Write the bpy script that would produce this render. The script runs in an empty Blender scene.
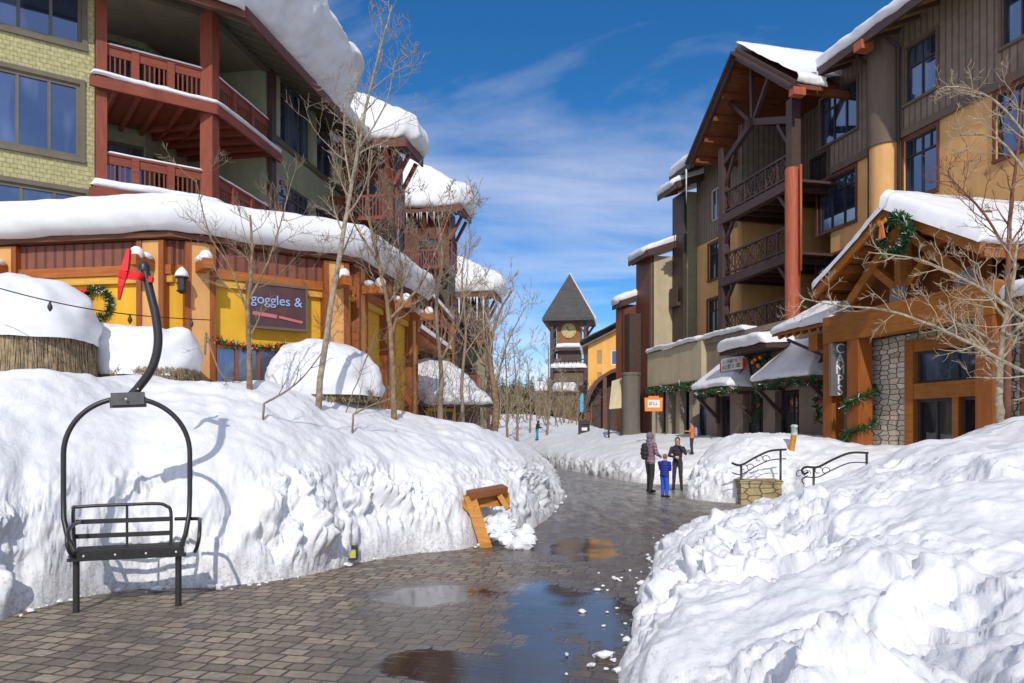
import bpy, bmesh, math, random
import numpy as np
from mathutils import Vector, Matrix
from mathutils.bvhtree import BVHTree

rng = random.Random(7)
C = bpy.context.scene.collection
scene = bpy.context.scene
F, CX, HY, H = 780.0, 512.0, 434.0, 1.65


def at(px, py, Y):
    return Vector(((px - CX) / F * Y, Y, H - (py - HY) / F * Y))


def gnd(px, py):
    Y = F * H / (py - HY)
    return Vector(((px - CX) / F * Y, Y, 0))


# ------------------------------------------------------------------ noise
_pr = np.random.RandomState(3)
_perm = _pr.permutation(256)
_perm = np.concatenate([_perm, _perm, _perm])
_grad = _pr.normal(size=(256, 3))
_grad /= np.linalg.norm(_grad, axis=1)[:, None]


def _h(ix, iy, iz):
    return _perm[_perm[_perm[ix & 255] + (iy & 255)] + (iz & 255)]


def perlin(p):
    i = np.floor(p).astype(int)
    f = p - i
    u = f * f * f * (f * (f * 6 - 15) + 10)
    out = np.zeros(len(p))
    for dx in (0, 1):
        for dy in (0, 1):
            for dz in (0, 1):
                g = _grad[_h(i[:, 0] + dx, i[:, 1] + dy, i[:, 2] + dz)]
                d = f - np.array([dx, dy, dz])
                w = (u[:, 0] if dx else 1 - u[:, 0]) * (u[:, 1] if dy else 1 - u[:, 1]) * (u[:, 2] if dz else 1 - u[:, 2])
                out += w * (g * d).sum(1)
    return out


def fbm(p, o=4, gain=.5):
    a, s, r = 1., 1., 0
    for k in range(o):
        r = r + a * perlin(p * s + 17.3 * k)
        a *= gain
        s *= 2.03
    return r


def worley(p):
    i = np.floor(p).astype(int)
    best = np.full(len(p), 9.)
    second = np.full(len(p), 9.)
    for dx in (-1, 0, 1):
        for dy in (-1, 0, 1):
            for dz in (-1, 0, 1):
                c = i + np.array([dx, dy, dz])
                hh = _h(c[:, 0], c[:, 1], c[:, 2])
                q = c + .5 + .45 * _grad[hh]
                d = np.linalg.norm(q - p, axis=1)
                m = d < best
                second = np.where(m, best, np.minimum(second, d))
                best = np.where(m, d, best)
    return best, second


def blocks(p):
    """Broken slabs: each Voronoi cell is a tilted facet at its own height, with soft seams."""
    i = np.floor(p).astype(int)
    best = np.full(len(p), 9.)
    second = np.full(len(p), 9.)
    val = np.zeros(len(p))
    for dx in (-1, 0, 1):
        for dy in (-1, 0, 1):
            for dz in (-1, 0, 1):
                c = i + np.array([dx, dy, dz])
                hh = _h(c[:, 0], c[:, 1], c[:, 2])
                r = p - (c + .5 + .45 * _grad[hh])
                d = np.linalg.norm(r, axis=1)
                h = _grad[(hh + 31) & 255][:, 0] * .6 + (r * _grad[(hh + 77) & 255]).sum(1) * .9
                m = d < best
                second = np.where(m, best, np.minimum(second, d))
                val = np.where(m, h, val)
                best = np.where(m, d, best)
    e = np.clip((second - best) / .17, 0, 1)
    return val * e * e * (3 - 2 * e)


# ------------------------------------------------------------------ mesh builder
def wloc(o):
    v = Vector((0, 0, 0))
    while o is not None:
        v += Vector(o.location)
        o = o.parent
    return v


class MB:
    def __init__(s):
        s.v, s.f, s.m = [], [], []

    def add(s, verts, faces, mi=0):
        b = len(s.v)
        s.v += [tuple(v) for v in verts]
        s.f += [tuple(b + i for i in f) for f in faces]
        s.m += [mi] * len(faces)

    def hexa(s, p, mi=0):           # 8 points: bottom loop, top loop
        s.add(p, [(3, 2, 1, 0), (4, 5, 6, 7), (0, 1, 5, 4), (1, 2, 6, 5), (2, 3, 7, 6), (3, 0, 4, 7)], mi)

    def box(s, x0, x1, y0, y1, z0, z1, mi=0):
        s.hexa([(x0, y0, z0), (x1, y0, z0), (x1, y1, z0), (x0, y1, z0), (x0, y0, z1), (x1, y0, z1), (x1, y1, z1), (x0, y1, z1)], mi)

    def bar(s, a, b, w, h, up=Vector((0, 0, 1)), mi=0):   # box along a-b, w across, h along up
        a, b = Vector(a), Vector(b)
        d = (b - a).normalized()
        x = d.cross(up)
        if x.length < 1e-4:
            x = d.cross(Vector((0, 1, 0)))
        x.normalize()
        y = x.cross(d).normalized()
        x, y = x * w / 2, y * h / 2
        s.hexa([a - x - y, a + x - y, a + x + y, a - x + y, b - x - y, b + x - y, b + x + y, b - x + y], mi)

    def tube(s, pts, r, n=8, mi=0, cap=True):
        pts = [Vector(p) for p in pts]
        if not isinstance(r, (list, tuple)):
            r = [r] * len(pts)
        base = len(s.v)
        ref = None
        for i, p in enumerate(pts):
            d = (pts[min(i + 1, len(pts) - 1)] - pts[max(i - 1, 0)])
            if d.length < 1e-9:
                d = Vector((0, 0, 1))
            d.normalize()
            if ref is None:
                ref = d.orthogonal().normalized()
            x = (ref - d * ref.dot(d))
            if x.length < 1e-6:
                x = d.orthogonal()
            x.normalize()
            ref = x
            y = d.cross(x)
            for k in range(n):
                a = 2 * math.pi * k / n
                s.v.append(tuple(p + (x * math.cos(a) + y * math.sin(a)) * r[i]))
        nf = 0
        for i in range(len(pts) - 1):
            for k in range(n):
                k2 = (k + 1) % n
                s.f.append((base + i * n + k, base + i * n + k2, base + (i + 1) * n + k2, base + (i + 1) * n + k))
                nf += 1
        if cap:
            s.f.append(tuple(base + k for k in range(n))[::-1])
            s.f.append(tuple(base + (len(pts) - 1) * n + k for k in range(n)))
            nf += 2
        s.m += [mi] * nf

    def lathe(s, c, prof, n=24, mi=0, sx=1, sy=1):   # prof: (r,z)
        c = Vector(c)
        b = len(s.v)
        for r, z in prof:
            for k in range(n):
                a = 2 * math.pi * k / n
                s.v.append((c.x + r * math.cos(a) * sx, c.y + r * math.sin(a) * sy, c.z + z))
        for i in range(len(prof) - 1):
            for k in range(n):
                k2 = (k + 1) % n
                s.f.append((b + i * n + k, b + i * n + k2, b + (i + 1) * n + k2, b + (i + 1) * n + k))
                s.m.append(mi)
        s.f.append(tuple(b + k for k in range(n))[::-1])
        s.f.append(tuple(b + (len(prof) - 1) * n + k for k in range(n)))
        s.m += [mi, mi]

    def ell(s, c, rx, ry, rz, n=10, m=7, mi=0):
        prof = [(max(1e-3, math.sin(math.pi * i / m)), -math.cos(math.pi * i / m)) for i in range(m + 1)]
        b = len(s.v)
        s.lathe((0, 0, 0), prof, n, mi)
        for i in range(b, len(s.v)):
            v = s.v[i]
            s.v[i] = (c[0] + v[0] * rx, c[1] + v[1] * ry, c[2] + v[2] * rz)

    def prism(s, poly, z0, z1, mi=0):    # poly: list of (x,y)
        n = len(poly)
        s.add([(p[0], p[1], z0) for p in poly] + [(p[0], p[1], z1) for p in poly],
              [tuple(range(n))[::-1], tuple(range(n, 2 * n))] + [(i, (i + 1) % n, n + (i + 1) % n, n + i) for i in range(n)], mi)

    def build(s, name, mat, parent=None, smooth=False, sharp=None):
        off = wloc(parent) if parent is not None else Vector((0, 0, 0))
        me = bpy.data.meshes.new(name)
        va = np.array(s.v, dtype=float).reshape(-1, 3) - np.array(off)
        me.from_pydata([tuple(x) for x in va], [], s.f)
        for m_ in (mat if isinstance(mat, (list, tuple)) else [mat]):
            me.materials.append(m_)
        if any(s.m):
            me.polygons.foreach_set('material_index', s.m)
        bm = bmesh.new()
        bm.from_mesh(me)
        bmesh.ops.recalc_face_normals(bm, faces=bm.faces)
        uvl = bm.loops.layers.uv.new('UVMap')
        ox, oy, oz = off
        for f in bm.faces:
            f.smooth = smooth
            n = f.normal
            if abs(n.z) > .8:
                for l in f.loops:
                    c = l.vert.co
                    l[uvl].uv = (c.x + ox, c.y + oy)
            else:
                hl = math.hypot(n.x, n.y) or 1
                tx, ty = -n.y / hl, n.x / hl
                for l in f.loops:
                    c = l.vert.co
                    l[uvl].uv = ((c.x + ox) * tx + (c.y + oy) * ty, c.z + oz)
        bm.to_mesh(me)
        bm.free()
        if smooth and sharp:
            try:
                me.set_sharp_from_angle(angle=math.radians(sharp))
            except Exception:
                pass
        o = bpy.data.objects.new(name, me)
        C.objects.link(o)
        if parent is not None:
            o.parent = parent
        return o


def tag(o, label=None, cat=None, group=None, kind=None):
    if label:
        o['label'] = label
    if cat:
        o['category'] = cat
    if group:
        o['group'] = group
    if kind:
        o['kind'] = kind
    return o


def thing(name, loc, label, cat, group=None):
    o = bpy.data.objects.new(name, None)
    C.objects.link(o)
    o.empty_display_size = .2
    o.location = Vector(loc)
    return tag(o, label, cat, group)


def dup(root, loc, label=None, rotz=None, scale=None):
    def cp(o, par):
        c = o.copy()
        C.objects.link(c)
        if par is not None:
            c.parent = par
        for ch in o.children:
            cp(ch, c)
        return c
    r = cp(root, None)
    r.location = Vector(loc)
    if rotz is not None:
        r.rotation_euler = (0, 0, rotz)
    if scale is not None:
        r.scale = (scale,) * 3
    if label:
        r['label'] = label
    return r


class Frame:
    """Vertical facade: origin on the ground, U along it, N outward."""

    def __init__(s, P, u, n):
        s.P = Vector((P[0], P[1], 0))
        s.u = Vector((u[0], u[1], 0)).normalized()
        s.n = Vector((n[0], n[1], 0)).normalized()

    def W(s, u, n, z):
        return s.P + s.u * u + s.n * n + Vector((0, 0, z))

    def xy(s, u, n):
        p = s.W(u, n, 0)
        return (p.x, p.y)

    def uz(s, px, py, n=0):
        a = (px - CX) / F
        q = s.P + s.n * n
        # q.x + u.x t = a (q.y + u.y t)
        t = (a * q.y - q.x) / (s.u.x - a * s.u.y)
        Y = q.y + s.u.y * t
        return t, H - (py - HY) / F * Y

    def rect(s, n, x0, y0, x1, y1):
        a, z1 = s.uz(x0, y0, n)
        b, z0 = s.uz(x1, y1, n)
        return min(a, b), max(a, b), z0, z1

    def box(s, mb, u0, u1, n0, n1, z0, z1, mi=0):
        mb.hexa([s.W(u0, n0, z0), s.W(u1, n0, z0), s.W(u1, n1, z0), s.W(u0, n1, z0),
                 s.W(u0, n0, z1), s.W(u1, n0, z1), s.W(u1, n1, z1), s.W(u0, n1, z1)], mi)

    def wall(s, mb, u0, u1, z0, z1, holes=(), n=0, th=.16, mi=0):
        us = sorted({u0, u1, *[min(max(h[k], u0), u1) for h in holes for k in (0, 1)]})
        zs = sorted({z0, z1, *[min(max(h[k], z0), z1) for h in holes for k in (2, 3)]})

        def full(i, j):
            if i < 0 or j < 0 or i >= len(us) - 1 or j >= len(zs) - 1:
                return False
            a, b = (us[i] + us[i + 1]) / 2, (zs[j] + zs[j + 1]) / 2
            return not any(h[0] < a < h[1] and h[2] < b < h[3] for h in holes)
        for i in range(len(us) - 1):
            for j in range(len(zs) - 1):
                if not full(i, j):
                    continue
                a, b, c, d = us[i], us[i + 1], zs[j], zs[j + 1]
                mb.add([s.W(a, n, c), s.W(b, n, c), s.W(b, n, d), s.W(a, n, d)], [(0, 1, 2, 3)], mi)
                for ok, p, q in ((full(i - 1, j), (a, c), (a, d)), (full(i + 1, j), (b, c), (b, d)),
                                 (full(i, j - 1), (a, c), (b, c)), (full(i, j + 1), (a, d), (b, d))):
                    if not ok:
                        mb.add([s.W(p[0], n, p[1]), s.W(q[0], n, q[1]), s.W(q[0], n - th, q[1]), s.W(p[0], n - th, p[1])], [(0, 1, 2, 3)], mi)


def window(fr, r, n, parent, fm, pm, cols=2, transom=None, tcols=None, fw=.09, depth=.1, trim=.0, tm=None, name='window'):
    """r=(u0,u1,z0,z1): a recessed window, frame with mullions (window) and its glass (pane)."""
    u0, u1, z0, z1 = r
    mb = MB()
    a, b = n - depth - .05, n - depth + .04
    fr.box(mb, u0, u1, a, b, z0, z0 + fw)
    fr.box(mb, u0, u1, a, b, z1 - fw, z1)
    fr.box(mb, u0, u0 + fw, a, b, z0 + fw, z1 - fw)
    fr.box(mb, u1 - fw, u1, a, b, z0 + fw, z1 - fw)
    zt = z1 - fw if transom is None else z0 + (z1 - z0) * transom
    for k in range(1, cols):
        u = u0 + (u1 - u0) * k / cols
        fr.box(mb, u - fw * .4, u + fw * .4, a, b - .01, z0 + fw, zt)
    if transom is not None:
        fr.box(mb, u0 + fw, u1 - fw, a, b - .005, zt, zt + fw * .7)
        tc = tcols or cols * 2
        for k in range(1, tc):
            u = u0 + (u1 - u0) * k / tc
            fr.box(mb, u - fw * .3, u + fw * .3, a, b - .01, zt + fw * .7, z1 - fw)
    if trim:
        c, d = n + .002, n + .05
        fr.box(mb, u0 - trim, u1 + trim, c, d, z1 - .0, z1 + trim, 1)
        fr.box(mb, u0 - trim, u1 + trim, c, d + .03, z0 - trim, z0, 1)
        fr.box(mb, u0 - trim, u0, c, d, z0, z1, 1)
        fr.box(mb, u1, u1 + trim, c, d, z0, z1, 1)
    w = mb.build(name, [fm, tm or fm], parent)
    g = MB()
    fr.box(g, u0 + .01, u1 - .01, n - depth - .04, n - depth - .01, z0 + .01, z1 - .01)
    g.build('pane', pm, w)
    return w


def text(body, fr_right, fr_norm, loc, size, mat, parent, name='lettering', ext=.008, align='CENTER', up=Vector((0, 0, 1)), spacing=1.0):
    cu = bpy.data.curves.new(name, 'FONT')
    cu.body = body
    cu.size = size
    cu.extrude = ext
    cu.align_x = align
    cu.align_y = 'CENTER'
    cu.space_line = spacing
    cu.materials.append(mat)
    o = bpy.data.objects.new(name, cu)
    C.objects.link(o)
    r, n = Vector(fr_right).normalized(), Vector(fr_norm).normalized()
    m = Matrix((r, n.cross(r), n)).transposed().to_4x4()
    off = wloc(parent) if parent is not None else Vector((0, 0, 0))
    m.translation = Vector(loc) - off
    if parent is not None:
        o.parent = parent
    o.matrix_basis = m
    bpy.context.view_layer.update()
    me = bpy.data.meshes.new_from_object(o.evaluated_get(bpy.context.evaluated_depsgraph_get()))
    mo = bpy.data.objects.new(name, me)
    C.objects.link(mo)
    mo.parent = parent
    mo.matrix_basis = m
    bpy.data.objects.remove(o)
    mo.name = name
    return mo


# ------------------------------------------------------------------ materials
def nodes_mat(name):
    m = bpy.data.materials.new(name)
    m.use_nodes = True
    nt = m.node_tree
    b = nt.nodes['Principled BSDF']
    return m, nt, b


def lnk(nt, a, b):
    nt.links.new(a, b)


def node(nt, t, **k):
    n = nt.nodes.new(t)
    for a, v in k.items():
        if a in n.inputs:
            n.inputs[a].default_value = v
        else:
            setattr(n, a, v)
    return n


def c4(c):
    return (c[0], c[1], c[2], 1)


def mixc(nt, fac, a, b):
    m = nt.nodes.new('ShaderNodeMix')
    m.data_type = 'RGBA'
    for sock, v in ((m.inputs[0], fac), (m.inputs[6], a), (m.inputs[7], b)):
        if hasattr(v, 'links') or isinstance(v, bpy.types.NodeSocket):
            lnk(nt, v, sock)
        else:
            sock.default_value = v
    return m.outputs[2]


def ramp(nt, src, p0, p1, c0=(0, 0, 0, 1), c1=(1, 1, 1, 1)):
    r = nt.nodes.new('ShaderNodeValToRGB')
    r.color_ramp.elements[0].position = p0
    r.color_ramp.elements[1].position = p1
    r.color_ramp.elements[0].color = c0
    r.color_ramp.elements[1].color = c1
    lnk(nt, src, r.inputs[0])
    return r.outputs[0]


def plain(name, col, rough=.6, var=.18, scale=3., bump=.0, metal=0., stretch=None, spec=.4, coord='UV'):
    """Solid colour with uneven tone and optional grain."""
    m, nt, b = nodes_mat(name)
    tc = node(nt, 'ShaderNodeTexCoord')
    mp = node(nt, 'ShaderNodeMapping')
    if stretch:
        mp.inputs['Scale'].default_value = stretch
    lnk(nt, tc.outputs[coord], mp.inputs[0])
    n1 = node(nt, 'ShaderNodeTexNoise', Scale=scale, Detail=6., Roughness=.65)
    lnk(nt, mp.outputs[0], n1.inputs['Vector'])
    r = ramp(nt, n1.outputs[0], .3, .7)
    d = tuple(x * (1 - var) for x in col)
    e = tuple(min(1, x * (1 + var)) for x in col)
    colr = mixc(nt, r, c4(d), c4(e))
    if coord == 'UV':            # rain streaks and grime
        mp2 = node(nt, 'ShaderNodeMapping')
        mp2.inputs['Scale'].default_value = (1.5, .22, 1)
        lnk(nt, tc.outputs['UV'], mp2.inputs[0])
        n3 = node(nt, 'ShaderNodeTexNoise', Scale=1.3, Detail=7., Roughness=.7)
        lnk(nt, mp2.outputs[0], n3.inputs['Vector'])
        mm = nt.nodes.new('ShaderNodeMix')
        mm.data_type, mm.blend_type = 'RGBA', 'MULTIPLY'
        mm.inputs[0].default_value = 1
        lnk(nt, colr, mm.inputs[6])
        lnk(nt, ramp(nt, n3.outputs[0], .32, .62, (.84, .83, .82, 1), (1.03, 1.03, 1.02, 1)), mm.inputs[7])
        colr = mm.outputs[2]
    lnk(nt, colr, b.inputs['Base Color'])
    b.inputs['Roughness'].default_value = rough
    b.inputs['Metallic'].default_value = metal
    b.inputs['Specular IOR Level'].default_value = spec
    if bump:
        n2 = node(nt, 'ShaderNodeTexNoise', Scale=scale * 6, Detail=5.)
        lnk(nt, mp.outputs[0], n2.inputs['Vector'])
        bp = node(nt, 'ShaderNodeBump', Strength=bump, Distance=.02)
        lnk(nt, n2.outputs[0], bp.inputs['Height'])
        lnk(nt, bp.outputs[0], b.inputs['Normal'])
    return m


def wood(name, col, var=.3, rough=.55, vert=False):
    return plain(name, col, rough, var, 2.2, .25, stretch=(9, .7, 1) if vert else (.7, 9, 1))


def bricky(name, c1, c2, mortar, bw, bh, msize=.01, bump=.6, rough=.75, offset=.5, squash=1., noise_mix=.25):
    m, nt, b = nodes_mat(name)
    tc = node(nt, 'ShaderNodeTexCoord')
    nz = node(nt, 'ShaderNodeTexNoise', Scale=2.5, Detail=3.)
    lnk(nt, tc.outputs['UV'], nz.inputs['Vector'])
    ad = node(nt, 'ShaderNodeVectorMath', operation='MULTIPLY_ADD')
    lnk(nt, nz.outputs['Color'], ad.inputs[0])
    ad.inputs[1].default_value = (noise_mix * .1,) * 3
    lnk(nt, tc.outputs['UV'], ad.inputs[2])
    br = node(nt, 'ShaderNodeTexBrick')
    br.offset = offset
    br.squash = squash
    br.inputs['Scale'].default_value = 1
    br.inputs['Brick Width'].default_value = bw
    br.inputs['Row Height'].default_value = bh
    br.inputs['Mortar Size'].default_value = msize
    br.inputs['Mortar Smooth'].default_value = .3
    br.inputs['Color1'].default_value = c4(c1)
    br.inputs['Color2'].default_value = c4(c2)
    br.inputs['Mortar'].default_value = c4(mortar)
    lnk(nt, ad.outputs[0], br.inputs['Vector'])
    n2 = node(nt, 'ShaderNodeTexNoise', Scale=9., Detail=6.)
    lnk(nt, tc.outputs['UV'], n2.inputs['Vector'])
    dk = mixc(nt, ramp(nt, n2.outputs[0], .3, .75), (.72, .72, .72, 1), (1.15, 1.12, 1.08, 1))
    mu = nt.nodes.new('ShaderNodeMix')
    mu.data_type = 'RGBA'
    mu.blend_type = 'MULTIPLY'
    mu.inputs[0].default_value = 1
    lnk(nt, br.outputs['Color'], mu.inputs[6])
    lnk(nt, dk, mu.inputs[7])
    lnk(nt, mu.outputs[2], b.inputs['Base Color'])
    b.inputs['Roughness'].default_value = rough
    ma = node(nt, 'ShaderNodeMath', operation='MULTIPLY_ADD')
    lnk(nt, br.outputs['Fac'], ma.inputs[0])
    ma.inputs[1].default_value = -1
    lnk(nt, n2.outputs[0], ma.inputs[2])
    bp = node(nt, 'ShaderNodeBump', Strength=bump, Distance=.03)
    lnk(nt, ma.outputs[0], bp.inputs['Height'])
    lnk(nt, bp.outputs[0], b.inputs['Normal'])
    return m


def batten(name, col, period=.26):
    m, nt, b = nodes_mat(name)
    tc = node(nt, 'ShaderNodeTexCoord')
    br = node(nt, 'ShaderNodeTexBrick')
    br.offset = 0
    br.inputs['Scale'].default_value = 1
    br.inputs['Brick Width'].default_value = period
    br.inputs['Row Height'].default_value = 60
    br.inputs['Mortar Size'].default_value = .028
    br.inputs['Color1'].default_value = c4([x * .92 for x in col])
    br.inputs['Color2'].default_value = c4([x * 1.08 for x in col])
    br.inputs['Mortar'].default_value = c4([x * .52 for x in col])
    lnk(nt, tc.outputs['UV'], br.inputs['Vector'])
    n2 = node(nt, 'ShaderNodeTexNoise', Scale=3., Detail=6.)
    lnk(nt, tc.outputs['UV'], n2.inputs['Vector'])
    dk = mixc(nt, ramp(nt, n2.outputs[0], .3, .75), (.8, .8, .8, 1), (1.15, 1.12, 1.1, 1))
    mu = nt.nodes.new('ShaderNodeMix')
    mu.data_type = 'RGBA'
    mu.blend_type = 'MULTIPLY'
    mu.inputs[0].default_value = 1
    lnk(nt, br.outputs['Color'], mu.inputs[6])
    lnk(nt, dk, mu.inputs[7])
    lnk(nt, mu.outputs[2], b.inputs['Base Color'])
    b.inputs['Roughness'].default_value = .7
    bp = node(nt, 'ShaderNodeBump', Strength=1., Distance=.04, invert=True)
    lnk(nt, br.outputs['Fac'], bp.inputs['Height'])
    lnk(nt, bp.outputs[0], b.inputs['Normal'])
    return m


def snow_mat(name, fine=1.0, dirt=.0):
    m, nt, b = nodes_mat(name)
    tc = node(nt, 'ShaderNodeTexCoord')
    n1 = node(nt, 'ShaderNodeTexNoise', Scale=14., Detail=8., Roughness=.7)
    lnk(nt, tc.outputs['Object'], n1.inputs['Vector'])
    n2 = node(nt, 'ShaderNodeTexNoise', Scale=2.3, Detail=8., Roughness=.72)
    lnk(nt, tc.outputs['Object'], n2.inputs['Vector'])
    col = mixc(nt, ramp(nt, n2.outputs[0], .3, .7), (.75, .76, .785, 1), (.89, .89, .90, 1))
    if dirt:
        n3 = node(nt, 'ShaderNodeTexNoise', Scale=22., Detail=6., Roughness=.8)
        lnk(nt, tc.outputs['Object'], n3.inputs['Vector'])
        sx = node(nt, 'ShaderNodeSeparateXYZ')
        lnk(nt, tc.outputs['Object'], sx.inputs[0])
        lowz = node(nt, 'ShaderNodeMapRange')          # grit the plough scraped up, lying low on the banks
        lnk(nt, sx.outputs[2], lowz.inputs[0])
        lowz.inputs[1].default_value, lowz.inputs[2].default_value = .02, .75
        lowz.inputs[3].default_value, lowz.inputs[4].default_value = .17, -.03
        s_ = node(nt, 'ShaderNodeMath', operation='ADD')
        lnk(nt, n3.outputs[0], s_.inputs[0]); lnk(nt, lowz.outputs[0], s_.inputs[1])
        f = ramp(nt, s_.outputs[0], .60, .82, (0, 0, 0, 1), (dirt, dirt, dirt, 1))
        col = mixc(nt, f, col, (.30, .27, .235, 1))
    lnk(nt, col, b.inputs['Base Color'])
    b.inputs['Roughness'].default_value = .55
    b.inputs['Specular IOR Level'].default_value = .3
    bp = node(nt, 'ShaderNodeBump', Strength=.55 * fine, Distance=.03)
    lnk(nt, n1.outputs[0], bp.inputs['Height'])
    lnk(nt, bp.outputs[0], b.inputs['Normal'])
    return m


def glass_mat(name, tint=(.02, .03, .055), ior=3.0, rough=.03, wav=.02):
    m, nt, b = nodes_mat(name)
    b.inputs['Roughness'].default_value = rough
    tq = node(nt, 'ShaderNodeTexCoord')
    mq = node(nt, 'ShaderNodeMapping')
    mq.inputs['Scale'].default_value = (1.1, .25, 1)
    lnk(nt, tq.outputs['UV'], mq.inputs[0])
    nq = node(nt, 'ShaderNodeTexNoise', Scale=1., Detail=3.)
    lnk(nt, mq.outputs[0], nq.inputs['Vector'])
    lnk(nt, mixc(nt, ramp(nt, nq.outputs[0], .50, .62), c4(tint), c4([min(1, x * 3 + .03) for x in tint])), b.inputs['Base Color'])
    b.inputs['IOR'].default_value = ior
    if ior > 2.5:
        b.inputs['Specular Tint'].default_value = (.42, .62, 1, 1)
    tc = node(nt, 'ShaderNodeTexCoord')
    n1 = node(nt, 'ShaderNodeTexNoise', Scale=.9, Detail=2.)
    lnk(nt, tc.outputs['UV'], n1.inputs['Vector'])
    bp = node(nt, 'ShaderNodeBump', Strength=.15, Distance=wav)
    lnk(nt, n1.outputs[0], bp.inputs['Height'])
    lnk(nt, bp.outputs[0], b.inputs['Normal'])
    return m


def rubble_stone(name, tones, mortar, sx, sy):
    m, nt, b = nodes_mat(name)
    tc = node(nt, 'ShaderNodeTexCoord')
    nz = node(nt, 'ShaderNodeTexNoise', Scale=3., Detail=3.)
    lnk(nt, tc.outputs['UV'], nz.inputs['Vector'])
    ad = node(nt, 'ShaderNodeVectorMath', operation='MULTIPLY_ADD')
    lnk(nt, nz.outputs['Color'], ad.inputs[0])
    ad.inputs[1].default_value = (.10, .05, 0)
    lnk(nt, tc.outputs['UV'], ad.inputs[2])
    mp = node(nt, 'ShaderNodeMapping')
    mp.inputs['Scale'].default_value = (sx, sy, 1)
    lnk(nt, ad.outputs[0], mp.inputs[0])
    vs = []
    for ft in ('F1', 'DISTANCE_TO_EDGE'):
        v = node(nt, 'ShaderNodeTexVoronoi', feature=ft, distance='MINKOWSKI' if ft == 'F1' else 'EUCLIDEAN')
        v.voronoi_dimensions = '2D'
        v.inputs['Scale'].default_value = 1
        v.inputs['Randomness'].default_value = .55
        if ft == 'F1':
            v.distance = 'EUCLIDEAN'
        lnk(nt, mp.outputs[0], v.inputs['Vector'])
        vs.append(v)
    sp = node(nt, 'ShaderNodeSeparateColor')
    lnk(nt, vs[0].outputs['Color'], sp.inputs[0])
    r = nt.nodes.new('ShaderNodeValToRGB')
    r.color_ramp.elements[0].color, r.color_ramp.elements[1].color = c4(tones[0]), c4(tones[-1])
    for i, t in enumerate(tones[1:-1]):
        e = r.color_ramp.elements.new((i + 1) / (len(tones) - 1))
        e.color = c4(t)
    lnk(nt, sp.outputs[0], r.inputs[0])
    n2 = node(nt, 'ShaderNodeTexNoise', Scale=14., Detail=7., Roughness=.7)
    lnk(nt, tc.outputs['UV'], n2.inputs['Vector'])
    mu = nt.nodes.new('ShaderNodeMix')
    mu.data_type, mu.blend_type = 'RGBA', 'MULTIPLY'
    mu.inputs[0].default_value = 1
    lnk(nt, r.outputs[0], mu.inputs[6])
    lnk(nt, ramp(nt, n2.outputs[0], .3, .7, (.62, .62, .62, 1), (1.2, 1.18, 1.15, 1)), mu.inputs[7])
    edge = ramp(nt, vs[1].outputs['Distance'], .02, .09)
    lnk(nt, mixc(nt, edge, c4(mortar), mu.outputs[2]), b.inputs['Base Color'])
    b.inputs['Roughness'].default_value = .9
    ma = node(nt, 'ShaderNodeMath', operation='MULTIPLY_ADD')
    lnk(nt, n2.outputs[0], ma.inputs[0]); ma.inputs[1].default_value = .4
    lnk(nt, edge, ma.inputs[2])
    bp = node(nt, 'ShaderNodeBump', Strength=.6, Distance=.03)
    lnk(nt, ma.outputs[0], bp.inputs['Height'])
    lnk(nt, bp.outputs[0], b.inputs['Normal'])
    return m


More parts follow.
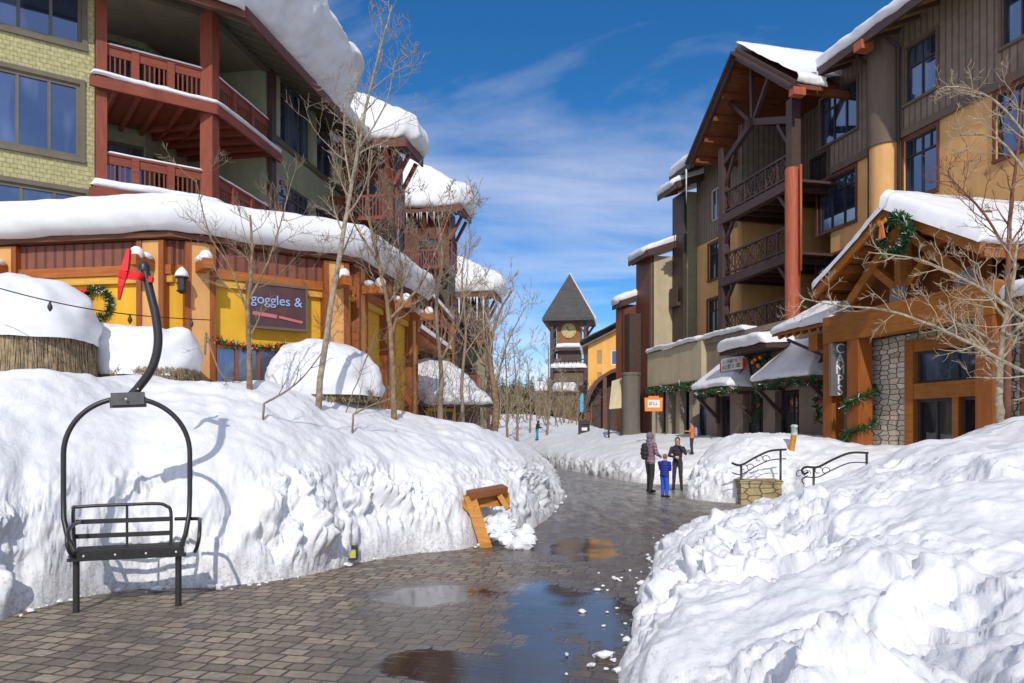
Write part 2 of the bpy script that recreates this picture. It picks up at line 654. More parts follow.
def paver_mat():
    m, nt, b = nodes_mat('wet_pavers')
    tc = node(nt, 'ShaderNodeTexCoord')
    mp = node(nt, 'ShaderNodeMapping')
    mp.inputs['Rotation'].default_value = (0, 0, math.radians(14))
    lnk(nt, tc.outputs['UV'], mp.inputs[0])
    nz = node(nt, 'ShaderNodeTexNoise', Scale=3.5, Detail=3.)
    lnk(nt, tc.outputs['UV'], nz.inputs['Vector'])
    ad = node(nt, 'ShaderNodeVectorMath', operation='MULTIPLY_ADD')
    lnk(nt, nz.outputs['Color'], ad.inputs[0])
    ad.inputs[1].default_value = (.055, .055, .055)
    lnk(nt, mp.outputs[0], ad.inputs[2])
    br = node(nt, 'ShaderNodeTexBrick')
    br.offset = .42
    br.offset_frequency = 2
    br.squash = .72
    br.squash_frequency = 3
    br.inputs['Scale'].default_value = 1
    br.inputs['Brick Width'].default_value = .215
    br.inputs['Row Height'].default_value = .165
    br.inputs['Mortar Size'].default_value = .014
    br.inputs['Mortar Smooth'].default_value = .5
    br.inputs['Color1'].default_value = (.42, .35, .27, 1)
    br.inputs['Color2'].default_value = (.21, .172, .135, 1)
    br.inputs['Mortar'].default_value = (.08, .068, .055, 1)
    lnk(nt, ad.outputs[0], br.inputs['Vector'])
    n2 = node(nt, 'ShaderNodeTexNoise', Scale=14., Detail=8., Roughness=.72)
    lnk(nt, tc.outputs['UV'], n2.inputs['Vector'])
    at_ = node(nt, 'ShaderNodeAttribute', attribute_name='water')
    wob = node(nt, 'ShaderNodeTexNoise', Scale=2.6, Detail=7., Roughness=.68)
    lnk(nt, tc.outputs['UV'], wob.inputs['Vector'])
    # raised stones stand out of thin water: joints flood first
    s0 = node(nt, 'ShaderNodeMath', operation='MULTIPLY_ADD')
    lnk(nt, wob.outputs[0], s0.inputs[0]); s0.inputs[1].default_value = .75
    lnk(nt, at_.outputs['Fac'], s0.inputs[2])
    s1 = node(nt, 'ShaderNodeMath', operation='MULTIPLY_ADD')
    lnk(nt, br.outputs['Fac'], s1.inputs[0]); s1.inputs[1].default_value = .07
    lnk(nt, s0.outputs[0], s1.inputs[2])
    wet = ramp(nt, s1.outputs[0], .44, .66)
    pool = ramp(nt, s1.outputs[0], .78, .92)
    # trodden slush: thin, pale, drawn along the street
    mp2 = node(nt, 'ShaderNodeMapping')
    mp2.inputs['Rotation'].default_value = (0, 0, math.radians(-12))
    mp2.inputs['Scale'].default_value = (2.6, .55, 1)
    lnk(nt, tc.outputs['UV'], mp2.inputs[0])
    sl = node(nt, 'ShaderNodeTexNoise', Scale=1.6, Detail=9., Roughness=.72)
    lnk(nt, mp2.outputs[0], sl.inputs['Vector'])
    at2 = node(nt, 'ShaderNodeAttribute', attribute_name='slush')
    sa = node(nt, 'ShaderNodeMath', operation='ADD')
    lnk(nt, sl.outputs[0], sa.inputs[0]); lnk(nt, at2.outputs['Fac'], sa.inputs[1])
    slush = ramp(nt, sa.outputs[0], .55, .80)
    tone = mixc(nt, ramp(nt, n2.outputs[0], .28, .75), (.55, .55, .56, 1), (1.35, 1.3, 1.2, 1))
    mu = nt.nodes.new('ShaderNodeMix')
    mu.data_type, mu.blend_type = 'RGBA', 'MULTIPLY'
    mu.inputs[0].default_value = 1
    lnk(nt, br.outputs['Color'], mu.inputs[6])
    lnk(nt, tone, mu.inputs[7])
    mw = nt.nodes.new('ShaderNodeMix')
    mw.data_type, mw.blend_type = 'RGBA', 'MULTIPLY'
    lnk(nt, wet, mw.inputs[0])
    lnk(nt, mu.outputs[2], mw.inputs[6])
    mw.inputs[7].default_value = (.38, .335, .30, 1)
    c1 = mixc(nt, slush, mw.outputs[2], (.36, .34, .31, 1))
    c2 = mixc(nt, pool, c1, (.035, .030, .028, 1))
    lnk(nt, c2, b.inputs['Base Color'])
    mr = node(nt, 'ShaderNodeMapRange')
    lnk(nt, wet, mr.inputs[0])
    mr.inputs[3].default_value, mr.inputs[4].default_value = .7, .19
    mr2 = nt.nodes.new('ShaderNodeMix')
    lnk(nt, pool, mr2.inputs[0]); lnk(nt, mr.outputs[0], mr2.inputs[2]); mr2.inputs[3].default_value = .05
    lnk(nt, mr2.outputs[0], b.inputs['Roughness'])
    ma = node(nt, 'ShaderNodeMath', operation='MULTIPLY_ADD')
    lnk(nt, br.outputs['Fac'], ma.inputs[0])
    ma.inputs[1].default_value = -1.2
    lnk(nt, n2.outputs[0], ma.inputs[2])
    st = node(nt, 'ShaderNodeMapRange')
    lnk(nt, pool, st.inputs[0])
    st.inputs[3].default_value, st.inputs[4].default_value = .8, .03
    bp = node(nt, 'ShaderNodeBump', Distance=.022)
    lnk(nt, st.outputs[0], bp.inputs['Strength'])
    lnk(nt, ma.outputs[0], bp.inputs['Height'])
    lnk(nt, bp.outputs[0], b.inputs['Normal'])
    return m


M = {}
M['snow'] = snow_mat('snow', 1.)
M['snow_rough'] = snow_mat('rough_snow', .9, .8)
M['roof_snow'] = snow_mat('roof_snow', .35)
M['shingle'] = bricky('yellow_green_shingle', (.50, .46, .23), (.44, .41, .20), (.27, .25, .12), .17, .125, .008, .55)
M['sage'] = plain('sage_siding', (.27, .275, .18), .7, .12, 4, .1)
M['sage_light'] = plain('pale_sage_paint', (.33, .33, .21), .7, .1)
M['olive_trim'] = plain('olive_trim', (.10, .085, .055), .6, .15)
M['redwood'] = wood('redwood_timber', (.24, .055, .028))
M['redwood_v'] = wood('redwood_post', (.25, .058, .028), vert=True)
M['soffit'] = wood('grey_soffit_boards', (.19, .155, .105))
M['fascia'] = wood('brown_fascia', (.16, .055, .03))
M['gold_soffit'] = wood('golden_soffit', (.36, .20, .06))
M['ochre'] = plain('ochre_stucco', (.74, .42, .165), .85, .10, 1.2, .35)
M['brown_batten'] = batten('brown_board_and_batten', (.235, .175, .128))
M['brown_flat'] = plain('brown_panel', (.15, .108, .078), .65, .1, 1.5, .1)
M['dark_timber'] = wood('dark_brown_timber', (.075, .042, .035))
M['plum_timber'] = wood('plum_brown_timber', (.075, .038, .034))
M['red_column'] = wood('red_round_log', (.42, .10, .045), vert=True)
M['rust_soffit'] = wood('rust_soffit', (.20, .06, .02))
M['gold_timber'] = wood('golden_timber', (.31, .11, .016))
M['gold_timber_v'] = wood('golden_post', (.29, .085, .014), vert=True)
M['yellow_wall'] = plain('yellow_wall', (.80, .44, .03), .75, .07, 1.5, .12)
M['pale_orange'] = plain('pale_orange_panel', (.72, .38, .13), .75, .1, 2, .12)
M['rust_board'] = wood('rust_brown_board', (.30, .085, .02), vert=True)
M['plum_board'] = batten('plum_board', (.235, .08, .05), .2)
M['orange_beam'] = wood('orange_beam', (.40, .12, .02))
M['yellow_beam'] = wood('yellow_beam', (.70, .38, .06))
M['podium'] = plain('taupe_stucco', (.28, .215, .16), .85, .1, 1.4, .25)
M['podium_pale'] = plain('beige_stucco', (.52, .43, .28), .85, .08, 1.4, .25)
M['pillar_pale'] = plain('pale_pillar_paint', (.30, .25, .18), .8, .12)
M['stone'] = rubble_stone('stacked_stone', [(.42, .35, .27), (.72, .62, .48), (.55, .47, .38), (.80, .72, .58), (.47, .42, .37)], (.035, .03, .025), 3.0, 7.2)
M['tan_stone'] = rubble_stone('tan_block', [(.50, .40, .20), (.38, .29, .14), (.58, .50, .30)], (.14, .11, .07), 3.2, 6.5)
M['glass'] = glass_mat('window_glass')
M['glass_dark'] = glass_mat('dark_glass', (.01, .011, .013), 1.6)
M['white_frame'] = plain('white_window_frame', (.62, .62, .60), .5, .05)
M['dark_frame'] = plain('dark_window_frame', (.045, .04, .04), .5, .1)
M['taupe_frame'] = plain('taupe_window_frame', (.155, .13, .095), .55, .1)
M['red_frame'] = plain('red_brown_frame', (.17, .055, .03), .55, .15)
M['steel'] = plain('dark_painted_steel', (.032, .028, .03), .38, .25, 12, .1, spec=.5)
M['steel_grip'] = plain('grey_cast_steel', (.10, .10, .10), .5, .2, 10, .1)
M['seat_black'] = plain('worn_black_slats', (.02, .018, .018), .5, .5, 20, .2)
M['red_ribbon'] = plain('red_ribbon', (.75, .015, .015), .45, .12, 6)
M['thatch'] = plain('dry_thatch', (.33, .245, .145), .95, .55, 9, .6, coord='Object')
M['bark_pale'] = plain('pale_bark', (.34, .285, .20), .9, .55, 14, .8, coord='Object')
M['bark_tan'] = plain('tan_bark', (.27, .18, .10), .9, .55, 14, .8, coord='Object')
M['twig'] = plain('brown_twigs', (.27, .20, .135), .9, .3, 5, coord='Object')
M['twig_pale'] = plain('pale_twigs', (.42, .33, .22), .9, .25, 5, coord='Object')
M['twig_red'] = plain('red_brown_twigs', (.17, .07, .045), .9, .25, 5, coord='Object')
M['twig_grey'] = plain('grey_twigs', (.34, .28, .20), .9, .3, 5, coord='Object')
M['needle'] = plain('dark_needles', (.045, .062, .025), .9, .5, 2, coord='Object')
M['needle_brown'] = plain('olive_brown_needles', (.10, .085, .035), .9, .4, 2, coord='Object')
M['garland'] = plain('fir_garland', (.025, .075, .022), .85, .5, 14, coord='Object')
M['orange_wood'] = wood('orange_varnished_wood', (.55, .23, .03))
M['brown_wood'] = wood('brown_varnished_wood', (.27, .10, .035))
M['black'] = plain('black', (.012, .011, .012), .6, .2)
M['grey_panel'] = plain('grey_metal_panel', (.15, .145, .14), .5, .1)
M['turret'] = plain('grey_brown_render', (.16, .135, .115), .85, .1)
M['white_paint'] = plain('white_paint', (.80, .80, .78), .5, .04)
M['letter_blue'] = plain('light_blue_letters', (.33, .46, .72), .5, .05)
M['letter_red'] = plain('pink_red_paint', (.55, .15, .16), .5, .05)
M['sign_purple'] = plain('plum_sign_board', (.085, .04, .045), .6, .25)
M['sign_orange'] = plain('orange_sign_paint', (.85, .27, .03), .5, .06)
M['dark_text'] = plain('dark_text', (.05, .045, .045), .6, .05)
M['slate'] = bricky('grey_slate', (.085, .08, .078), (.065, .062, .06), (.04, .04, .04), .5, .35, .02, .5)
M['clock'] = plain('cream_clock_face', (.50, .43, .18), .6, .06)
M['far_orange'] = plain('far_orange_stucco', (.78, .40, .10), .85, .06, 1, .1)
M['tan'] = plain('tan_paint', (.42, .28, .11), .7, .1)
M['banner'] = plain('sky_blue_banner', (.10, .45, .72), .6, .05)
M['teal_cloth'] = plain('teal_snow_pants', (.0, .30, .42), .7, .1)
M['dark_cloth'] = plain('charcoal_cloth', (.035, .03, .035), .8, .2, 10)
M['jeans'] = plain('dark_jeans', (.045, .04, .05), .8, .2, 10)
M['blue_cloth'] = plain('royal_blue_cloth', (.02, .035, .30), .7, .15, 10)
M['blue_pants'] = plain('bright_blue_pants', (.03, .10, .62), .7, .1, 10)
M['plaid'] = bricky('plaid_jacket', (.22, .05, .07), (.10, .07, .13), (.33, .25, .30), .09, .09, .018, .1, .85, 0)
M['skin'] = plain('skin', (.50, .30, .21), .55, .05)
M['hair'] = plain('brown_hair', (.06, .03, .018), .7, .2, 20)
M['lavender'] = plain('lavender_cloth', (.34, .34, .55), .8, .1)
M['orange_cloth'] = plain('orange_cloth', (.75, .22, .05), .7, .1)
M['ice'] = glass_mat('ice', (.55, .62, .68), 1.31, .12)
M['lens'] = plain('pale_yellow_lens', (.55, .58, .16), .3, .15, 20)
M['water'] = glass_mat('puddle_water', (.022, .02, .02), 1.45, .015, .004)
M['pavers'] = paver_mat()
M['cream'] = plain('cream_awning', (.62, .52, .33), .8, .06)
M['icicle_white'] = plain('icicle', (.62, .70, .78), .15, .05)
# ------------------------------------------------------------------ terrain
def grid_mesh(name, P, mat, kind='structure', smooth=True, parent=None):
    ns, nt, _ = P.shape
    off = np.array(wloc(parent)) if parent is not None else np.zeros(3)
    idx = np.arange(ns * nt).reshape(ns, nt)
    q = np.stack([idx[:-1, :-1], idx[1:, :-1], idx[1:, 1:], idx[:-1, 1:]], -1).reshape(-1, 4)
    me = bpy.data.meshes.new(name)
    me.vertices.add(ns * nt)
    me.vertices.foreach_set('co', (P.reshape(-1, 3) - off).ravel())
    me.loops.add(q.size)
    me.loops.foreach_set('vertex_index', q.ravel())
    me.polygons.add(len(q))
    me.polygons.foreach_set('loop_start', np.arange(len(q)) * 4)
    me.polygons.foreach_set('use_smooth', np.full(len(q), smooth))
    me.update(calc_edges=True)
    me.validate()
    me.materials.append(mat)
    o = bpy.data.objects.new(name, me)
    C.objects.link(o)
    if parent is not None:
        o.parent = parent
    if kind:
        o['kind'] = kind
    return o


def resample(pts, n, wts=None):
    pts = np.array([tuple(p) for p in pts], float)
    k = len(pts)
    t = np.linspace(0, k - 1, n) if wts is None else np.array(wts)
    i = np.clip(np.floor(t).astype(int), 0, k - 2)
    f = (t - i)[:, None]
    p0 = pts[np.clip(i - 1, 0, k - 1)]
    p1, p2 = pts[i], pts[i + 1]
    p3 = pts[np.clip(i + 2, 0, k - 1)]
    return .5 * ((2 * p1) + (-p0 + p2) * f + (2 * p0 - 5 * p1 + 4 * p2 - p3) * f ** 2 + (-p0 + 3 * p1 - 3 * p2 + p3) * f ** 3)


def normals(P):
    du = np.gradient(P, axis=0)
    dv = np.gradient(P, axis=1)
    n = np.cross(du, dv)
    n /= np.linalg.norm(n, axis=2)[..., None] + 1e-9
    n *= np.sign(n[..., 2:3] + 1e-9)
    return n


BVH = {}


def bank(name, rows, ns, nt, mat, power=2.0, step=None, rough=1., seed=0, detail=1., ss=None, big=.5, zsmooth=None, smooth_up=False):
    """rows: (toe_x, toe_y, back_x, back_y, face_h, crest_h, face_d, crest_d, chunk)."""
    R = resample(rows, ns, ss)
    toe, back = R[:, 0:2], R[:, 2:4]
    fh, ch, fd, cd, chunk = R[:, 4], R[:, 5], R[:, 6], R[:, 7], R[:, 8]
    L = np.linalg.norm(back - toe, axis=1)
    dr = (back - toe) / L[:, None]
    t = np.linspace(0, 1, nt) ** power
    d = t[None, :] * (L[:, None] + .35) - .35 * (1 - t[None, :])
    x = toe[:, None, 0] + dr[:, None, 0] * d
    y = toe[:, None, 1] + dr[:, None, 1] * d
    dd = np.maximum(d, 0)
    # wobbling toe
    w = .22 * fbm(np.stack([toe[:, 0] * .8, toe[:, 1] * .8, np.full(ns, 3. + seed)], 1), 2)
    dd = np.maximum(d - w[:, None] - .05, 0)
    face = fh[:, None] * (1 - np.exp(-dd / fd[:, None])) ** .8
    k = np.clip(dd / cd[:, None], 0, 1)
    rise = (ch - fh)[:, None] * (1 - (1 - k) ** 1.25)
    z = face + rise - .09 * np.exp(-dd / .04)
    P = np.stack([x, y, z], -1)
    n = normals(P)
    q = P.reshape(-1, 3)
    on = np.clip(dd / .12, 0, 1).ravel()
    steep = np.exp(-np.maximum(dd - .75, 0) / .45).ravel()       # rubble near the face, smooth snow behind
    ck = np.repeat(chunk, nt)
    if zsmooth:                        # rubble only up to where the plough cut, wind-smoothed above
        steep = steep * np.clip((zsmooth + .30 * fbm(q * .8 + 7, 3) - q[:, 2]) / .35, .06, 1)
    rub = np.clip(steep + ck, 0, 1)
    a1 = fbm(q * .9 + seed, 3) * .16
    if smooth_up:
        rub = rub * np.clip(1.0 - (np.maximum(dd, 0).ravel() - 2.6 + .9 * fbm(q * .5, 2)) / 1.6 * np.clip((q[:, 1] - 4.5) / 3, 0, 1), .10, 1)
    scl = np.repeat(np.clip(fh / .42, .35, 1.), nt)
    wq = q * np.array([1, 1, .8])
    wv = np.stack([fbm(q * 1.7 + 31 * k_, 2) for k_ in range(3)], 1) * .16
    lump = blocks((wq + wv * 1.3) * 1.25 + seed) * .20 * big + blocks((wq + wv) * 2.6 + seed) * .13 + blocks((wq + wv * .5) * 6 + seed) * .065 + blocks((wq + wv * .3) * 12 + seed) * .03 * detail
    a2 = fbm(wq * 4 + seed, 5, .6) * .07 - np.abs(fbm(wq * 7 + seed + 5, 3, .55)) * .03
    soft = fbm(q * np.array([1.6, 1.6, 1.6]) + 9, 3) * .07 + fbm(q * 6 + 9, 3) * .012
    patch = np.clip(.55 + 1.6 * fbm(q * .8 + seed + 40, 2), .12, 1)
    disp = (a1 * .8 + (lump * patch + a2 * (.4 + .6 * patch)) * rub * rough * scl + soft * (1 - rub)) * on
    q = q + n.reshape(-1, 3) * disp[:, None]
    P = q.reshape(ns, nt, 3)
    P[:, 0, 2] = -.15
    o = grid_mesh(name, P, mat)
    idx = np.arange(ns * nt).reshape(ns, nt)
    f = np.stack([idx[:-1, :-1], idx[1:, :-1], idx[1:, 1:], idx[:-1, 1:]], -1).reshape(-1, 4)
    BVH[name] = BVHTree.FromPolygons(q.tolist(), f.tolist())
    return o


# ground to the horizon, paved street
mb = MB()
mb.add([(-600, -200, -.12), (600, -200, -.12), (600, 900, -.12), (-600, 900, -.12)], [(0, 1, 2, 3)])
mb.build('ground', M['snow'])['kind'] = 'structure'
xs = np.linspace(-9, 14, 240)
ys = 1.0 + 45 * np.linspace(0, 1, 400) ** 1.5
X, Y = np.meshgrid(xs, ys, indexing='ij')
q = np.stack([X.ravel(), Y.ravel(), np.zeros(X.size)], 1)
q[:, 2] = 0.012 * fbm(q * .7, 3)
path = grid_mesh('street_paving', q.reshape(X.shape + (3,)), M['pavers'])
def ell_(cx, cy, rx, ry, rot):
    dx, dy = q[:, 0] - cx, q[:, 1] - cy
    a_, b_ = dx * math.cos(rot) + dy * math.sin(rot), -dx * math.sin(rot) + dy * math.cos(rot)
    return np.clip(1.6 - np.sqrt((a_ / rx) ** 2 + (b_ / ry) ** 2), 0, 1.0)
wat = np.zeros(len(q))
for e in ((.50, 7.0, .85, 2.0, .08), (.22, 5.2, .80, 1.1, .1), (-.72, 8.05, .72, .62, .1), (1.02, 11.3, .55, 1.7, -.1), (-.6, 5.6, .5, .35, .3), (1.2, 9.0, .5, .9, .2)):
    wat = np.maximum(wat, ell_(*e) * (.62 if e[1] != 9.0 else .4))
wat = np.maximum(wat, np.clip(.34 - .08 * np.abs(q[:, 0] - (.1 + .13 * q[:, 1])), 0, .28))
wat += .30 * fbm(np.stack([q[:, 0] * .8, q[:, 1] * .5, q[:, 2] * 0 + 4], 1), 4)
aw_ = path.data.attributes.new('water', 'FLOAT', 'POINT')
aw_.data.foreach_set('value', wat)
slv = np.clip((q[:, 1] - 8.5) / 12, 0, 1) * .26 - .06
as_ = path.data.attributes.new('slush', 'FLOAT', 'POINT')
as_.data.foreach_set('value', slv)
uv = path.data.uv_layers.new(name='UVMap')
vi = np.empty(len(path.data.loops), int)
path.data.loops.foreach_get('vertex_index', vi)
uv.data.foreach_set('uv', q[vi, :2].ravel())

bank('snow_bank_left', [
    (-7.2, 5.7, -13, 10, 1.0, 2.35, .45, 3.0, .1),
    (-4.75, 6.45, -9, 12, .85, 2.40, .40, 3.4, .1),
    (-4.45, 7.2, -7.4, 12.8, .8, 2.38, .35, 2.5, .05),
    (-4.12, 8.12, -6.2, 13, 1.2, 2.46, .30, 3.0, .0),
    (-2.95, 8.35, -4.9, 13.6, 1.15, 2.46, .36, 3.4, .0),
    (-2.2, 9.4, -4.2, 14.6, 1.1, 2.36, .40, 3.6, .02),
    (-1.41, 10.7, -3.6, 16, 1.0, 2.22, .45, 4.0, .03),
    (-.46, 11.4, -3, 18.5, .9, 2.05, .5, 4.2, .05),
    (.35, 13.4, -2.4, 21, .75, 1.8, .5, 3.2, .12),
    (.98, 17, -2.2, 26, .6, 1.5, .5, 3.0, .15),
    (1.36, 20.6, -2.2, 31, .5, 1.3, .5, 3.0, .1),
    (1.3, 27, -3, 38, .4, 1.15, .5, 3.0, .05),
    (.9, 38, -5, 56, .4, 1.0, .5, 3.0, .05)], 760, 190, M['snow_rough'], 2.0, seed=1, rough=1.75, zsmooth=1.35, big=.6,
    ss=np.concatenate([np.linspace(0, 8, 640, endpoint=False), np.linspace(8, 12, 120)]))
bank('snow_bank_right', [
    (.40, 1.2, 5.0, .8, .35, 1.05, .25, 6.0, .8),
    (.50, 3.0, 6.5, 2.6, .4, 1.35, .25, 6.0, .8),
    (.66, 5.0, 8.5, 5.5, .45, 1.6, .28, 6.0, .75),
    (.88, 6.3, 9.0, 8, .45, 1.9, .28, 6.0, .6),
    (1.32, 8.25, 9.5, 11, .36, 1.9, .28, 6.0, .45),
    (1.96, 10.6, 10, 13, .20, 1.42, .3, 6.0, .4),
    (2.7, 12.8, 10.2, 14, .13, .95, .3, 6.0, .4),
    (3.7, 15, 10.5, 15.5, .09, .58, .3, 5.0, .4),
    (5.2, 17.0, 11.5, 17.0, .10, .42, .3, 5.0, .4)], 560, 330, M['snow_rough'], 1.35, seed=5, rough=1.2, big=1.35, smooth_up=True)
bank('snow_field_far', [
    (.6, 47, -9, 110, .5, 4.3, .6, 60, 0),
    (1.3, 44, -4, 108, .5, 4.3, .6, 62, 0),
    (2.0, 39, 2, 106, .55, 4.2, .6, 62, 0),
    (2.75, 34.3, 6, 104, .6, 3.6, .6, 60, .05),
    (3.4, 30.6, 9, 80, .6, 2.0, .6, 20, .1),
    (4.1, 26.5, 10, 40, .6, 1.6, .6, 10, .2),
    (5.2, 25.6, 11, 36, .6, 1.5, .6, 7, .2),
    (7.2, 25.2, 12, 34, .6, 1.3, .6, 6, .2)], 300, 130, M['snow_rough'], 2.2, seed=9)
bank('snow_mound_by_steps', [
    (6.1, 25.2, 10, 32, .20, .7, .4, 3, .4),
    (5.3, 23.0, 9.8, 31, .22, 1.0, .4, 3.6, .45),
    (4.50, 20.6, 9.4, 30.5, .22, 1.25, .4, 3.6, .5),
    (4.55, 19.3, 9.4, 30, .40, 1.45, .5, 3.2, .45),
    (5.4, 18.55, 10.2, 29, .55, 1.62, .6, 3.0, .35),
    (6.3, 18.5, 11.4, 28, .55, 1.55, .6, 3.0, .3),
    (7.6, 17.8, 13, 26, .5, 1.35, .6, 3.0, .2),
    (9.6, 16.5, 15, 24, .5, 1.3, .6, 3.0, .2)], 300, 170, M['snow_rough'], 1.8, seed=14)


def hit(px, py, names=None):
    o = Vector((0, 0, H))
    d = Vector(((px - CX) / F, 1, -(py - HY) / F)).normalized()
    best = None
    for k, b in BVH.items():
        if names and k not in names:
            continue
        r = b.ray_cast(o, d)
        if r[0] is not None and (best is None or r[3] < best[1]):
            best = (r[0], r[3])
    return best[0] if best else None


def snow_z(x, y):
    z = 0.
    for b in BVH.values():
        r = b.ray_cast(Vector((x, y, 30)), Vector((0, 0, -1)))
        if r[0] is not None:
            z = max(z, r[0].z)
    return z


# loose lumps that rolled off the banks
r2 = random.Random(4)
mb = MB()
def lump(mb, c, r):
    bmx = bmesh.new()
    bmesh.ops.create_icosphere(bmx, subdivisions=2, radius=1)
    vs = np.array([v.co for v in bmx.verts])
    o_ = r2.uniform(0, 90)
    s = 1 + .5 * perlin(vs * 1.2 + o_) + .45 * blocks(vs * 1.3 + o_) + .2 * perlin(vs * 3.1 + o_)
    vs = vs * s[:, None] * np.array([r * r2.uniform(.8, 1.4), r * r2.uniform(.8, 1.3), r * r2.uniform(.5, .85)])
    mb.add([(c[0] + v[0], c[1] + v[1], c[2] + v[2]) for v in vs], [tuple(v.index for v in f.verts) for f in bmx.faces])
    bmx.free()
def toe_line(rows, n, a, b):
    return resample([(r[0], r[1]) for r in rows], n, np.linspace(a, b, n))
LT = [(-7.2, 5.7), (-4.75, 6.45), (-4.45, 7.2), (-4.12, 8.12), (-2.95, 8.35), (-2.2, 9.4), (-1.41, 10.7), (-.46, 11.4), (.35, 13.4), (.98, 17), (1.36, 20.6)]
RT = [(.50, 3.0), (.66, 5.0), (.88, 6.3), (1.32, 8.25), (1.96, 10.6), (2.7, 12.8), (3.7, 15), (5.2, 17.0)]
for line, sgn, cnt in ((LT, 1, 120), (RT, -1, 130)):
    T = toe_line(line, cnt, 0, len(line) - 1)
    for i, p in enumerate(T):
        if r2.random() < .4:
            off = abs(r2.gauss(0, .14)) - .08
            y = p[1] - off * (.8 if sgn > 0 else .25)
            x = p[0] + (off * .35 if sgn > 0 else -off)
            r = r2.choice([.012, .016, .02, .03, .045])
            lump(mb, (x, y, .02 + r * .3), r)
# lumps lying over the wet pavement's edge and on the right bank's flank
for i in range(14):
    y = r2.uniform(5.3, 9.5)
    x = .55 + (y - 5) * .2 - abs(r2.gauss(0, .22)) - .08
    r = r2.choice([.012, .018, .03])
    lump(mb, (x, y, .012), r)
# snow slumped round the tipped wooden frame
for k in range(95):
    f_ = r2.random()
    px, py = 492 + 34 * f_ ** .8 + r2.gauss(0, 3), 518 + 30 * r2.random() ** .7 + 6 * f_ - (8 if f_ < .5 else 0)
    Yk = 11.55 - .35 * (py - 515) / 35
    c = at(min(px, 530), min(py, 549), Yk)
    r = r2.choice([.04, .06, .08, .11])
    lump(mb, (c.x, c.y + r * .6, max(c.z - .02, r * .25)), r)
tag(mb.build('snow_crumbs', M['snow'], None, True, 50), 'loose crumbs and clods of snow along the banks', 'snow', None, 'stuff')

# ------------------------------------------------------------------ snow on roofs
def snow_strip(name, front, back, T, parent, ns=40, nt=26, r=None, over=.12, seed=0, ends=True, amp=.06, curl=.0, zback=0., mat='roof_snow'):
    """A pillow of snow lying on the roof between the eave line FRONT and the line BACK, rounded over the eave."""
    Fp = resample_lin(front, ns)
    Bp = resample_lin(back, ns)
    r = r or T
    L = np.linalg.norm(Bp - Fp, axis=1).mean()
    # profile: from under the lip, out and over, then up the roof
    prof = []
    for k in range(9):
        a = math.pi * (-.5 + k / 8.0)          # -90..90 deg
        prof.append((-over - curl * math.sin(max(a, -.2) * 1.0) * 0 - math.cos(a) * r * .5 + r * .5 * 0, T * .5 + math.sin(a) * T * .5))
    d0 = prof[-1][0]
    for k in range(1, nt):
        f = (k / (nt - 1))
        prof.append((d0 + (L - d0) * f, T + zback * f))
    m = len(prof)
    D = (Bp - Fp)
    Ln = np.linalg.norm(D, axis=1)[:, None]
    Dn = D / np.maximum(Ln, 1e-6)
    P = np.zeros((ns, m, 3))
    for j, (d, z) in enumerate(prof):
        if j < 9:
            base = Fp + Dn * d
            base[:, 2] = Fp[:, 2] + np.minimum(Dn[:, 2] * d, 0) * .3
        else:
            base = Fp + D * ((d - 0) / L) if d > 0 else Fp + Dn * d
        P[:, j] = base
        P[:, j, 2] += z
    if ends:
        e = np.linspace(0, 1, ns)
        seg = np.linalg.norm(np.diff(Fp, axis=0), axis=1)
        s = np.concatenate([[0], np.cumsum(seg)])
        tot = s[-1]
        rr = min(r, tot * .3)
        de = np.minimum(s, tot - s) / rr
        k = np.sqrt(np.clip(1 - (1 - np.clip(de, 0, 1)) ** 2, 0, 1))
        for j, (d, z) in enumerate(prof):
            P[:, j, 2] -= z * (1 - k)
            if j < 9:
                P[:, j, :2] += (Dn[:, :2] * (-d)) * (1 - k)[:, None]
    q = P.reshape(-1, 3)
    n = normals(P).reshape(-1, 3)
    disp = fbm(q * .55 + seed, 4) * amp * 1.3 + fbm(q * np.array([2.4, 2.4, 5.]) + seed, 4) * amp * .6
    q = q + n * disp[:, None]
    return grid_mesh(name, q.reshape(P.shape), M[mat], None, True, parent)


def resample_lin(pts, n):
    pts = np.array([tuple(p) for p in pts], float)
    s = np.concatenate([[0], np.cumsum(np.linalg.norm(np.diff(pts, axis=0), axis=1))])
    t = np.linspace(0, s[-1], n)
    return np.stack([np.interp(t, s, pts[:, k]) for k in range(3)], 1)


def slab(mb, p, th, mi=0):
    """p: 4 points of the top face; a slab hanging th below."""
    q = [Vector(a) - Vector((0, 0, th)) for a in p]
    mb.hexa([q[0], q[1], q[2], q[3], *p], mi)


def icicles(points, parent, seed, lmax=.9, r=.035):
    rr = random.Random(seed)
    mb = MB()
    for p in points:
        if rr.random() < .3:
            continue
        p = Vector(p) + Vector((rr.uniform(-.15, .15), 0, rr.uniform(0, .05)))
        l = lmax * rr.random() ** 1.8 + .12
        rad = r * rr.uniform(.6, 1.3)
        mb.tube([p, Vector(p) - Vector((0, 0, l * .5)), Vector(p) - Vector((0, 0, l))], [rad, rad * .6, .003], 6)
    o = mb.build('icicles', M['icicle_white'], parent, True)
    return o


S45 = math.radians(54.3)
U1 = (math.sin(S45), math.cos(S45))
N1 = (math.cos(S45), -math.sin(S45))
S9 = math.radians(9.3)
U2 = (math.sin(S9), math.cos(S9))
N2 = (math.cos(S9), -math.sin(S9))

# ================================================================== LEFT HOTEL
A1 = Frame((-11.62, 22.0), U1, N1)
c2 = A1.W(2.98, 0, 0)
A2 = Frame((c2.x, c2.y), U2, N2)
hotel = thing('hotel_building', (-14, 27, 0), 'yellow-green shingled hotel with redwood corner balconies and a huge snow cornice', 'building')
TOP = 14.66
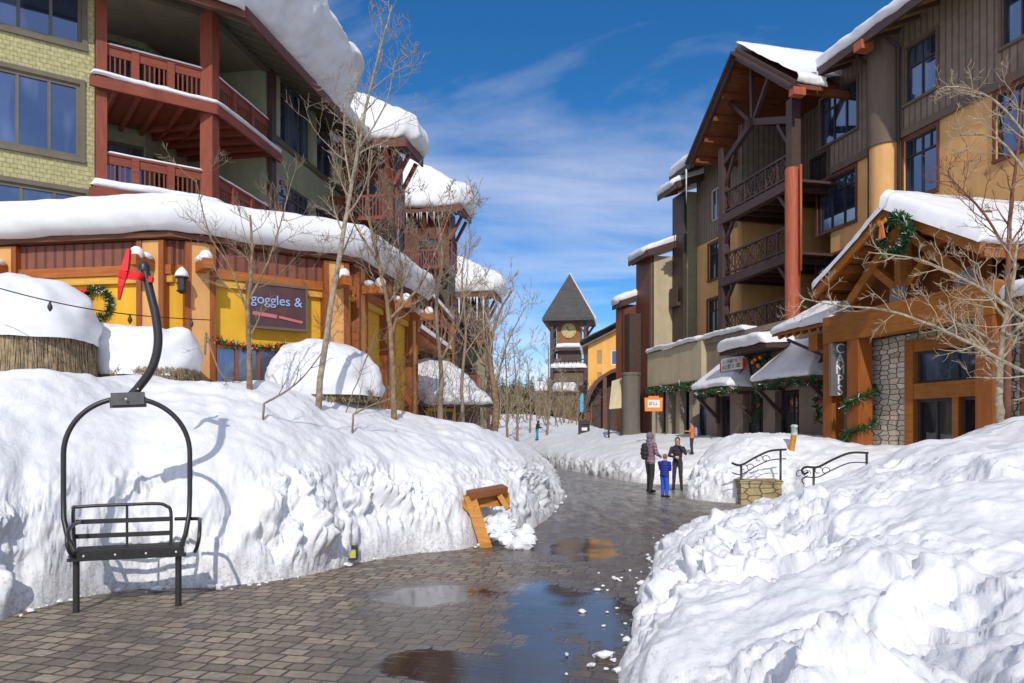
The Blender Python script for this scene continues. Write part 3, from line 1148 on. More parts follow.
# body
def isect(f1, n1, f2, n2):
    p, d = f1.P + f1.n * n1, f1.u
    q2, e = f2.P + f2.n * n2, f2.u
    den = d.x * e.y - d.y * e.x
    t = ((q2.x - p.x) * e.y - (q2.y - p.y) * e.x) / den
    return (p.x + d.x * t, p.y + d.y * t)
IN = -3.0
ic = isect(A1, IN, A2, IN)
body = MB()
body.prism([A1.xy(-9, -.17), A1.xy(-.2, -.17), A1.xy(-.2, IN - .02), isect(A1, IN - .17, A2, IN - .17), A2.xy(3.75, IN - .02), A2.xy(3.75, -.17), A2.xy(11.5, -.17), A2.xy(11.5, -12), A1.xy(-9, -12)], 0, TOP)
# shingle wall with windows
rows = [A1.rect(0, 0, 73, 80, 159.5), A1.rect(0, 0, -40, 82, 46), A1.rect(0, 0, 186, 86, 270)]
h = []
for a, b, c, d in rows:
    h.append([-4.2, b, c, d])
z2t = A1.uz(42, 76)[1]; z2b = A1.uz(42, 151.5)[1]
z1b = A1.uz(60, 41)[1]; z3t = A1.uz(42, 187)[1]
h[0][1] = A1.uz(80, 100)[0]; h[0][2], h[0][3] = z2b, z2t
h[1][1] = A1.uz(82, 30)[0]; h[1][2], h[1][3] = z1b, z1b + 2.2
h[2][1] = A1.uz(86, 200)[0]; h[2][2], h[2][3] = z3t - 2.0, z3t
wl = MB()
A1.wall(wl, -9, -.14, 0, TOP + .5, h)
wl.build('shingle_wall', M['shingle'], hotel)
for r in h:
    window(A1, r, 0, hotel, M['taupe_frame'], M['glass'], 5, None, fw=.1, depth=.06, trim=.13, tm=M['taupe_frame'])
# sage street wall
w2 = MB()
hw = []
s1 = A2.rect(0, 279, 92, 308, 158)
t0 = A2.uz(279, 100)[0]; t1 = A2.uz(309, 100)[0]; t2 = A2.uz(316, 100)[0]; t3 = A2.uz(332, 100)[0]
sill = A2.uz(305, 160)[1]
top = sill + 2.35
for a, b in ((t0, t1), (t2, t3)):
    hw.append((a, b, sill, top))
    hw.append((a, b, sill - 3.9, sill - 1.45))
A2.wall(w2, 3.78, 11.5, 0, TOP, hw)
w2.build('sage_wall', M['sage'], hotel)
for k, r in enumerate(hw):
    window(A2, r, 0, hotel, M['olive_trim'], M['glass'], 3 if r[1] - r[0] > 2 else 2, .72 if k % 2 == 0 else .8, fw=.09, depth=.08)
for u in ((t1 + t2) / 2, t0 - .3, t3 + .45):
    pl = MB()
    A2.box(pl, u - .2, u + .2, .003, .1, sill + .003, TOP)
    pl.build('pale_pilaster', M['sage_light'], hotel)
st = MB()
A2.box(st, 3.8, 11.5, .003, .07, sill - .22, sill - .003)
st.build('sill_band', M['olive_trim'], hotel)
# recess back walls with dark doors
bk = MB()
doors1 = [(.05, 1.75, 8.6, 11.0), (.05, 1.72, 11.7, 14.2)]
A1.wall(bk, -.2, (Vector(ic).to_3d() - A1.P).dot(A1.u), 0, TOP, doors1[:2], n=IN)
u_ic = (Vector(ic).to_3d() - A2.P).dot(A2.u)
doors2 = [(u_ic + .4, u_ic + 2.4, 8.6, 10.9), (u_ic + .4, u_ic + 2.4, 11.7, 14.2)]
A2.wall(bk, u_ic, 3.77, 0, TOP, doors2, n=IN)
A2.box(bk, 3.6, 3.76, IN + .01, -.02, 0, TOP)
bk.build('recess_wall', M['sage'], hotel)
cl = MB()
cl.prism([A1.xy(-.15, -.05), isect(A1, -.05, A2, -.05), A2.xy(3.72, -.05), A2.xy(3.72, IN + .01), isect(A1, IN + .01, A2, IN + .01), A1.xy(-.15, IN + .01)], 14.40, 14.48)
cl.build('balcony_ceiling', M['soffit'], hotel)
for r in doors1[:2]:
    window(A1, r, IN, hotel, M['olive_trim'], M['glass'], 2, .75, fw=.1, depth=.08, name='balcony_door')
for r in doors2:
    window(A2, r, IN, hotel, M['olive_trim'], M['glass_dark'], 2, .75, fw=.1, depth=.08, name='balcony_door')
# posts
def ppost(fr, u, n, z0, z1, w, name='balcony_post', mat='redwood_v'):
    mb = MB()
    fr.box(mb, u - w / 2, u + w / 2, n - w / 2, n + w / 2, z0, z1)
    return mb.build(name, M[mat], hotel)
p1 = ppost(A1, 0.02, 0, 0, TOP + .6, .28)
p2 = ppost(A2, 0, 0, 0, TOP, .40)
p3 = ppost(A2, 3.9, .0, 0, TOP, .34, mat='dark_timber')
mb = MB()
mb.bar(A1.W(-.2, 0, 14.5), Vector((*isect(A1, 0, A2, 0), 14.5)), .22, .3)
mb.bar(Vector((*isect(A1, 0, A2, 0), 14.5)), A2.W(3.8, 0, 14.5), .22, .298)
mb.build('header_beam', M['olive_trim'], hotel)
# floors, railings
FL = [8.55, 11.62]
for zf in FL:
    fl = MB()
    cc = isect(A1, .32, A2, .32)
    poly = [A1.xy(-.15, .32), cc, A2.xy(4.1, .32), A2.xy(4.1, -.02), A2.xy(3.74, -.02), A2.xy(3.74, IN), isect(A1, IN, A2, IN), A1.xy(-.18, IN)]
    fl.prism(poly, zf - .10, zf)
    # rim beams and joists
    a, b_, c_ = A1.W(-.3, .3, zf - .19), Vector((*isect(A1, .3, A2, .3), zf - .19)), A2.W(4.15, .3, zf - .19)
    fl.bar(a, b_, .10, .26)
    fl.bar(b_, c_, .10, .258)
    for u in (.4, 1.0, 1.6, 2.2, 2.8):
        fl.bar(A1.W(u, .25, zf - .2), A1.W(u, IN + .05, zf - .2), .09, .18)
    for u in (.9, 1.6, 2.3, 3.0, 3.6):
        fl.bar(A2.W(u, .25, zf - .202), A2.W(u, IN + .05, zf - .202), .09, .18)
    fo = fl.build('balcony_floor', M['redwood'], hotel)
    snow_strip('balcony_snow', [a + Vector((0, 0, .205)), b_ + Vector((0, 0, .205)), c_ + Vector((0, 0, .205))],
               [A1.W(-.2, .02, zf + .02), Vector((*isect(A1, .02, A2, .02), zf + .02)), A2.W(4.0, .02, zf + .02)], .13 if zf > 10 else .22, fo, 60, 5, .14, .0, 3, amp=.05)
    for fr, u0, u1, mids in ((A1, .16, 2.78, (.9, 1.86)), (A2, .2, 3.72, (1.35, 2.55))):
        mb = MB()
        zt = zf + 1.0
        fr.box(mb, u0, u1, -.07, .07, zt, zt + .06)
        fr.box(mb, u0, u1, -.035, .035, zt - .24, zt - .002)
        fr.box(mb, u0, u1, -.04, .04, zf + .16, zf + .24)
        for um in mids:
            fr.box(mb, um - .10, um + .10, -.09, .09, zf + .002, zt - .002)
        u = u0 + .09
        while u < u1:
            if all(abs(u - m_) > .13 for m_ in mids):
                fr.box(mb, u - .02, u + .02, -.02, .02, zf + .241, zt - .241)
            u += .13
        ro = mb.build('railing', M['redwood'], hotel)
        snow_strip('rail_snow', [fr.W(u0, .07, zt + .06), fr.W(u1, .07, zt + .06)], [fr.W(u0, -.07, zt + .06), fr.W(u1, -.07, zt + .06)], .05, ro, 30, 4, .03, 0, 5, amp=.015)
# roof: eaves + soffit + fascia
EZ = 14.05
OV = 1.5
SL = .42
rf = MB()
ce = isect(A1, OV, A2, OV)
ci = isect(A1, -6, A2, -6)
zr = EZ + SL * (OV + 6)
def eave(fr, u, n=OV, dz=0):
    p = fr.W(u, n, EZ + SL * (OV - n) + dz)
    return p
rf2 = [Vector((*ce, EZ)), eave(A2, 11.7), eave(A2, 11.7, -6), Vector((*ci, zr))]
slab(rf, rf2, .14)

rf1 = [eave(A1, -9.5), Vector((*ce, EZ)) + Vector((0, 0, .003)), Vector((*ci, zr + .003)), eave(A1, -9.5, -6)]
slab(rf, rf1, .14)
roof = rf.build('roof', M['soffit'], hotel)
jb = MB()
u = -.4
while u < 11.4:
    p, q2 = eave(A2, u, OV - .1, -.18), eave(A2, u, .12, -.18)
    jb.bar(p, q2, .1, .1)
    u += .62
jb.build('rafter_ends', M['olive_trim'], roof)
fb = MB()
fb.bar(Vector((*ce, EZ - .03)), eave(A2, 11.75, dz=-.03), .09, .34)
fb.bar(eave(A1, -9.5, dz=-.03), Vector((*ce, EZ - .03)), .09, .338)
fb.build('fascia', M['fascia'], roof)
# cornice of snow hanging over the street eave
ns = 90
us = np.linspace(-1.2, 6.9, ns)
prof = [(.10, -.15), (.08, .12), (-.12, .35), (-.42, .85), (-.78, 1.5), (-1.02, 2.1), (-1.02, 2.55), (-.78, 2.95), (-.3, 3.22), (.5, 3.55), (1.8, 4.0), (3.6, 4.6), (5.5, 5.3), (7.5, 5.8)]
pr = resample([(a, b, 0) for a, b in prof], 64)
P = np.zeros((ns, 64, 3))
for i, u in enumerate(us):
    e = max(0., min(1., (6.9 - u) / 1.1))
    k = math.sqrt(1 - (1 - e) ** 2)
    hgt = (.80 + .07 * math.sin(u * .8 + .6)) * k
    for j in range(64):
        d, z = pr[j, 0], pr[j, 1]
        p = A2.W(u, OV - .05 - d * (1 if d > 0 else (.3 + .7 * k)), EZ)
        P[i, j] = (p.x, p.y, EZ + .16 + z * hgt * .93 if d < .5 else EZ + .16 + (z - .42 * d) * hgt * .93 + .42 * d)
n_ = normals(P).reshape(-1, 3)
q = P.reshape(-1, 3)
b1, b2 = worley(q * .55 + 3)
q = q + n_ * (fbm(q * .45 + 3, 3) * .30 + fbm(q * np.array([1.4, 1.4, 3.2]), 4) * .09 + (.5 - b1) * .16)[:, None]
grid_mesh('snow_cornice', q.reshape(P.shape), M['roof_snow'], None, True, roof)
snow_strip('roof_snow_cap', [eave(A1, -9.4, dz=.02), Vector((*ce, EZ + .02))], [eave(A1, -9.4, -5.5, .02), Vector((*isect(A1, -5.5, A2, -5.5), EZ + SL * 7))], 1.2, roof, 40, 14, .8, .2, 2)
snow_strip('roof_snow_cap', [eave(A2, 6.6, dz=.02), eave(A2, 11.6, dz=.02)], [eave(A2, 6.6, -5.5, .02), eave(A2, 11.6, -5.5, .02)], .5, roof, 30, 14, .5, .05, 4, amp=.08)
# corner lamp on a bracket, street flag
fl = thing('flag', A2.W(3.3, .32, 8.9), 'white and orange cloth flag hanging from the lower redwood balcony', 'flag')
mb = MB()
mb.tube([A2.W(3.3, .3, 9.0), A2.W(3.3, .75, 9.6)], .02, 6)
mb.build('pole', M['red_frame'], fl)
mb = MB()
for i in range(6):
    a, b = i / 6, (i + 1) / 6
    def fp(s, t):
        return A2.W(3.3 + .10 * math.sin(s * 7) * t + .35 * t * s, .30 + .45 * s * (1 - t * .6), 9.0 + .6 * s - t * (.75 + .1 * math.sin(s * 5)))
    for j in range(5):
        c, d = j / 5, (j + 1) / 5
        mb.add([fp(a, c), fp(b, c), fp(b, d), fp(a, d)], [(0, 1, 2, 3)], 0 if i < 3 else 1)
mb.build('cloth', [M['white_paint'], M['sign_orange']], fl, True)

# ================================================================== LODGES FURTHER UP THE LEFT SIDE
def gable_lodge(name, label, corner, wid, dep, zE, rise, wallm, topm, seed, T=1.5, wins=True, over=.8, body=9.):
    """corner: the near street-side corner of the eaves; a wing with a hipped snowy roof, its near face towards the viewer."""
    fr = Frame((corner[0], corner[1]), U2, N2)     # u away along the street, n to the street
    t = thing(name, fr.W(0, -wid / 2, 0), label, 'building')
    o = over
    b = MB()
    b.prism([fr.xy(o, -o), fr.xy(dep - o * .4, -o), fr.xy(dep - o * .4, -wid), fr.xy(o, -wid)], 0, zE - 3.0)
    b.build('lower_wall', wallm, t)
    b = MB()
    b.prism([fr.xy(o + .1, -3.0), fr.xy(body, -3.0), fr.xy(body, -9), fr.xy(o + .1, -9)], 0, zE - .1)
    b.build('rear_body', wallm, t)
    b = MB()
    b.prism([fr.xy(o, -o), fr.xy(dep - o * .4, -o), fr.xy(dep - o * .4, -wid), fr.xy(o, -wid)], zE - 2.998, zE + .1)
    b.build('upper_wall', topm, t)
    b = MB()
    slab(b, [fr.W(0, 0, zE), fr.W(dep, 0, zE), fr.W(dep * .6, -wid * .8, zE + rise), fr.W(dep * .4, -wid * .8, zE + rise)], .16)
    slab(b, [fr.W(0, -wid * 1.1, zE + .003), fr.W(0, 0, zE + .003), fr.W(dep * .4, -wid * .8, zE + rise + .003), fr.W(dep * .4, -wid * 1.1, zE + rise + .003)], .16)
    for nn in np.linspace(-.4, -wid, 7):
        b.bar(fr.W(.1, nn, zE - .2), fr.W(o, nn, zE - .15), .12, .14)
    rf = b.build('roof', M['rust_soffit'], t)
    b = MB()
    b.bar(fr.W(-.03, -wid * 1.1, zE - .05), fr.W(-.03, .03, zE - .05), .08, .36)
    b.bar(fr.W(0, .03, zE - .051), fr.W(dep, .03, zE - .051), .08, .36)
    b.build('fascia', M['fascia'], rf)
    # near slope and street slope of snow in one wrap
    snow_strip('roof_snow', [fr.W(.0, -wid * 1.1, zE + .15), fr.W(0, -.5, zE + .15), fr.W(.5, 0, zE + .15), fr.W(dep, 0, zE + .15)],
               [fr.W(dep * .42, -wid * 1.1, zE + rise), fr.W(dep * .42, -wid * .8, zE + rise), fr.W(dep * .45, -wid * .8, zE + rise), fr.W(dep * .6, -wid * .8, zE + rise)],
               T, rf, 90, 20, T * .8, .1, seed, amp=.16)
    if wins:
        g = Frame(tuple(fr.xy(o, -o)), (-fr.n.x, -fr.n.y), (-fr.u.x, -fr.u.y))   # near face
        k = 0
        for z in np.arange(1.2, zE - 2, 3.1):
            for u in (.5, 2.4):
                if u + 1.5 < wid - o:
                    window(g, (u, u + 1.3, z + .3, z + 2.1), .12, t, M['red_frame'], M['glass'], 2, .7, fw=.09, depth=.04)
        s = Frame(tuple(fr.xy(o, -o)), (fr.u.x, fr.u.y), (fr.n.x, fr.n.y))
        for z in np.arange(1.2, zE - 2, 3.1):
            window(s, (.25, dep - 1.5 * o, z + .3, z + 2.1), .12, t, M['red_frame'], M['glass'], 2, .7, fw=.09, depth=.04)
    # balconies stacked on the near face, braces under the eave
    for z in (zE - 6.6, zE - 3.4):
        b = MB()
        for (ua, ub) in ((-o * .9, o - .02),):
            fr.box(b, ua + .2, ub, -wid, -o * .9, z, z + .16)
            fr.box(b, ua + .2, ua + .27, -wid, -o * .9, z + .95, z + 1.05)
            for nn in np.linspace(-wid + .1, -o, 22):
                fr.box(b, ua + .21, ua + .26, nn - .03, nn + .03, z + .16, z + .95)
        b.build('balcony', M['redwood'], t)
    for nn in (-o - .1, -wid * .55):
        b = MB()
        b.bar(fr.W(o, nn, zE - 1.5), fr.W(.12, nn, zE - .25), .16, .16)
        b.build('eave_brace', M['redwood'], t)
    for uu in (o + .15, dep - o * .4 - .2):
        b = MB()
        b.bar(fr.W(uu, -o, zE - 1.5), fr.W(uu, -.12, zE - .25), .16, .16)
        b.build('eave_brace', M['redwood'], t)
    return t, fr, rf


cB = at(405, 141, 32.9); cC = at(460, 207, 42.4); cD = at(494, 294, 53)
lb, fB, rB = gable_lodge('lodge_building', 'redwood lodge wing with rounded snow roof right beyond the snow-corniced hotel', (cB.x, cB.y), 4.0, 2.6, cB.z, 1.9, M['plum_timber'], M['fascia'], 21, 1.25)
lc, fC, rC = gable_lodge('lodge_building', 'brown lodge wing under a snow cap, second beyond the shingled hotel', (cC.x, cC.y), 3.8, 2.6, cC.z, 1.8, M['olive_trim'], M['fascia'], 22, 1.35)
ld, fD, rD = gable_lodge('lodge_building', 'farthest lodge wing on the left side with red fascia and icicles', (cD.x, cD.y), 4.0, 2.6, cD.z, 1.6, M['sage'], M['dark_timber'], 23, 1.5)
icicles([fD.W(-.05, -n, cD.z - .2) for n in np.linspace(.8, 3.2, 12)], rD, 5, 3.0, .07)
icicles([fC.W(-.05, -n, cC.z - .2) for n in np.linspace(.3, 4, 16)], rC, 6, .9, .04)
icicles([fB.W(-.05, -n, cB.z - .2) for n in np.linspace(.3, 4, 12)], rB, 8, .6, .03)
icicles([fC.W(n, .05, cC.z - .2) for n in np.linspace(.3, 2.5, 8)], rC, 7, 1.6, .05)

# ================================================================== YELLOW PAVILION
pav = thing('pavilion', (-6, 17, 0), 'yellow single-storey restaurant with orange piers and a thick snow roof', 'building')
pc = at(171, 234, 14.0)
PZ = pc.z                       # eave
E2 = Frame((pc.x, pc.y), U1, N1)            # chamfer eave line
E1 = Frame((pc.x, pc.y), (-N2[0], -N2[1]), (-U2[0], -U2[1]))   # u goes left, faces the viewer
u_end = 3.65
p3 = E2.W(u_end, 0, 0)
E3 = Frame((p3.x, p3.y), U2, N2)
wc = isect(E1, -.26, E2, -.26)
wc3 = isect(E2, -.26, E3, -.26)
e1l = E1.W(7.5, 0, 0)
bd = MB()
bd.prism([E1.xy(7.2, -.28), wc, wc3, E3.xy(5.2, -.28), E3.xy(5.2, -7), E1.xy(7.2, -8)][::1], 0, PZ - .05)
bd.build('wall', M['yellow_wall'], pav)
def along(fr, c, sign=1):
    return (Vector(c).to_3d() - fr.P).dot(fr.u)
a1 = along(E1, wc); a2 = along(E2, wc); b2_ = along(E2, wc3); a3 = along(E3, wc3)
def wf(mb, fr, u0, u1, n, z0, z1):
    fr.box(mb, u0, u1, -.25, -.26 + n, z0, z1)
band = MB(); beam = MB(); ybm = MB(); gut = MB()
zB0, zB1 = PZ - .60, PZ - .06
for fr, u0, u1 in ((E1, a1 - .02, 7.1), (E2, a2 + .02, b2_ - .02), (E3, a3 + .02, 5.1)):
    wf(band, fr, u0, u1, .06, PZ - .50, PZ - .06)
    wf(beam, fr, u0, u1, .13, PZ - .68, PZ - .505)
    wf(ybm, fr, u0, u1, .09, PZ - .82, PZ - .685)
band.build('upper_band', M['plum_board'], pav)
beam.build('orange_beam', M['orange_beam'], pav)
ybm.build('yellow_beam', M['yellow_beam'], pav)
# piers
def pier(fr, u, w=.34, n=.16):
    mb = MB()
    fr.box(mb, u - w / 2, u + w / 2, -.27, -.26 + n, 0, PZ - .07)
    o = mb.build('pier', M['pale_orange'], pav)
    mb = MB()
    for s in (-1, 1):
        a = u + s * (w / 2 + .05)
        fr.box(mb, a - .05, a + .05, -.27, -.26 + n + .03, 0, PZ - .072)
    mb.build('corner_board', M['rust_board'], o)
    # outrigger beam end with a cap of snow
    mb = MB()
    fr.box(mb, u - .09, u + .09, -.26 + n, -.26 + n + .55, PZ - .62, PZ - .44)
    b = mb.build('outrigger', M['orange_beam'], pav)
    mb = MB()
    mb.ell(fr.W(u, -.26 + n + .40, PZ - .40), .12, .12, .13, 12, 8)
    mb.ell(fr.W(u, -.26 + n + .15, PZ - .40), .12, .16, .08, 12, 8)
    mb.build('snow_cap', M['roof_snow'], b, True)
pier(E1, a1 + .36)
pier(E2, a2 + .42)
pier(E1, E1.uz(11, 250, -.26)[0])
pier(E2, b2_ - .36)
pier(E3, a3 + .35)
pier(E3, a3 + 2.2)
pier(E3, a3 + 4.2)
# roof board and edge, snow
rf = MB()
poly = [E1.W(7.6, .0, PZ), Vector((pc.x, pc.y, PZ)), Vector((p3.x, p3.y, PZ)), E3.W(5.4, 0, PZ), E3.W(5.4, -8, PZ), E1.W(7.6, -8, PZ)]
rf.prism([(p.x, p.y) for p in poly], PZ - .04, PZ + .05)
proof = rf.build('roof_edge', M['fascia'], pav)
cen1 = E1.W(6.5, -4.5, PZ + .55); cen2 = E1.W(1.5, -4.5, PZ + .7); cen3 = E3.W(2.0, -5.0, PZ + .7)
snow_strip('roof_snow', [E1.W(7.6, -3.5, PZ + .05), E1.W(7.4, -1.2, PZ + .05), E1.W(6.4, 0, PZ + .05), Vector((pc.x, pc.y, PZ + .05)), Vector((p3.x, p3.y, PZ + .05)), E3.W(5.3, 0, PZ + .05)],
           [cen1, cen1, cen1 + Vector((.3, 0, 0)), cen2, cen3, E3.W(4.8, -4, PZ + .3)], .68, proof, 150, 26, .62, .02, 31, ends=True, amp=.055)
# restaurant windows under the garland
gz = E2.uz(240, 344, -.26)
wn = [E2.rect(-.26, 212, 347, 262, 376), E1.rect(-.26, 118, 345, 40, 380)]
zt = gz[1] - .04
u0, u1 = E2.uz(212, 350, -.26)[0], E2.uz(278, 350, -.26)[0]
window(E2, (u0, u1, zt - 1.2, zt), -.12, pav, M['rust_board'], M['glass'], 3, fw=.07, depth=.03, name='window')
# garland swag above the window (top-level thing)
def garland(name, pts, r, label, parent=None, group=None, dens=26, red=0, seed=1, frost=0):
    """Rope of fir: many short needles tufts around a line."""
    rr = random.Random(seed)
    mb = MB()
    P = resample_lin(pts, max(8, int(dens * sum((Vector(pts[i + 1]) - Vector(pts[i])).length for i in range(len(pts) - 1)))))
    for p in P:
        for k in range(10):
            d = Vector((rr.gauss(0, 1), rr.gauss(0, 1), rr.gauss(0, 1))).normalized()
            a = Vector(p) + d * r * .1
            b = Vector(p) + d * r * rr.uniform(.7, 1.25)
            s = d.cross(Vector((rr.gauss(0, 1), rr.gauss(0, 1), rr.gauss(0, 1)))).normalized() * r * .22
            mb.add([a - s * .4, a + s * .4, b + s * .3, b - s * .3], [(0, 1, 2, 3)], 1 if rr.random() < frost else 0)
    o = mb.build(name, [M['garland'], M['roof_snow']], parent)
    if parent is None:
        tag(o, label, 'garland', group)
    if red:
        bb = MB()
        for i in range(red):
            p = P[int((i + .5) * len(P) / red)]
            bb.ell(Vector(p) + Vector((0, -r * .5, 0)), r * .3, r * .3, r * .3, 8, 6)
        bb.build('bauble', M['red_ribbon'], o, True)
    return o
def wreath(name, c, right, nrm, R, r, label, bow_mat, bow_dir, seed):
    c = Vector(c)
    right, nrm = Vector(right).normalized(), Vector(nrm).normalized()
    up = Vector((0, 0, 1))
    t = thing(name, c, label, 'wreath')
    pts = [c + right * R * math.cos(2 * math.pi * k / 40) + up * R * math.sin(2 * math.pi * k / 40) for k in range(41)]
    garland('fir_ring', pts, r, None, t, dens=42, seed=seed, frost=.08)
    mb = MB()
    bc = c + right * bow_dir[0] * R + up * bow_dir[1] * R + nrm * r * 1.0
    for s in (-1, 1):
        mb.bar(bc, bc + right * s * R * .34 + up * R * .16, R * .22, .03, up=nrm)
        mb.bar(bc + nrm * .01, bc + right * s * R * .16 - up * R * .85, R * .20, .025, up=nrm)
    mb.bar(bc + up * R * .10 + nrm * .02, bc - up * R * .10 + nrm * .02, R * .16, .05, up=nrm)
    mb.build('bow', bow_mat, t)
    return t
gp = [E2.W(u, -.10, gz[1] + .03 - .10 * math.sin((u - u0) / (u1 + .1 - u0) * math.pi)) for u in np.linspace(u0 - .05, u1 + .1, 9)]
garland('garland', gp, .10, 'fir garland sagging over the yellow restaurant window', red=6, seed=3, frost=.06)
wr = E1.uz(97, 304, -.2)
wreath('wreath', E1.W(wr[0], -.18, wr[1]), (1, 0, 0), -E1.u.cross(Vector((0, 0, 1))) * -1 if False else E1.n, .27, .10, 'green fir wreath with red bow on the yellow restaurant wall', M['red_ribbon'], (-.75, .75), 11)
# sign
sg = E2.rect(-.26, 250, 284, 306, 327)
s0, s1 = E2.uz(250, 300, 0)[0], E2.uz(306, 300, 0)[0]
sz1, sz0 = E2.uz(278, 286, 0)[1], E2.uz(278, 327, 0)[1]
sign = thing('shop_sign', E2.W((s0 + s1) / 2, 0, sz0), 'plum board with pale blue lettering hung on the yellow restaurant wall', 'sign')
mb = MB(); E2.box(mb, s0, s1, -.11, -.04, sz0, sz1); mb.build('board', M['sign_purple'], sign)
mb = MB()
E2.box(mb, s0 - .04, s1 + .04, -.12, -.02, sz0 - .05, sz0 - .002); E2.box(mb, s0 - .04, s1 + .04, -.12, -.02, sz1 + .002, sz1 + .05)
E2.box(mb, s0 - .045, s0 - .002, -.12, -.02, sz0, sz1); E2.box(mb, s1 + .002, s1 + .045, -.12, -.02, sz0, sz1)
mb.build('frame', M['brown_flat'], sign)
mid = (s0 + s1) / 2
text('goggles &', E2.u, E2.n, E2.W(mid - .02, -.03, sz0 + (sz1 - sz0) * .64), .265, M['letter_blue'], sign)
mb = MB()
mb.bar(E2.W(s0 + .06, -.032, sz0 + .24), E2.W(mid - .02, -.032, sz0 + .20), .02, .07)
mb.bar(E2.W(mid + .02, -.032, sz0 + .20), E2.W(s1 - .06, -.032, sz0 + .13), .02, .05)
mb.build('pink_stripe', M['letter_red'], sign)
# lantern at the corner pier
lp = E2.W(a2 + .04, .16, PZ - .66)
la = thing('lantern', lp, 'dark hanging lantern with snow on its cap at the restaurant corner', 'lantern')
mb = MB(); mb.lathe(lp, [(.02, .0), (.03, -.06), (.12, -.12), (.12, -.14), (.085, -.15), (.075, -.36), (.10, -.37), (.03, -.42)], 8); mb.build('housing', M['steel'], la)
mb = MB(); mb.lathe(lp, [(.07, -.155), (.065, -.355)], 8); mb.build('glass', M['lens'], la)
mb = MB(); mb.lathe(lp, [(.13, -.115), (.10, -.03), (.05, .03), (.01, .06)], 10); mb.build('snow_cap', M['roof_snow'], la, True)

# low snowy shelter and yellow kiosk further up
k0 = at(425, 410, 24)
kio = thing('kiosk', (k0.x, k0.y, 0), 'low kiosk with yellow lattice front under a snowy roof between bare trees', 'kiosk')
K = Frame((at(428, 400, 24).x, 24), (math.sin(math.radians(60)), math.cos(math.radians(60))), (math.cos(math.radians(60)), -math.sin(math.radians(60))))
mb = MB(); K.box(mb, -.3, 1.9, -2.1, -.16, 0, 2.55); mb.build('wall', M['brown_flat'], kio)
mb = MB()
zb = K.uz(445, 413)[1]
for u in (0, .45, .9):
    K.box(mb, u - .05, u + .05, -.1, .0, 0, 2.45)
for z in (2.35, 2.0, 1.65):
    K.box(mb, -.05, .95, -.11, -.01, z, z + .10)
mb.build('yellow_lattice', M['yellow_wall'], kio)
mb = MB(); slab(mb, [K.W(-.4, .5, 2.6), K.W(2.0, .5, 2.6), K.W(2.0, -2.2, 3.75), K.W(-.4, -2.2, 3.75)], .12); kr = mb.build('roof', M['olive_trim'], kio)
snow_strip('roof_snow', [K.W(-.4, .5, 2.62), K.W(2.0, .5, 2.62)], [K.W(-.4, -2.2, 3.75), K.W(2.0, -2.2, 3.75)], .42, kr, 40, 14, .5, .03, 41, amp=.12)
# outside stair with snowy rails up the lodge
sr = thing('staircase', at(430, 330, 26), 'outside stair with snow-covered handrails climbing behind the bare trees', 'stairs')
a, b = at(405, 268, 24), at(452, 322, 27)
a2_, b2x = at(402, 318, 24), at(450, 352, 27)
mb = MB(); mb.bar(a, b, .1, .14); mb.bar(a2_, b2x, .1, .14)
for f in np.linspace(.05, .95, 12):
    p, q2 = a.lerp(b, f), a2_.lerp(b2x, f)
    mb.bar(p, q2, .05, .05)
mb.build('railing', M['red_frame'], sr)
mb = MB()
d2 = Vector((-.9, .35, 0))
mb.hexa([a2_ - Vector((0, 0, .2)), b2x - Vector((0, 0, .2)), b2x + d2 - Vector((0, 0, .2)), a2_ + d2 - Vector((0, 0, .2)), a2_ - Vector((0, 0, .06)), b2x - Vector((0, 0, .06)), b2x + d2 - Vector((0, 0, .06)), a2_ + d2 - Vector((0, 0, .06))])
for p in (a, b, b2x):
    mb.bar((p.x, p.y, 0), p, .16, .16)
mb.build('stringer', M['rust_board'], sr)
mb = MB(); mb.bar(a + Vector((0, 0, .12)), b + Vector((0, 0, .12)), .16, .12); mb.bar(a2_ + Vector((0, 0, .13)), b2x + Vector((0, 0, .13)), .18, .13)
mb.build('rail_snow', M['roof_snow'], sr)

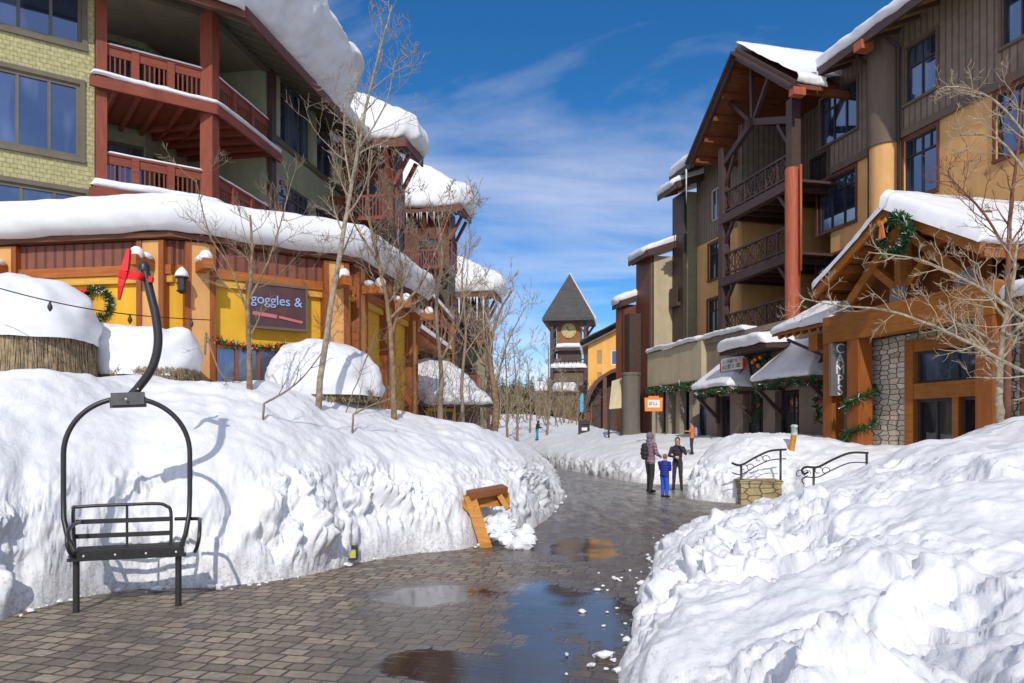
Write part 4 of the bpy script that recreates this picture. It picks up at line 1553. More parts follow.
# ================================================================== THATCHED UMBRELLAS BURIED IN SNOW
def thatched(px, py_top, py_thatch, py_bot, rad, Y, label, seed, flat=.5):
    top, mid, bot = at(px, py_top, Y), at(px, py_thatch, Y), at(px, py_bot, Y)
    c = Vector((mid.x, Y, 0))
    t = thing('thatched_umbrella', (mid.x, Y, max(bot.z - .8, 1.2)), label, 'umbrella', 'snow-covered thatched umbrellas')
    mb = MB(); mb.lathe(c, [(.06, 1.0), (.06, mid.z)], 10); mb.build('pole', M['bark_pale'], t)
    rr = random.Random(seed)
    mb = MB()
    mb.lathe(c, [(rad * .96, bot.z + .02), (rad * .97, (bot.z + mid.z) / 2), (rad * .9, mid.z + .02), (rad * .2, mid.z + .3)], 40)
    n = 2600
    for i in range(n):
        a = rr.uniform(0, 2 * math.pi)
        d = Vector((math.cos(a), math.sin(a), 0))
        tt = Vector((-d.y, d.x, 0))
        z1 = mid.z + rr.uniform(-.22, .02)
        z0 = bot.z - rr.uniform(-.08, .14)
        r1 = rad * rr.uniform(.93, 1.0); r0 = rad * rr.uniform(.98, 1.05)
        w = rr.uniform(.004, .009)
        lean = rr.gauss(0, .04)
        mb.add([c + d * r1 - tt * w + Vector((0, 0, z1)), c + d * r1 + tt * w + Vector((0, 0, z1)), c + d * r0 + tt * (w + lean) + Vector((0, 0, z0)), c + d * r0 + tt * (lean - w) + Vector((0, 0, z0))], [(0, 1, 2, 3)])
    mb.build('thatch', M['thatch'], t)
    # snow dome
    ns_, nt_ = 64, 22
    hgt = top.z - mid.z
    P = np.zeros((ns_ + 1, nt_, 3))
    for i in range(ns_ + 1):
        a = 2 * math.pi * (i % ns_) / ns_
        for j in range(nt_):
            ph = j / (nt_ - 1) * math.pi * .56 - math.pi * .06
            r_ = rad * 1.03 * max(0, math.cos(max(ph, -.4))) ** flat if ph < math.pi / 2 - 1e-6 else 0
            P[i, j] = (c.x + math.cos(a) * r_, c.y + math.sin(a) * r_, mid.z + hgt * math.sin(ph))
    qq = P.reshape(-1, 3)
    dn = (qq - np.array([c.x, c.y, mid.z - .2]))
    dn /= np.linalg.norm(dn, axis=1)[:, None]
    qq = qq + dn * (fbm(qq * 1.0 + seed, 3) * .26 + fbm(qq * np.array([2, 2, 5.]) + seed, 4) * .07)[:, None]
    grid_mesh('snow_dome', qq.reshape(P.shape), M['roof_snow'], None, True, t)
    return t
thatched(16, 284, 334, 384, 1.06, 11.6, 'thatched umbrella with tall snow dome at the left edge, thatch fully showing', 1, .36)
thatched(144, 327, 370, 378, .88, 13.0, 'flat snow-capped thatched umbrella right behind the hanging ski-lift chair', 2, .28)
thatched(322, 345, 389, 397, 1.06, 14.2, 'snow-mounded thatched umbrella in front of the sign with blue lettering', 3, .6)
# ================================================================== RIGHT SIDE
R = Frame((12.4, 29.5), (-.237, .9715), (-.9715, -.237))
RV = -R.u          # "to the right" as seen from the street
inn = thing('inn_building', R.W(0, -4, 0), 'tall ochre and brown inn with log-post balconies and gable at the right', 'building')
ZT, ZB = 15.3, 11.72
def rr_(n, *a):
    return R.rect(n, *a)
W1 = rr_(0, 821.5, 98, 858, 128); W2 = rr_(0, 818, 184, 856, 220); W3 = rr_(0, 817, 262, 856, 300)
W4 = rr_(0, 906, 51.5, 937.5, 86.7); W5 = rr_(0, 904, 142, 937.5, 170); W6 = rr_(0, 1003, -14, 1040, 28); W7 = rr_(0, 996, 89, 1040, 128)
def fixz(w, zb, zt):
    return (w[0], w[1], zb, zt)
W1 = fixz(W1, 12.85, 14.7); W4 = fixz(W4, 12.68, 14.55)
W2 = fixz(W2, 9.5, 11.5); W5 = fixz(W5, 9.45, 11.5)
W3 = fixz(W3, 6.5, 8.5)
W6 = fixz(W6, 12.75, 14.7); W7 = fixz(W7, 9.6, 11.5)
W8 = (W7[0] - 5.0, W7[1] - 5.0, 9.6, 11.5); W9 = (W6[0] - 5, W6[1] - 5, 12.75, 14.7)
u_r1 = .55
mb = MB()
R.wall(mb, -17, u_r1, 0, ZB, [W2, W3, W5, W7, W8])
mb.build('ochre_wall', M['ochre'], inn)
mb = MB()
R.wall(mb, -17, u_r1, ZB + .002, ZT + .25, [W1, W4, W6, W9], n=.03, th=.2)
mb.build('batten_wall', M['brown_batten'], inn)
for w, cols, tr in ((W1, 3, .72), (W4, 2, .62), (W6, 2, .7), (W9, 2, .7)):
    window(R, w, .03, inn, M['dark_frame'], M['glass'], cols, tr, fw=.08, depth=.10, trim=.09, tm=M['brown_flat'])
for w, cols, tr in ((W2, 3, .72), (W3, 3, .72), (W5, 2, .7), (W7, 2, .7), (W8, 2, .7)):
    window(R, w, 0, inn, M['dark_frame'], M['glass'], cols, tr, fw=.08, depth=.10, trim=.09, tm=M['red_frame'])
mb = MB()
R.box(mb, -17, u_r1, -14, -.23, 0, ZT + .2)
R.box(mb, u_r1 - .02, 5.9, -14, -2.2, 0, ZT + .2)
R.box(mb, 5.88, 11.55, -14, -.2, 0, ZT + .2)
mb.build('body', M['brown_flat'], inn)
# fluted half-round pilaster between the windows, belt, downpipes
ua, ub = R.uz(895, 100, .2)[0], R.uz(870, 100, .2)[0]
um, ur = (ua + ub) / 2, (ub - ua) / 2
mb = MB()
mb.lathe(R.W(um, .02, 0), [(ur, ZB - .15), (ur, ZT - .1)], 28)
mb.build('brown_pilaster', M['brown_flat'], inn, True, 40)
mb = MB()
mb.lathe(R.W(um, .02, 0), [(ur - .06, 5.0), (ur - .06, ZB - .152)], 28)
mb.build('ochre_pilaster', M['ochre'], inn, True, 40)
mb = MB()
for a, b in ((-17, um - ur), (um + ur, u_r1 - .1)):
    R.box(mb, a, b, .032, .12, ZB - .12, ZB + .14)
mb.build('belt_board', M['brown_flat'], inn)
for u in (um + ur + .10, um - ur - .12):
    mb = MB()
    mb.tube([R.W(u, .16, 5), R.W(u, .16, ZT - .6), R.W(u, .9, ZT - .15)], .055, 8)
    mb.build('downpipe', M['dark_frame'], inn, True)
# far wall section with windows, beyond the balcony tower
X1 = rr_(0, 711, 193, 720, 221); X2 = rr_(0, 709, 245, 720, 279); X3 = rr_(0, 708, 304, 720, 334)
X1 = fixz(X1, 12.3, 13.9); X2 = fixz(X2, 9.4, 11.2); X3 = fixz(X3, 6.4, 8.4)
mb = MB(); R.wall(mb, 5.88, 11.55, 0, ZB - .3, [X2, X3]); mb.build('ochre_wall', M['ochre'], inn)
mb = MB(); R.wall(mb, 5.88, 11.55, ZB - .298, ZT + .2, [X1], n=.03, th=.2); mb.build('batten_wall', M['brown_batten'], inn)
window(R, X1, .03, inn, M['white_frame'], M['glass'], 2, None, fw=.08)
for w in (X2, X3):
    window(R, w, 0, inn, M['dark_frame'], M['glass'], 2, .7, fw=.08, depth=.1, trim=.09, tm=M['red_frame'])
# balcony tower: recess, floors, railings, posts, gable
mb = MB()
dr = [(1.2, 3.0, 5.9, 8.0), (1.2, 3.0, 8.65, 10.8), (3.6, 4.6, 8.65, 10.8), (3.6, 4.6, 5.9, 8.0)]
R.wall(mb, u_r1 - .02, 5.9, 0, 11.3, dr, n=-2.0)
R.box(mb, 5.55, 5.86, -2.0, .9, 0, 11.2)
R.box(mb, 3.05, 3.3, -1.98, .2, 5.7, 11.2)
R.box(mb, .35, u_r1 - .02, -2.0, .0, 0, 11.2) if False else None
mb.build('recess_wall', M['ochre'], inn)
mb = MB()
du = [(1.2, 3.0, 11.6, 13.8), (3.6, 4.8, 11.6, 13.8)]
R.wall(mb, u_r1 - .02, 5.9, 11.3, 16, du, n=-2.0)
R.box(mb, 5.55, 5.86, -1.98, .9, 11.21, 15.5)
mb.build('recess_batten_wall', M['brown_batten'], inn)
for w in dr + du:
    window(R, w, -2.0, inn, M['dark_frame'], M['glass_dark'], 2, None, fw=.09, name='balcony_door')
UL, UR = 5.67, .45
for zf in (11.3, 8.55, 5.85):
    mb = MB()
    R.box(mb, UR - .1, UL + .1, -2.0, 1.86, zf - .10, zf)
    R.box(mb, UR - .14, UL + .14, 1.6, 1.9, zf - .38, zf - .102)
    for u in np.linspace(UR + .5, UL - .5, 6):
        R.box(mb, u - .07, u + .07, -1.95, 1.58, zf - .30, zf - .102)
    mb.build('balcony_floor', M['plum_timber'], inn)
    mb = MB()
    zt = zf + 1.05
    R.box(mb, UR + .15, UL - .15, 1.66, 1.78, zt - .08, zt)
    R.box(mb, UR + .15, UL - .15, 1.68, 1.76, zf + .12, zf + .2)
    nb = 6
    for k in range(nb + 1):
        u = UR + .2 + (UL - UR - .4) * k / nb
        R.box(mb, u - .04, u + .04, 1.69, 1.75, zf + .002, zt - .082)
        if k < nb:
            v = UR + .2 + (UL - UR - .4) * (k + 1) / nb
            for s in range(2):
                a0, a1_ = (u + .04, v - .04) if s == 0 else (v - .04, u + .04)
                mb.bar(R.W(a0, 1.70 + .03 * s, zf + .2), R.W(a1_, 1.70 + .03 * s, zt - .08), .025, .05)
            m_ = (u + v) / 2
            for s in (-1, 1):
                mb.bar(R.W(m_, 1.725, zf + .2), R.W(m_ + s * .22, 1.725, zf + .66), .02, .045)
                mb.bar(R.W(m_, 1.735, zt - .08), R.W(m_ + s * .22, 1.735, zf + .66), .02, .045)
    mb.build('railing', M['plum_timber'], inn)
    for u, s in ((UR + .15, 1), (UL - .15, -1)):
        mb = MB()
        mb.bar(R.W(u, 1.72, zf - 1.2), R.W(u + s * .75, 1.72, zf - .38), .12, .14)
        mb.build('knee_brace', M['plum_timber'], inn)
for u in (UL, UR):
    mb = MB(); R.box(mb, u - .19, u + .19, 1.5, 1.88, 5.0, 14.3)
    mb.build('balcony_post', M['dark_timber'], inn)
lg = R.uz(793, 250, 2.1)
lz1 = R.uz(795, 167, 2.1)[1]
mb = MB(); mb.lathe(R.W(lg[0], 2.12, 0), [(.27, 4.6), (.27, lz1 - .04), (.22, lz1)], 18); mb.build('log_post', M['red_column'], inn, True, 40)
mb = MB(); mb.lathe(R.W(lg[0] - .42, 2.05, 0), [(.045, 7.6), (.045, lz1)], 8); mb.build('downpipe', M['red_column'], inn, True)
# gable
GC, GH, GN, GA, GE = 3.45, 4.15, 2.35, 17.55, 14.35
mb = MB()
slab(mb, [R.W(GC - GH, GN, GE), R.W(GC, GN, GA), R.W(GC, -6.5, GA), R.W(GC - GH, 1.3, GE)], .16)
slab(mb, [R.W(GC, GN, GA + .003), R.W(GC + GH, GN, GE), R.W(GC + GH, 1.3, GE), R.W(GC, -6.5, GA + .003)], .16)
for s in (-1, 1):
    for f in (.12, .32, .52, .72, .92):
        u, z = GC + s * GH * f, GA + (GE - GA) * f - .30
        mb.bar(R.W(u, GN - .06, z), R.W(u, -.5, z), .16, .26)
groof = mb.build('gable_roof', M['rust_soffit'], inn)
mb = MB()
for s in (-1, 1):
    mb.bar(R.W(GC - s * .02, GN + .06, GA - .12), R.W(GC + s * (GH + .05), GN + .06, GE - .13), .09, .42, up=R.n)
    mb.bar(R.W(GC, GN + .06, GA - .14), R.W(GC + s * (GH + .05), GN + .06, GE - .15), .40, .10, up=R.n)
mb.build('barge_board', M['dark_timber'], groof)
mb = MB()
zt_ = 13.55
mb.bar(R.W(UR, 1.72, zt_), R.W(GC - .2, 1.72, zt_ + 1.0), .2, .26)
mb.bar(R.W(UL, 1.72, zt_), R.W(GC - .2, 1.72, zt_ + 1.0), .2, .26)
mb.bar(R.W(GC - .2, 1.72, zt_ + .85), R.W(GC - .1, 1.72, GA - .4), .16, .16)
mb.bar(R.W(GC - .2, 1.72, zt_ + .95), R.W(GC - 1.6, 1.72, GA - 1.45), .14, .16)
mb.bar(R.W(GC - .2, 1.72, zt_ + .95), R.W(GC + 1.6, 1.72, GA - 1.45), .14, .16)
mb.ell(R.W(GC - .2, 1.86, zt_ + .95), .22, .08, .22, 10, 6)
for u, s in ((UR + .15, 1), (UL - .15, -1)):
    mb.bar(R.W(u, 1.72, 12.6), R.W(u + s * .8, 1.72, zt_ + .15), .12, .14)
mb.build('gable_truss', M['plum_timber'], groof)
mb = MB()
R.box(mb, GC - GH - .10, GC - GH + .22, GN - .35, GN + .14, GE - .42, GE - .14)
mb.build('beam_end', M['red_column'], groof)
snow_strip('gable_snow', [R.W(GC - GH, GN, GE + .03), R.W(GC - GH, 1.0, GE + .03)], [R.W(GC + .1, GN, GA + .02), R.W(GC + .1, -6, GA + .02)], .36, groof, 40, 16, .3, .02, 51, ends=False, amp=.06)
snow_strip('gable_snow', [R.W(GC + GH, GN, GE + .03), R.W(GC + GH, 1.0, GE + .03)], [R.W(GC - .1, GN, GA + .02), R.W(GC - .1, -6, GA + .02)], .30, groof, 40, 16, .34, .0, 52, ends=False, amp=.05)
# main eaves
EN, EZr = 1.25, 15.05
mb = MB()
def ev(u, n, dz=0):
    return R.W(u, n, EZr + .40 * (EN - n) + dz)
slab(mb, [ev(-17, EN), ev(-.45, EN), ev(1.8, -6), ev(-17, -6)], .14)
slab(mb, [ev(6.9, EN), ev(12.0, EN), ev(12.0, -6), ev(6.9, -6)], .14)
iroof = mb.build('roof', M['gold_soffit'], inn)
mb = MB()
u = -16.8
while u < 11.9:
    if not (-.5 < u < 6.9):
        mb.bar(ev(u, EN - .05, -.2), ev(u, .05, -.2), .12, .12)
    u += .85
mb.build('rafter_ends', M['dark_timber'], iroof)
mb = MB()
mb.bar(ev(-17, EN + .05, -.03), ev(-.5, EN + .05, -.03), .10, .40)
mb.bar(ev(6.9, EN + .05, -.03), ev(12.05, EN + .05, -.03), .10, .40)
mb.build('gutter', M['dark_timber'], iroof)
bz = R.uz(862, 35, EN)[0]
mb = MB(); R.box(mb, bz - .2, bz + .2, EN - .3, EN + .18, EZr - .42, EZr - .12)
mb.build('beam_end', M['red_column'], iroof)
snow_strip('roof_snow', [ev(-17, EN, .02), ev(-.5, EN, .02)], [ev(-17, -6, .02), ev(2.6, -6, .02)], .40, iroof, 90, 20, .40, .05, 53, ends=False, amp=.09)
snow_strip('roof_snow', [ev(6.9, EN, .02), ev(12, EN, .02)], [ev(6.9, -6, .02), ev(12, -6, .02)], .5, iroof, 40, 16, .5, .08, 54, amp=.08)
icicles([ev(-.53, EN + .03, -.1), ev(-.58, EN + .08, -.1), ev(10.6, EN + .1, -.2), ev(9.9, EN + .1, -.2), ev(10.9, EN + .1, -.2)], iroof, 3, 1.7, .05)

# ------------------------------------------------------------------ podium with shops
shop = thing('shop_arcade', R.W(4, 1.5, 0), 'low taupe shop row with snowy awnings standing in front of the ochre inn', 'shops')
PN, PT = 2.6, 5.75
def pu(px, n=PN, py=400):
    return R.uz(px, py, n)[0]
holes = []
for a, b in ((717, 730), (743, 763), (775, 799)):
    u0, u1 = pu(b), pu(a)
    holes.append((u0, u1, .0, 3.25))
ul = pu(706.5)
u_far = pu(652)
mb = MB()
R.wall(mb, -4.4, ul, 0, PT, holes, n=PN, th=.45)
mb.build('front_wall', M['podium'], shop)
mb = MB(); R.box(mb, -4.4, u_far, -.0 + .02, PN - .46, 0, PT - .1); mb.build('body', M['brown_flat'], shop)
for k, h_ in enumerate(holes):
    window(R, (h_[0], h_[1], .05, 3.2), PN - .2, shop, M['dark_frame'], M['glass_dark'], 2, .8, fw=.09, depth=.1, name='shop_door' if k == 2 else 'shop_window')
mb = MB()
R.box(mb, ul + .002, u_far, PN - .45, PN + .25, 4.05, PT)
mb.build('pale_fascia', M['podium_pale'], shop)
for px, w in ((668, .30), (678.5, .42), (692, .34), (657, .3)):
    u = pu(px)
    mb = MB(); R.box(mb, u - w / 2, u + w / 2, PN - .3, PN + .05, 0, 4.04)
    mb.build('colonnade_pillar', M['pillar_pale'], shop)
window(R, (ul + .1, u_far - .1, .1, 3.9), PN - .35, shop, M['dark_frame'], M['glass'], 5, .75, fw=.08, depth=.05, name='shop_window')
mb = MB()
R.box(mb, -4.4, ul, PN - .46, PN + .07, PT - .16, PT + .05)
mb.build('parapet_cap', M['podium'], shop)
snow_strip('parapet_snow', [R.W(2.2, PN + .1, PT + .05), R.W(ul, PN + .1, PT + .05), R.W(ul + .3, PN + .28, PT + .02), R.W(u_far, PN + .28, PT + .02)],
           [R.W(2.2, PN - .5, PT + .05), R.W(ul, PN - .5, PT + .05), R.W(ul + .3, PN - .5, PT + .02), R.W(u_far, PN - .5, PT + .02)], .22, shop, 120, 8, .2, .03, 55, amp=.07)
def awning(u0, u1, zt, zb, n1, seed, T=.22):
    """Hipped cloth awning with a sheet of snow and timber brackets."""
    mb = MB()
    s = .42
    um_ = (u0 + u1) / 2
    A = [R.W(u0 + s, PN + .01, zt), R.W(u1 - s, PN + .01, zt), R.W(u1, n1, zb), R.W(u0, n1, zb), R.W(u0, PN + .01, zb), R.W(u1, PN + .01, zb)]
    mb.add(A, [(0, 1, 2, 3), (0, 3, 4), (1, 5, 2), (4, 3, 2, 5), (0, 4, 5, 1)])
    mb.add([a - Vector((0, 0, .16)) for a in (A[4], A[3], A[2], A[5])] + [A[4], A[3], A[2], A[5]], [(0, 1, 5, 4), (1, 2, 6, 5), (2, 3, 7, 6), (0, 1, 2, 3)])
    o = mb.build('awning', M['brown_flat'], shop)
    up = Vector((0, 0, .02))
    snow_strip('awning_snow', [A[4] + Vector((0, 0, .02)) + R.n * .12, A[3] + R.u * .04 + up, A[2] - R.u * .04 + up, A[5] + Vector((0, 0, .02)) + R.n * .12],
               [A[0] + up + R.n * .03, A[0] + up + R.n * .05, A[1] + up + R.n * .05, A[1] + up + R.n * .03], T, o, 90, 12, T, .03, seed, ends=True, amp=.045)
    for u in (u0 + .15, u1 - .15):
        mb = MB()
        mb.bar(R.W(u, PN + .05, zb - 1.2), R.W(u, n1 - .1, zb - .25), .12, .14)
        R.box(mb, u - .08, u + .08, PN + .005, PN + .14, zb - 1.4, zb - .17)
        R.box(mb, u - .07, u + .07, PN + .141, n1 - .05, zb - .30, zb - .162)
        mb.build('awning_bracket', M['dark_timber'], o)
    return o
awning(pu(737, 3.4), pu(696, 3.6), 4.55, 3.5, PN + 1.15, 61)
awning(pu(815, 3.6), pu(757, 3.6), 4.75, 3.55, PN + 1.2, 62)
# flat canopy
cu0, cu1 = pu(776, 3.4), pu(724, 3.6)
mb = MB(); R.box(mb, cu0, cu1, PN + .005, PN + 1.2, 4.72, 4.88); cn = mb.build('canopy', M['dark_timber'], shop)
snow_strip('canopy_snow', [R.W(cu0, PN + 1.2, 4.88), R.W(cu1, PN + 1.2, 4.88)], [R.W(cu0, PN + .02, 4.95), R.W(cu1, PN + .02, 4.95)], .42, cn, 50, 10, .35, .05, 63, amp=.06)
# garlands, wreaths and signs on the shops
for a, b, z, r_, fr_, lab, n in ((697, 737, 3.38, .17, .22, 'fir garland edging the left snowy hipped awning over the shop row', PN + 1.2),
                                 (757, 815, 3.42, .17, .10, 'fir garland edging the right snowy hipped awning over the shop row', PN + 1.25)):
    u0, u1 = pu(b, n), pu(a, n)
    garland('garland', [R.W(u, n, z - .10 * abs(math.sin((u - u0) * 3.2))) for u in np.linspace(u0, u1, 24)], r_, lab, None, 'fir garlands on the shop row', 16, 3, int(a), fr_ * .3)
u0, u1 = ul, u_far
garland('garland', [R.W(u, PN + .3, 3.95 - .22 * abs(math.sin((u - u0) * 1.6))) for u in np.linspace(u0, u1, 30)], .2, 'snow-dusted fir garland hung under the beige shop fascia', None, 'fir garlands on the shop row', 14, 3, 77, .10)
for px, lab in ((752, 'fir garland drop left of the right-hand shop awning'), (812, 'fir garland drop beside the golden timber post')):
    u = pu(px, PN + .6)
    garland('garland', [R.W(u, PN + .3, 3.5), R.W(u + .05, PN + .35, 2.1)], .2, lab, None, 'fir garlands on the shop row', 13, 1, px, .05)
uw, zw = R.uz(760, 362, PN + .3)
wt = thing('door_swag', R.W(uw, PN + .3, zw), 'fir swag with orange and red baubles under the flat snowy canopy', 'decoration')
garland('fir_branch', [R.W(uw + .75, PN + .3, zw + .25), R.W(uw, PN + .35, zw - .1), R.W(uw - .7, PN + .3, zw + .25)], .22, None, wt, dens=12, seed=5)
mb = MB()
for k, (a, b) in enumerate(((0, .1), (-.35, .15), (-.2, -.15), (.2, .02))):
    mb.ell(R.W(uw + a, PN + .5, zw + b), .085, .085, .085, 10, 7)
mb.build('bauble', M['sign_orange'], wt, True)
# white shop sign with red ends
uS0, zS1 = R.uz(743, 358, PN + .8); uS1, _ = R.uz(722, 358, PN + .8)
zS0 = R.uz(735, 369.5, PN + .8)[1]; zS1 = R.uz(735, 357.5, PN + .8)[1]
ws = thing('shop_sign', R.W((uS0 + uS1) / 2, PN + .8, zS0), 'white sign with red ends hanging below the flat snowy canopy', 'sign')
mb = MB(); R.box(mb, uS0, uS1, PN + .76, PN + .84, zS0, zS1); mb.build('board', M['white_paint'], ws)
mb = MB(); R.box(mb, uS0 - .12, uS0 - .002, PN + .77, PN + .83, zS0 - .02, zS1 - .1); mb.build('end_cap', M['red_ribbon'], ws)
mb = MB(); R.box(mb, uS1 + .002, uS1 + .12, PN + .77, PN + .83, zS0 - .02, zS1 - .1); mb.build('end_cap', M['red_ribbon'], ws)
def scrawl(mb, fr, u0, u1, n, z, h, seed):
    rr = random.Random(seed)
    u = u0
    while u < u1:
        w = rr.uniform(.04, .07)
        k = rr.randrange(4)
        if k != 3:
            fr.box(mb, u, u + .016, n, n + .006, z, z + h)
            if k != 1:
                fr.box(mb, u + .017, u + w, n, n + .006, z + h - .02, z + h)
            if k != 0:
                fr.box(mb, u + .017, u + w, n, n + .006, z, z + .02)
            if k == 2:
                fr.box(mb, u + w + .001, u + w + .016, n, n + .006, z, z + h)
        u += w + .035
mb = MB()
scrawl(mb, R, uS0 + .1, uS1 - .1, PN + .843, zS0 + .29, .11, 1)
scrawl(mb, R, uS0 + .06, uS1 - .06, PN + .843, zS0 + .07, .15, 2)
mb.build('lettering', M['dark_text'], ws)
# orange sign on a pale post
so = at(653.5, 404, 32.5)
sg2 = thing('orange_sign', (so.x, so.y, 1), 'small orange sign with white panel on a pale post before the shop row', 'sign')
SF = Frame((so.x, so.y), (1, 0), (0, -1))
mb = MB()
hx = .36
mb.hexa([SF.W(-hx, -.05, so.z - .30), SF.W(hx, -.05, so.z - .30), SF.W(hx, .05, so.z - .30), SF.W(-hx, .05, so.z - .30), SF.W(-hx - .02, -.05, so.z + .26), SF.W(hx + .02, -.05, so.z + .26), SF.W(hx + .02, .05, so.z + .26), SF.W(-hx - .02, .05, so.z + .26)])
SF.box(mb, -.22, .22, -.045, .045, so.z + .262, so.z + .33)
mb.build('board', M['sign_orange'], sg2)
mb = MB(); SF.box(mb, -.25, .25, .053, .065, so.z - .15, so.z + .17); mb.build('white_panel', M['white_paint'], sg2)
mb = MB(); scrawl(mb, SF, -.2, .2, .067, so.z - .04, .11, 5); mb.build('lettering', M['dark_text'], sg2)
mb = MB(); SF.box(mb, -.07, .07, -.05, .05, .5, so.z - .302); mb.build('post', M['pillar_pale'], sg2)

# ------------------------------------------------------------------ buildings beyond the inn
def wing(name, label, u0, u1, n1, zt, nearm, streetm, seed, snowT=.45, over=.7, slope=.35, soff='rust_soffit'):
    t = thing(name, R.W((u0 + u1) / 2, 0, 0), label, 'building')
    g = Frame(tuple(R.xy(u0, n1)), -R.n, -R.u)      # near face, u into the block
    mb = MB()
    g.wall(mb, 0, n1 + 3, 0, zt)
    mb.build('near_wall', nearm, t)
    mb = MB(); R.wall(mb, u0, u1, 0, zt, n=n1); mb.build('street_wall', streetm, t)
    mb = MB(); R.box(mb, u0 + .17, u1, -8, n1 - .17, 0, zt); mb.build('body', M['brown_flat'], t)
    mb = MB()
    def e(u, n, dz=0):
        return R.W(u, n, zt + .05 + slope * (n1 + over - n) + dz)
    slab(mb, [e(u0 - over, n1 + over), e(u1, n1 + over), e(u1, -4), e(u0 - over, -4)], .14)
    for u in np.arange(u0 - over + .1, u1, .7):
        mb.bar(e(u, n1 + over - .05, -.2), e(u, n1 + .02, -.2), .1, .12)
    rf = mb.build('roof', M[soff], t)
    mb = MB()
    mb.bar(e(u0 - over, n1 + over + .04, -.04), e(u1, n1 + over + .04, -.04), .08, .34)
    mb.bar(e(u0 - over - .04, n1 + over, -.04), e(u0 - over - .04, -4, -.04), .08, .34)
    mb.build('fascia', M['dark_timber'], rf)
    snow_strip('roof_snow', [e(u0 - over, -3.5, .02), e(u0 - over, n1 + over - .3, .02), e(u0 - over + .3, n1 + over, .02), e(u1, n1 + over, .02)],
               [e(u0 + .6, -3.5, .02), e(u0 + .6, -3.4, .02), e(u0 + 1, -3.4, .02), e(u1, -3.4, .02)], snowT, rf, 60, 12, snowT, .05, seed, amp=.06)
    return t, g, rf
gb, gg, gr = wing('green_building', 'dark green building just beyond the ochre inn with timber balconies', 11.62, 13.0, .71, 14.3, M['sage'], M['dark_timber'], 71, .4, .8)
mb = MB()
R.box(mb, 12.0, 12.9, .715, .95, 8.4, 8.6); R.box(mb, 12.0, 12.9, .88, .94, 8.602, 9.4)
mb.build('balcony', M['dark_timber'], gb)
ob, og, orf = wing('olive_building', 'pale olive building with orange eaves beyond the green one', 13.05, 15.1, 1.92, 11.2, M['podium_pale'], M['fascia'], 74, .4, .4)
rb, rg, rrf = wing('red_building', 'red-brown building farthest along the right row with snow cap', 15.15, 16.2, 2.7, 8.9, M['fascia'], M['rust_board'], 75, .5, .15)
# red-brown pier block under it and dark downpipe
mb = MB(); R.box(mb, 14.4, 15.1, 1.93, 2.6, 0, 8.3); mb.build('stair_tower', M['dark_timber'], rb)
mb = MB(); mb.lathe(at(631, 440, 39.5) * Vector((1, 1, 0)) if False else Vector((at(631, 440, 39.5).x, 39.5, 0)), [(.50, 1.2), (.50, 1.7), (.46, 1.9), (.46, 4.6), (.5, 4.62), (.5, 4.75)], 24)
bay = mb.build('corner_turret', M['turret'], None, True, 40)
tag(bay, 'round grey-brown corner turret with flat top beside the cream awning', 'turret')
aw0 = at(616, 408, 40)
aw = thing('cream_awning', (aw0.x, 40, 2.9), 'cream sloping shop awning left of the round turret', 'awning')
mb = MB()
p = [at(622, 378, 40.2), at(621, 408, 39.2), at(609, 409, 39.2), at(612, 381, 40.4)]
mb.add(p + [Vector(q) + Vector((.05, .1, -.02)) for q in p], [(0, 1, 2, 3), (4, 5, 6, 7), (0, 1, 5, 4), (1, 2, 6, 5), (2, 3, 7, 6), (3, 0, 4, 7)])
mb.build('cloth', M['cream'], aw)
mb = MB(); mb.tube([p[2], p[2] + Vector((0, .1, -1.5))], .05, 6); mb.tube([p[1], p[1] + Vector((0, .1, -1.5))], .05, 6); mb.build('post', M['dark_frame'], aw)

# ------------------------------------------------------------------ far orange house, arch roof, tower
oh = thing('orange_house', (11, 86, 0), 'bright orange gabled house with blue window beyond the street end', 'house')
O = Frame((at(588, 400, 85).x, 85), (1, -.11), (-.11, -1))
mb = MB()
wz = [O.rect(0, 597, 350, 602, 364), O.rect(0, 611, 350, 622, 365), O.rect(0, 597, 372, 602, 385)]
zeo = O.uz(588, 343)[1]; zap = O.uz(640, 318)[1]; uap = O.uz(640, 330)[0]
O.wall(mb, 0, 2 * uap, 0, zeo, wz)
mb.add([O.W(0, 0, zeo), O.W(uap, 0, zap), O.W(2 * uap, 0, zeo)], [(0, 1, 2)])
mb.build('front_wall', M['far_orange'], oh)
mb = MB(); O.box(mb, .02, 2 * uap - .02, -9, -.17, 0, zeo); mb.build('body', M['far_orange'], oh)
for w, m_ in zip(wz, ('tan', 'glass', 'tan')):
    window(O, w, 0, oh, M['white_frame'] if m_ == 'glass' else M['tan'], M[m_], 2, None, fw=.12, depth=.08)
mb = MB()
slab(mb, [O.W(-.6, .7, zeo - .35), O.W(uap, .7, zap + .1), O.W(uap, -9, zap + .1), O.W(-.6, -9, zeo - .35)], .2)
slab(mb, [O.W(uap, .7, zap + .103), O.W(2 * uap + .6, .7, zeo - .35), O.W(2 * uap + .6, -9, zeo - .35), O.W(uap, -9, zap + .103)], .2)
r_ = mb.build('roof', M['brown_flat'], oh)
snow_strip('roof_snow', [O.W(-.6, .7, zeo - .33), O.W(-.6, -9, zeo - .33)], [O.W(uap + .2, .7, zap + .1), O.W(uap + .2, -9, zap + .1)], .75, r_, 30, 12, .6, .05, 81, ends=False, amp=.1)
ar = thing('barrel_canopy', (at(608, 420, 62).x, 62, 0), 'brown barrel-roofed canopy in front of the orange house', 'canopy')
mb = MB()
cx0, cz0, rx, rz = at(626, 410, 62).x, at(626, 412, 62).z, (626 - 588) / F * 62, (412 - 370) / F * 62
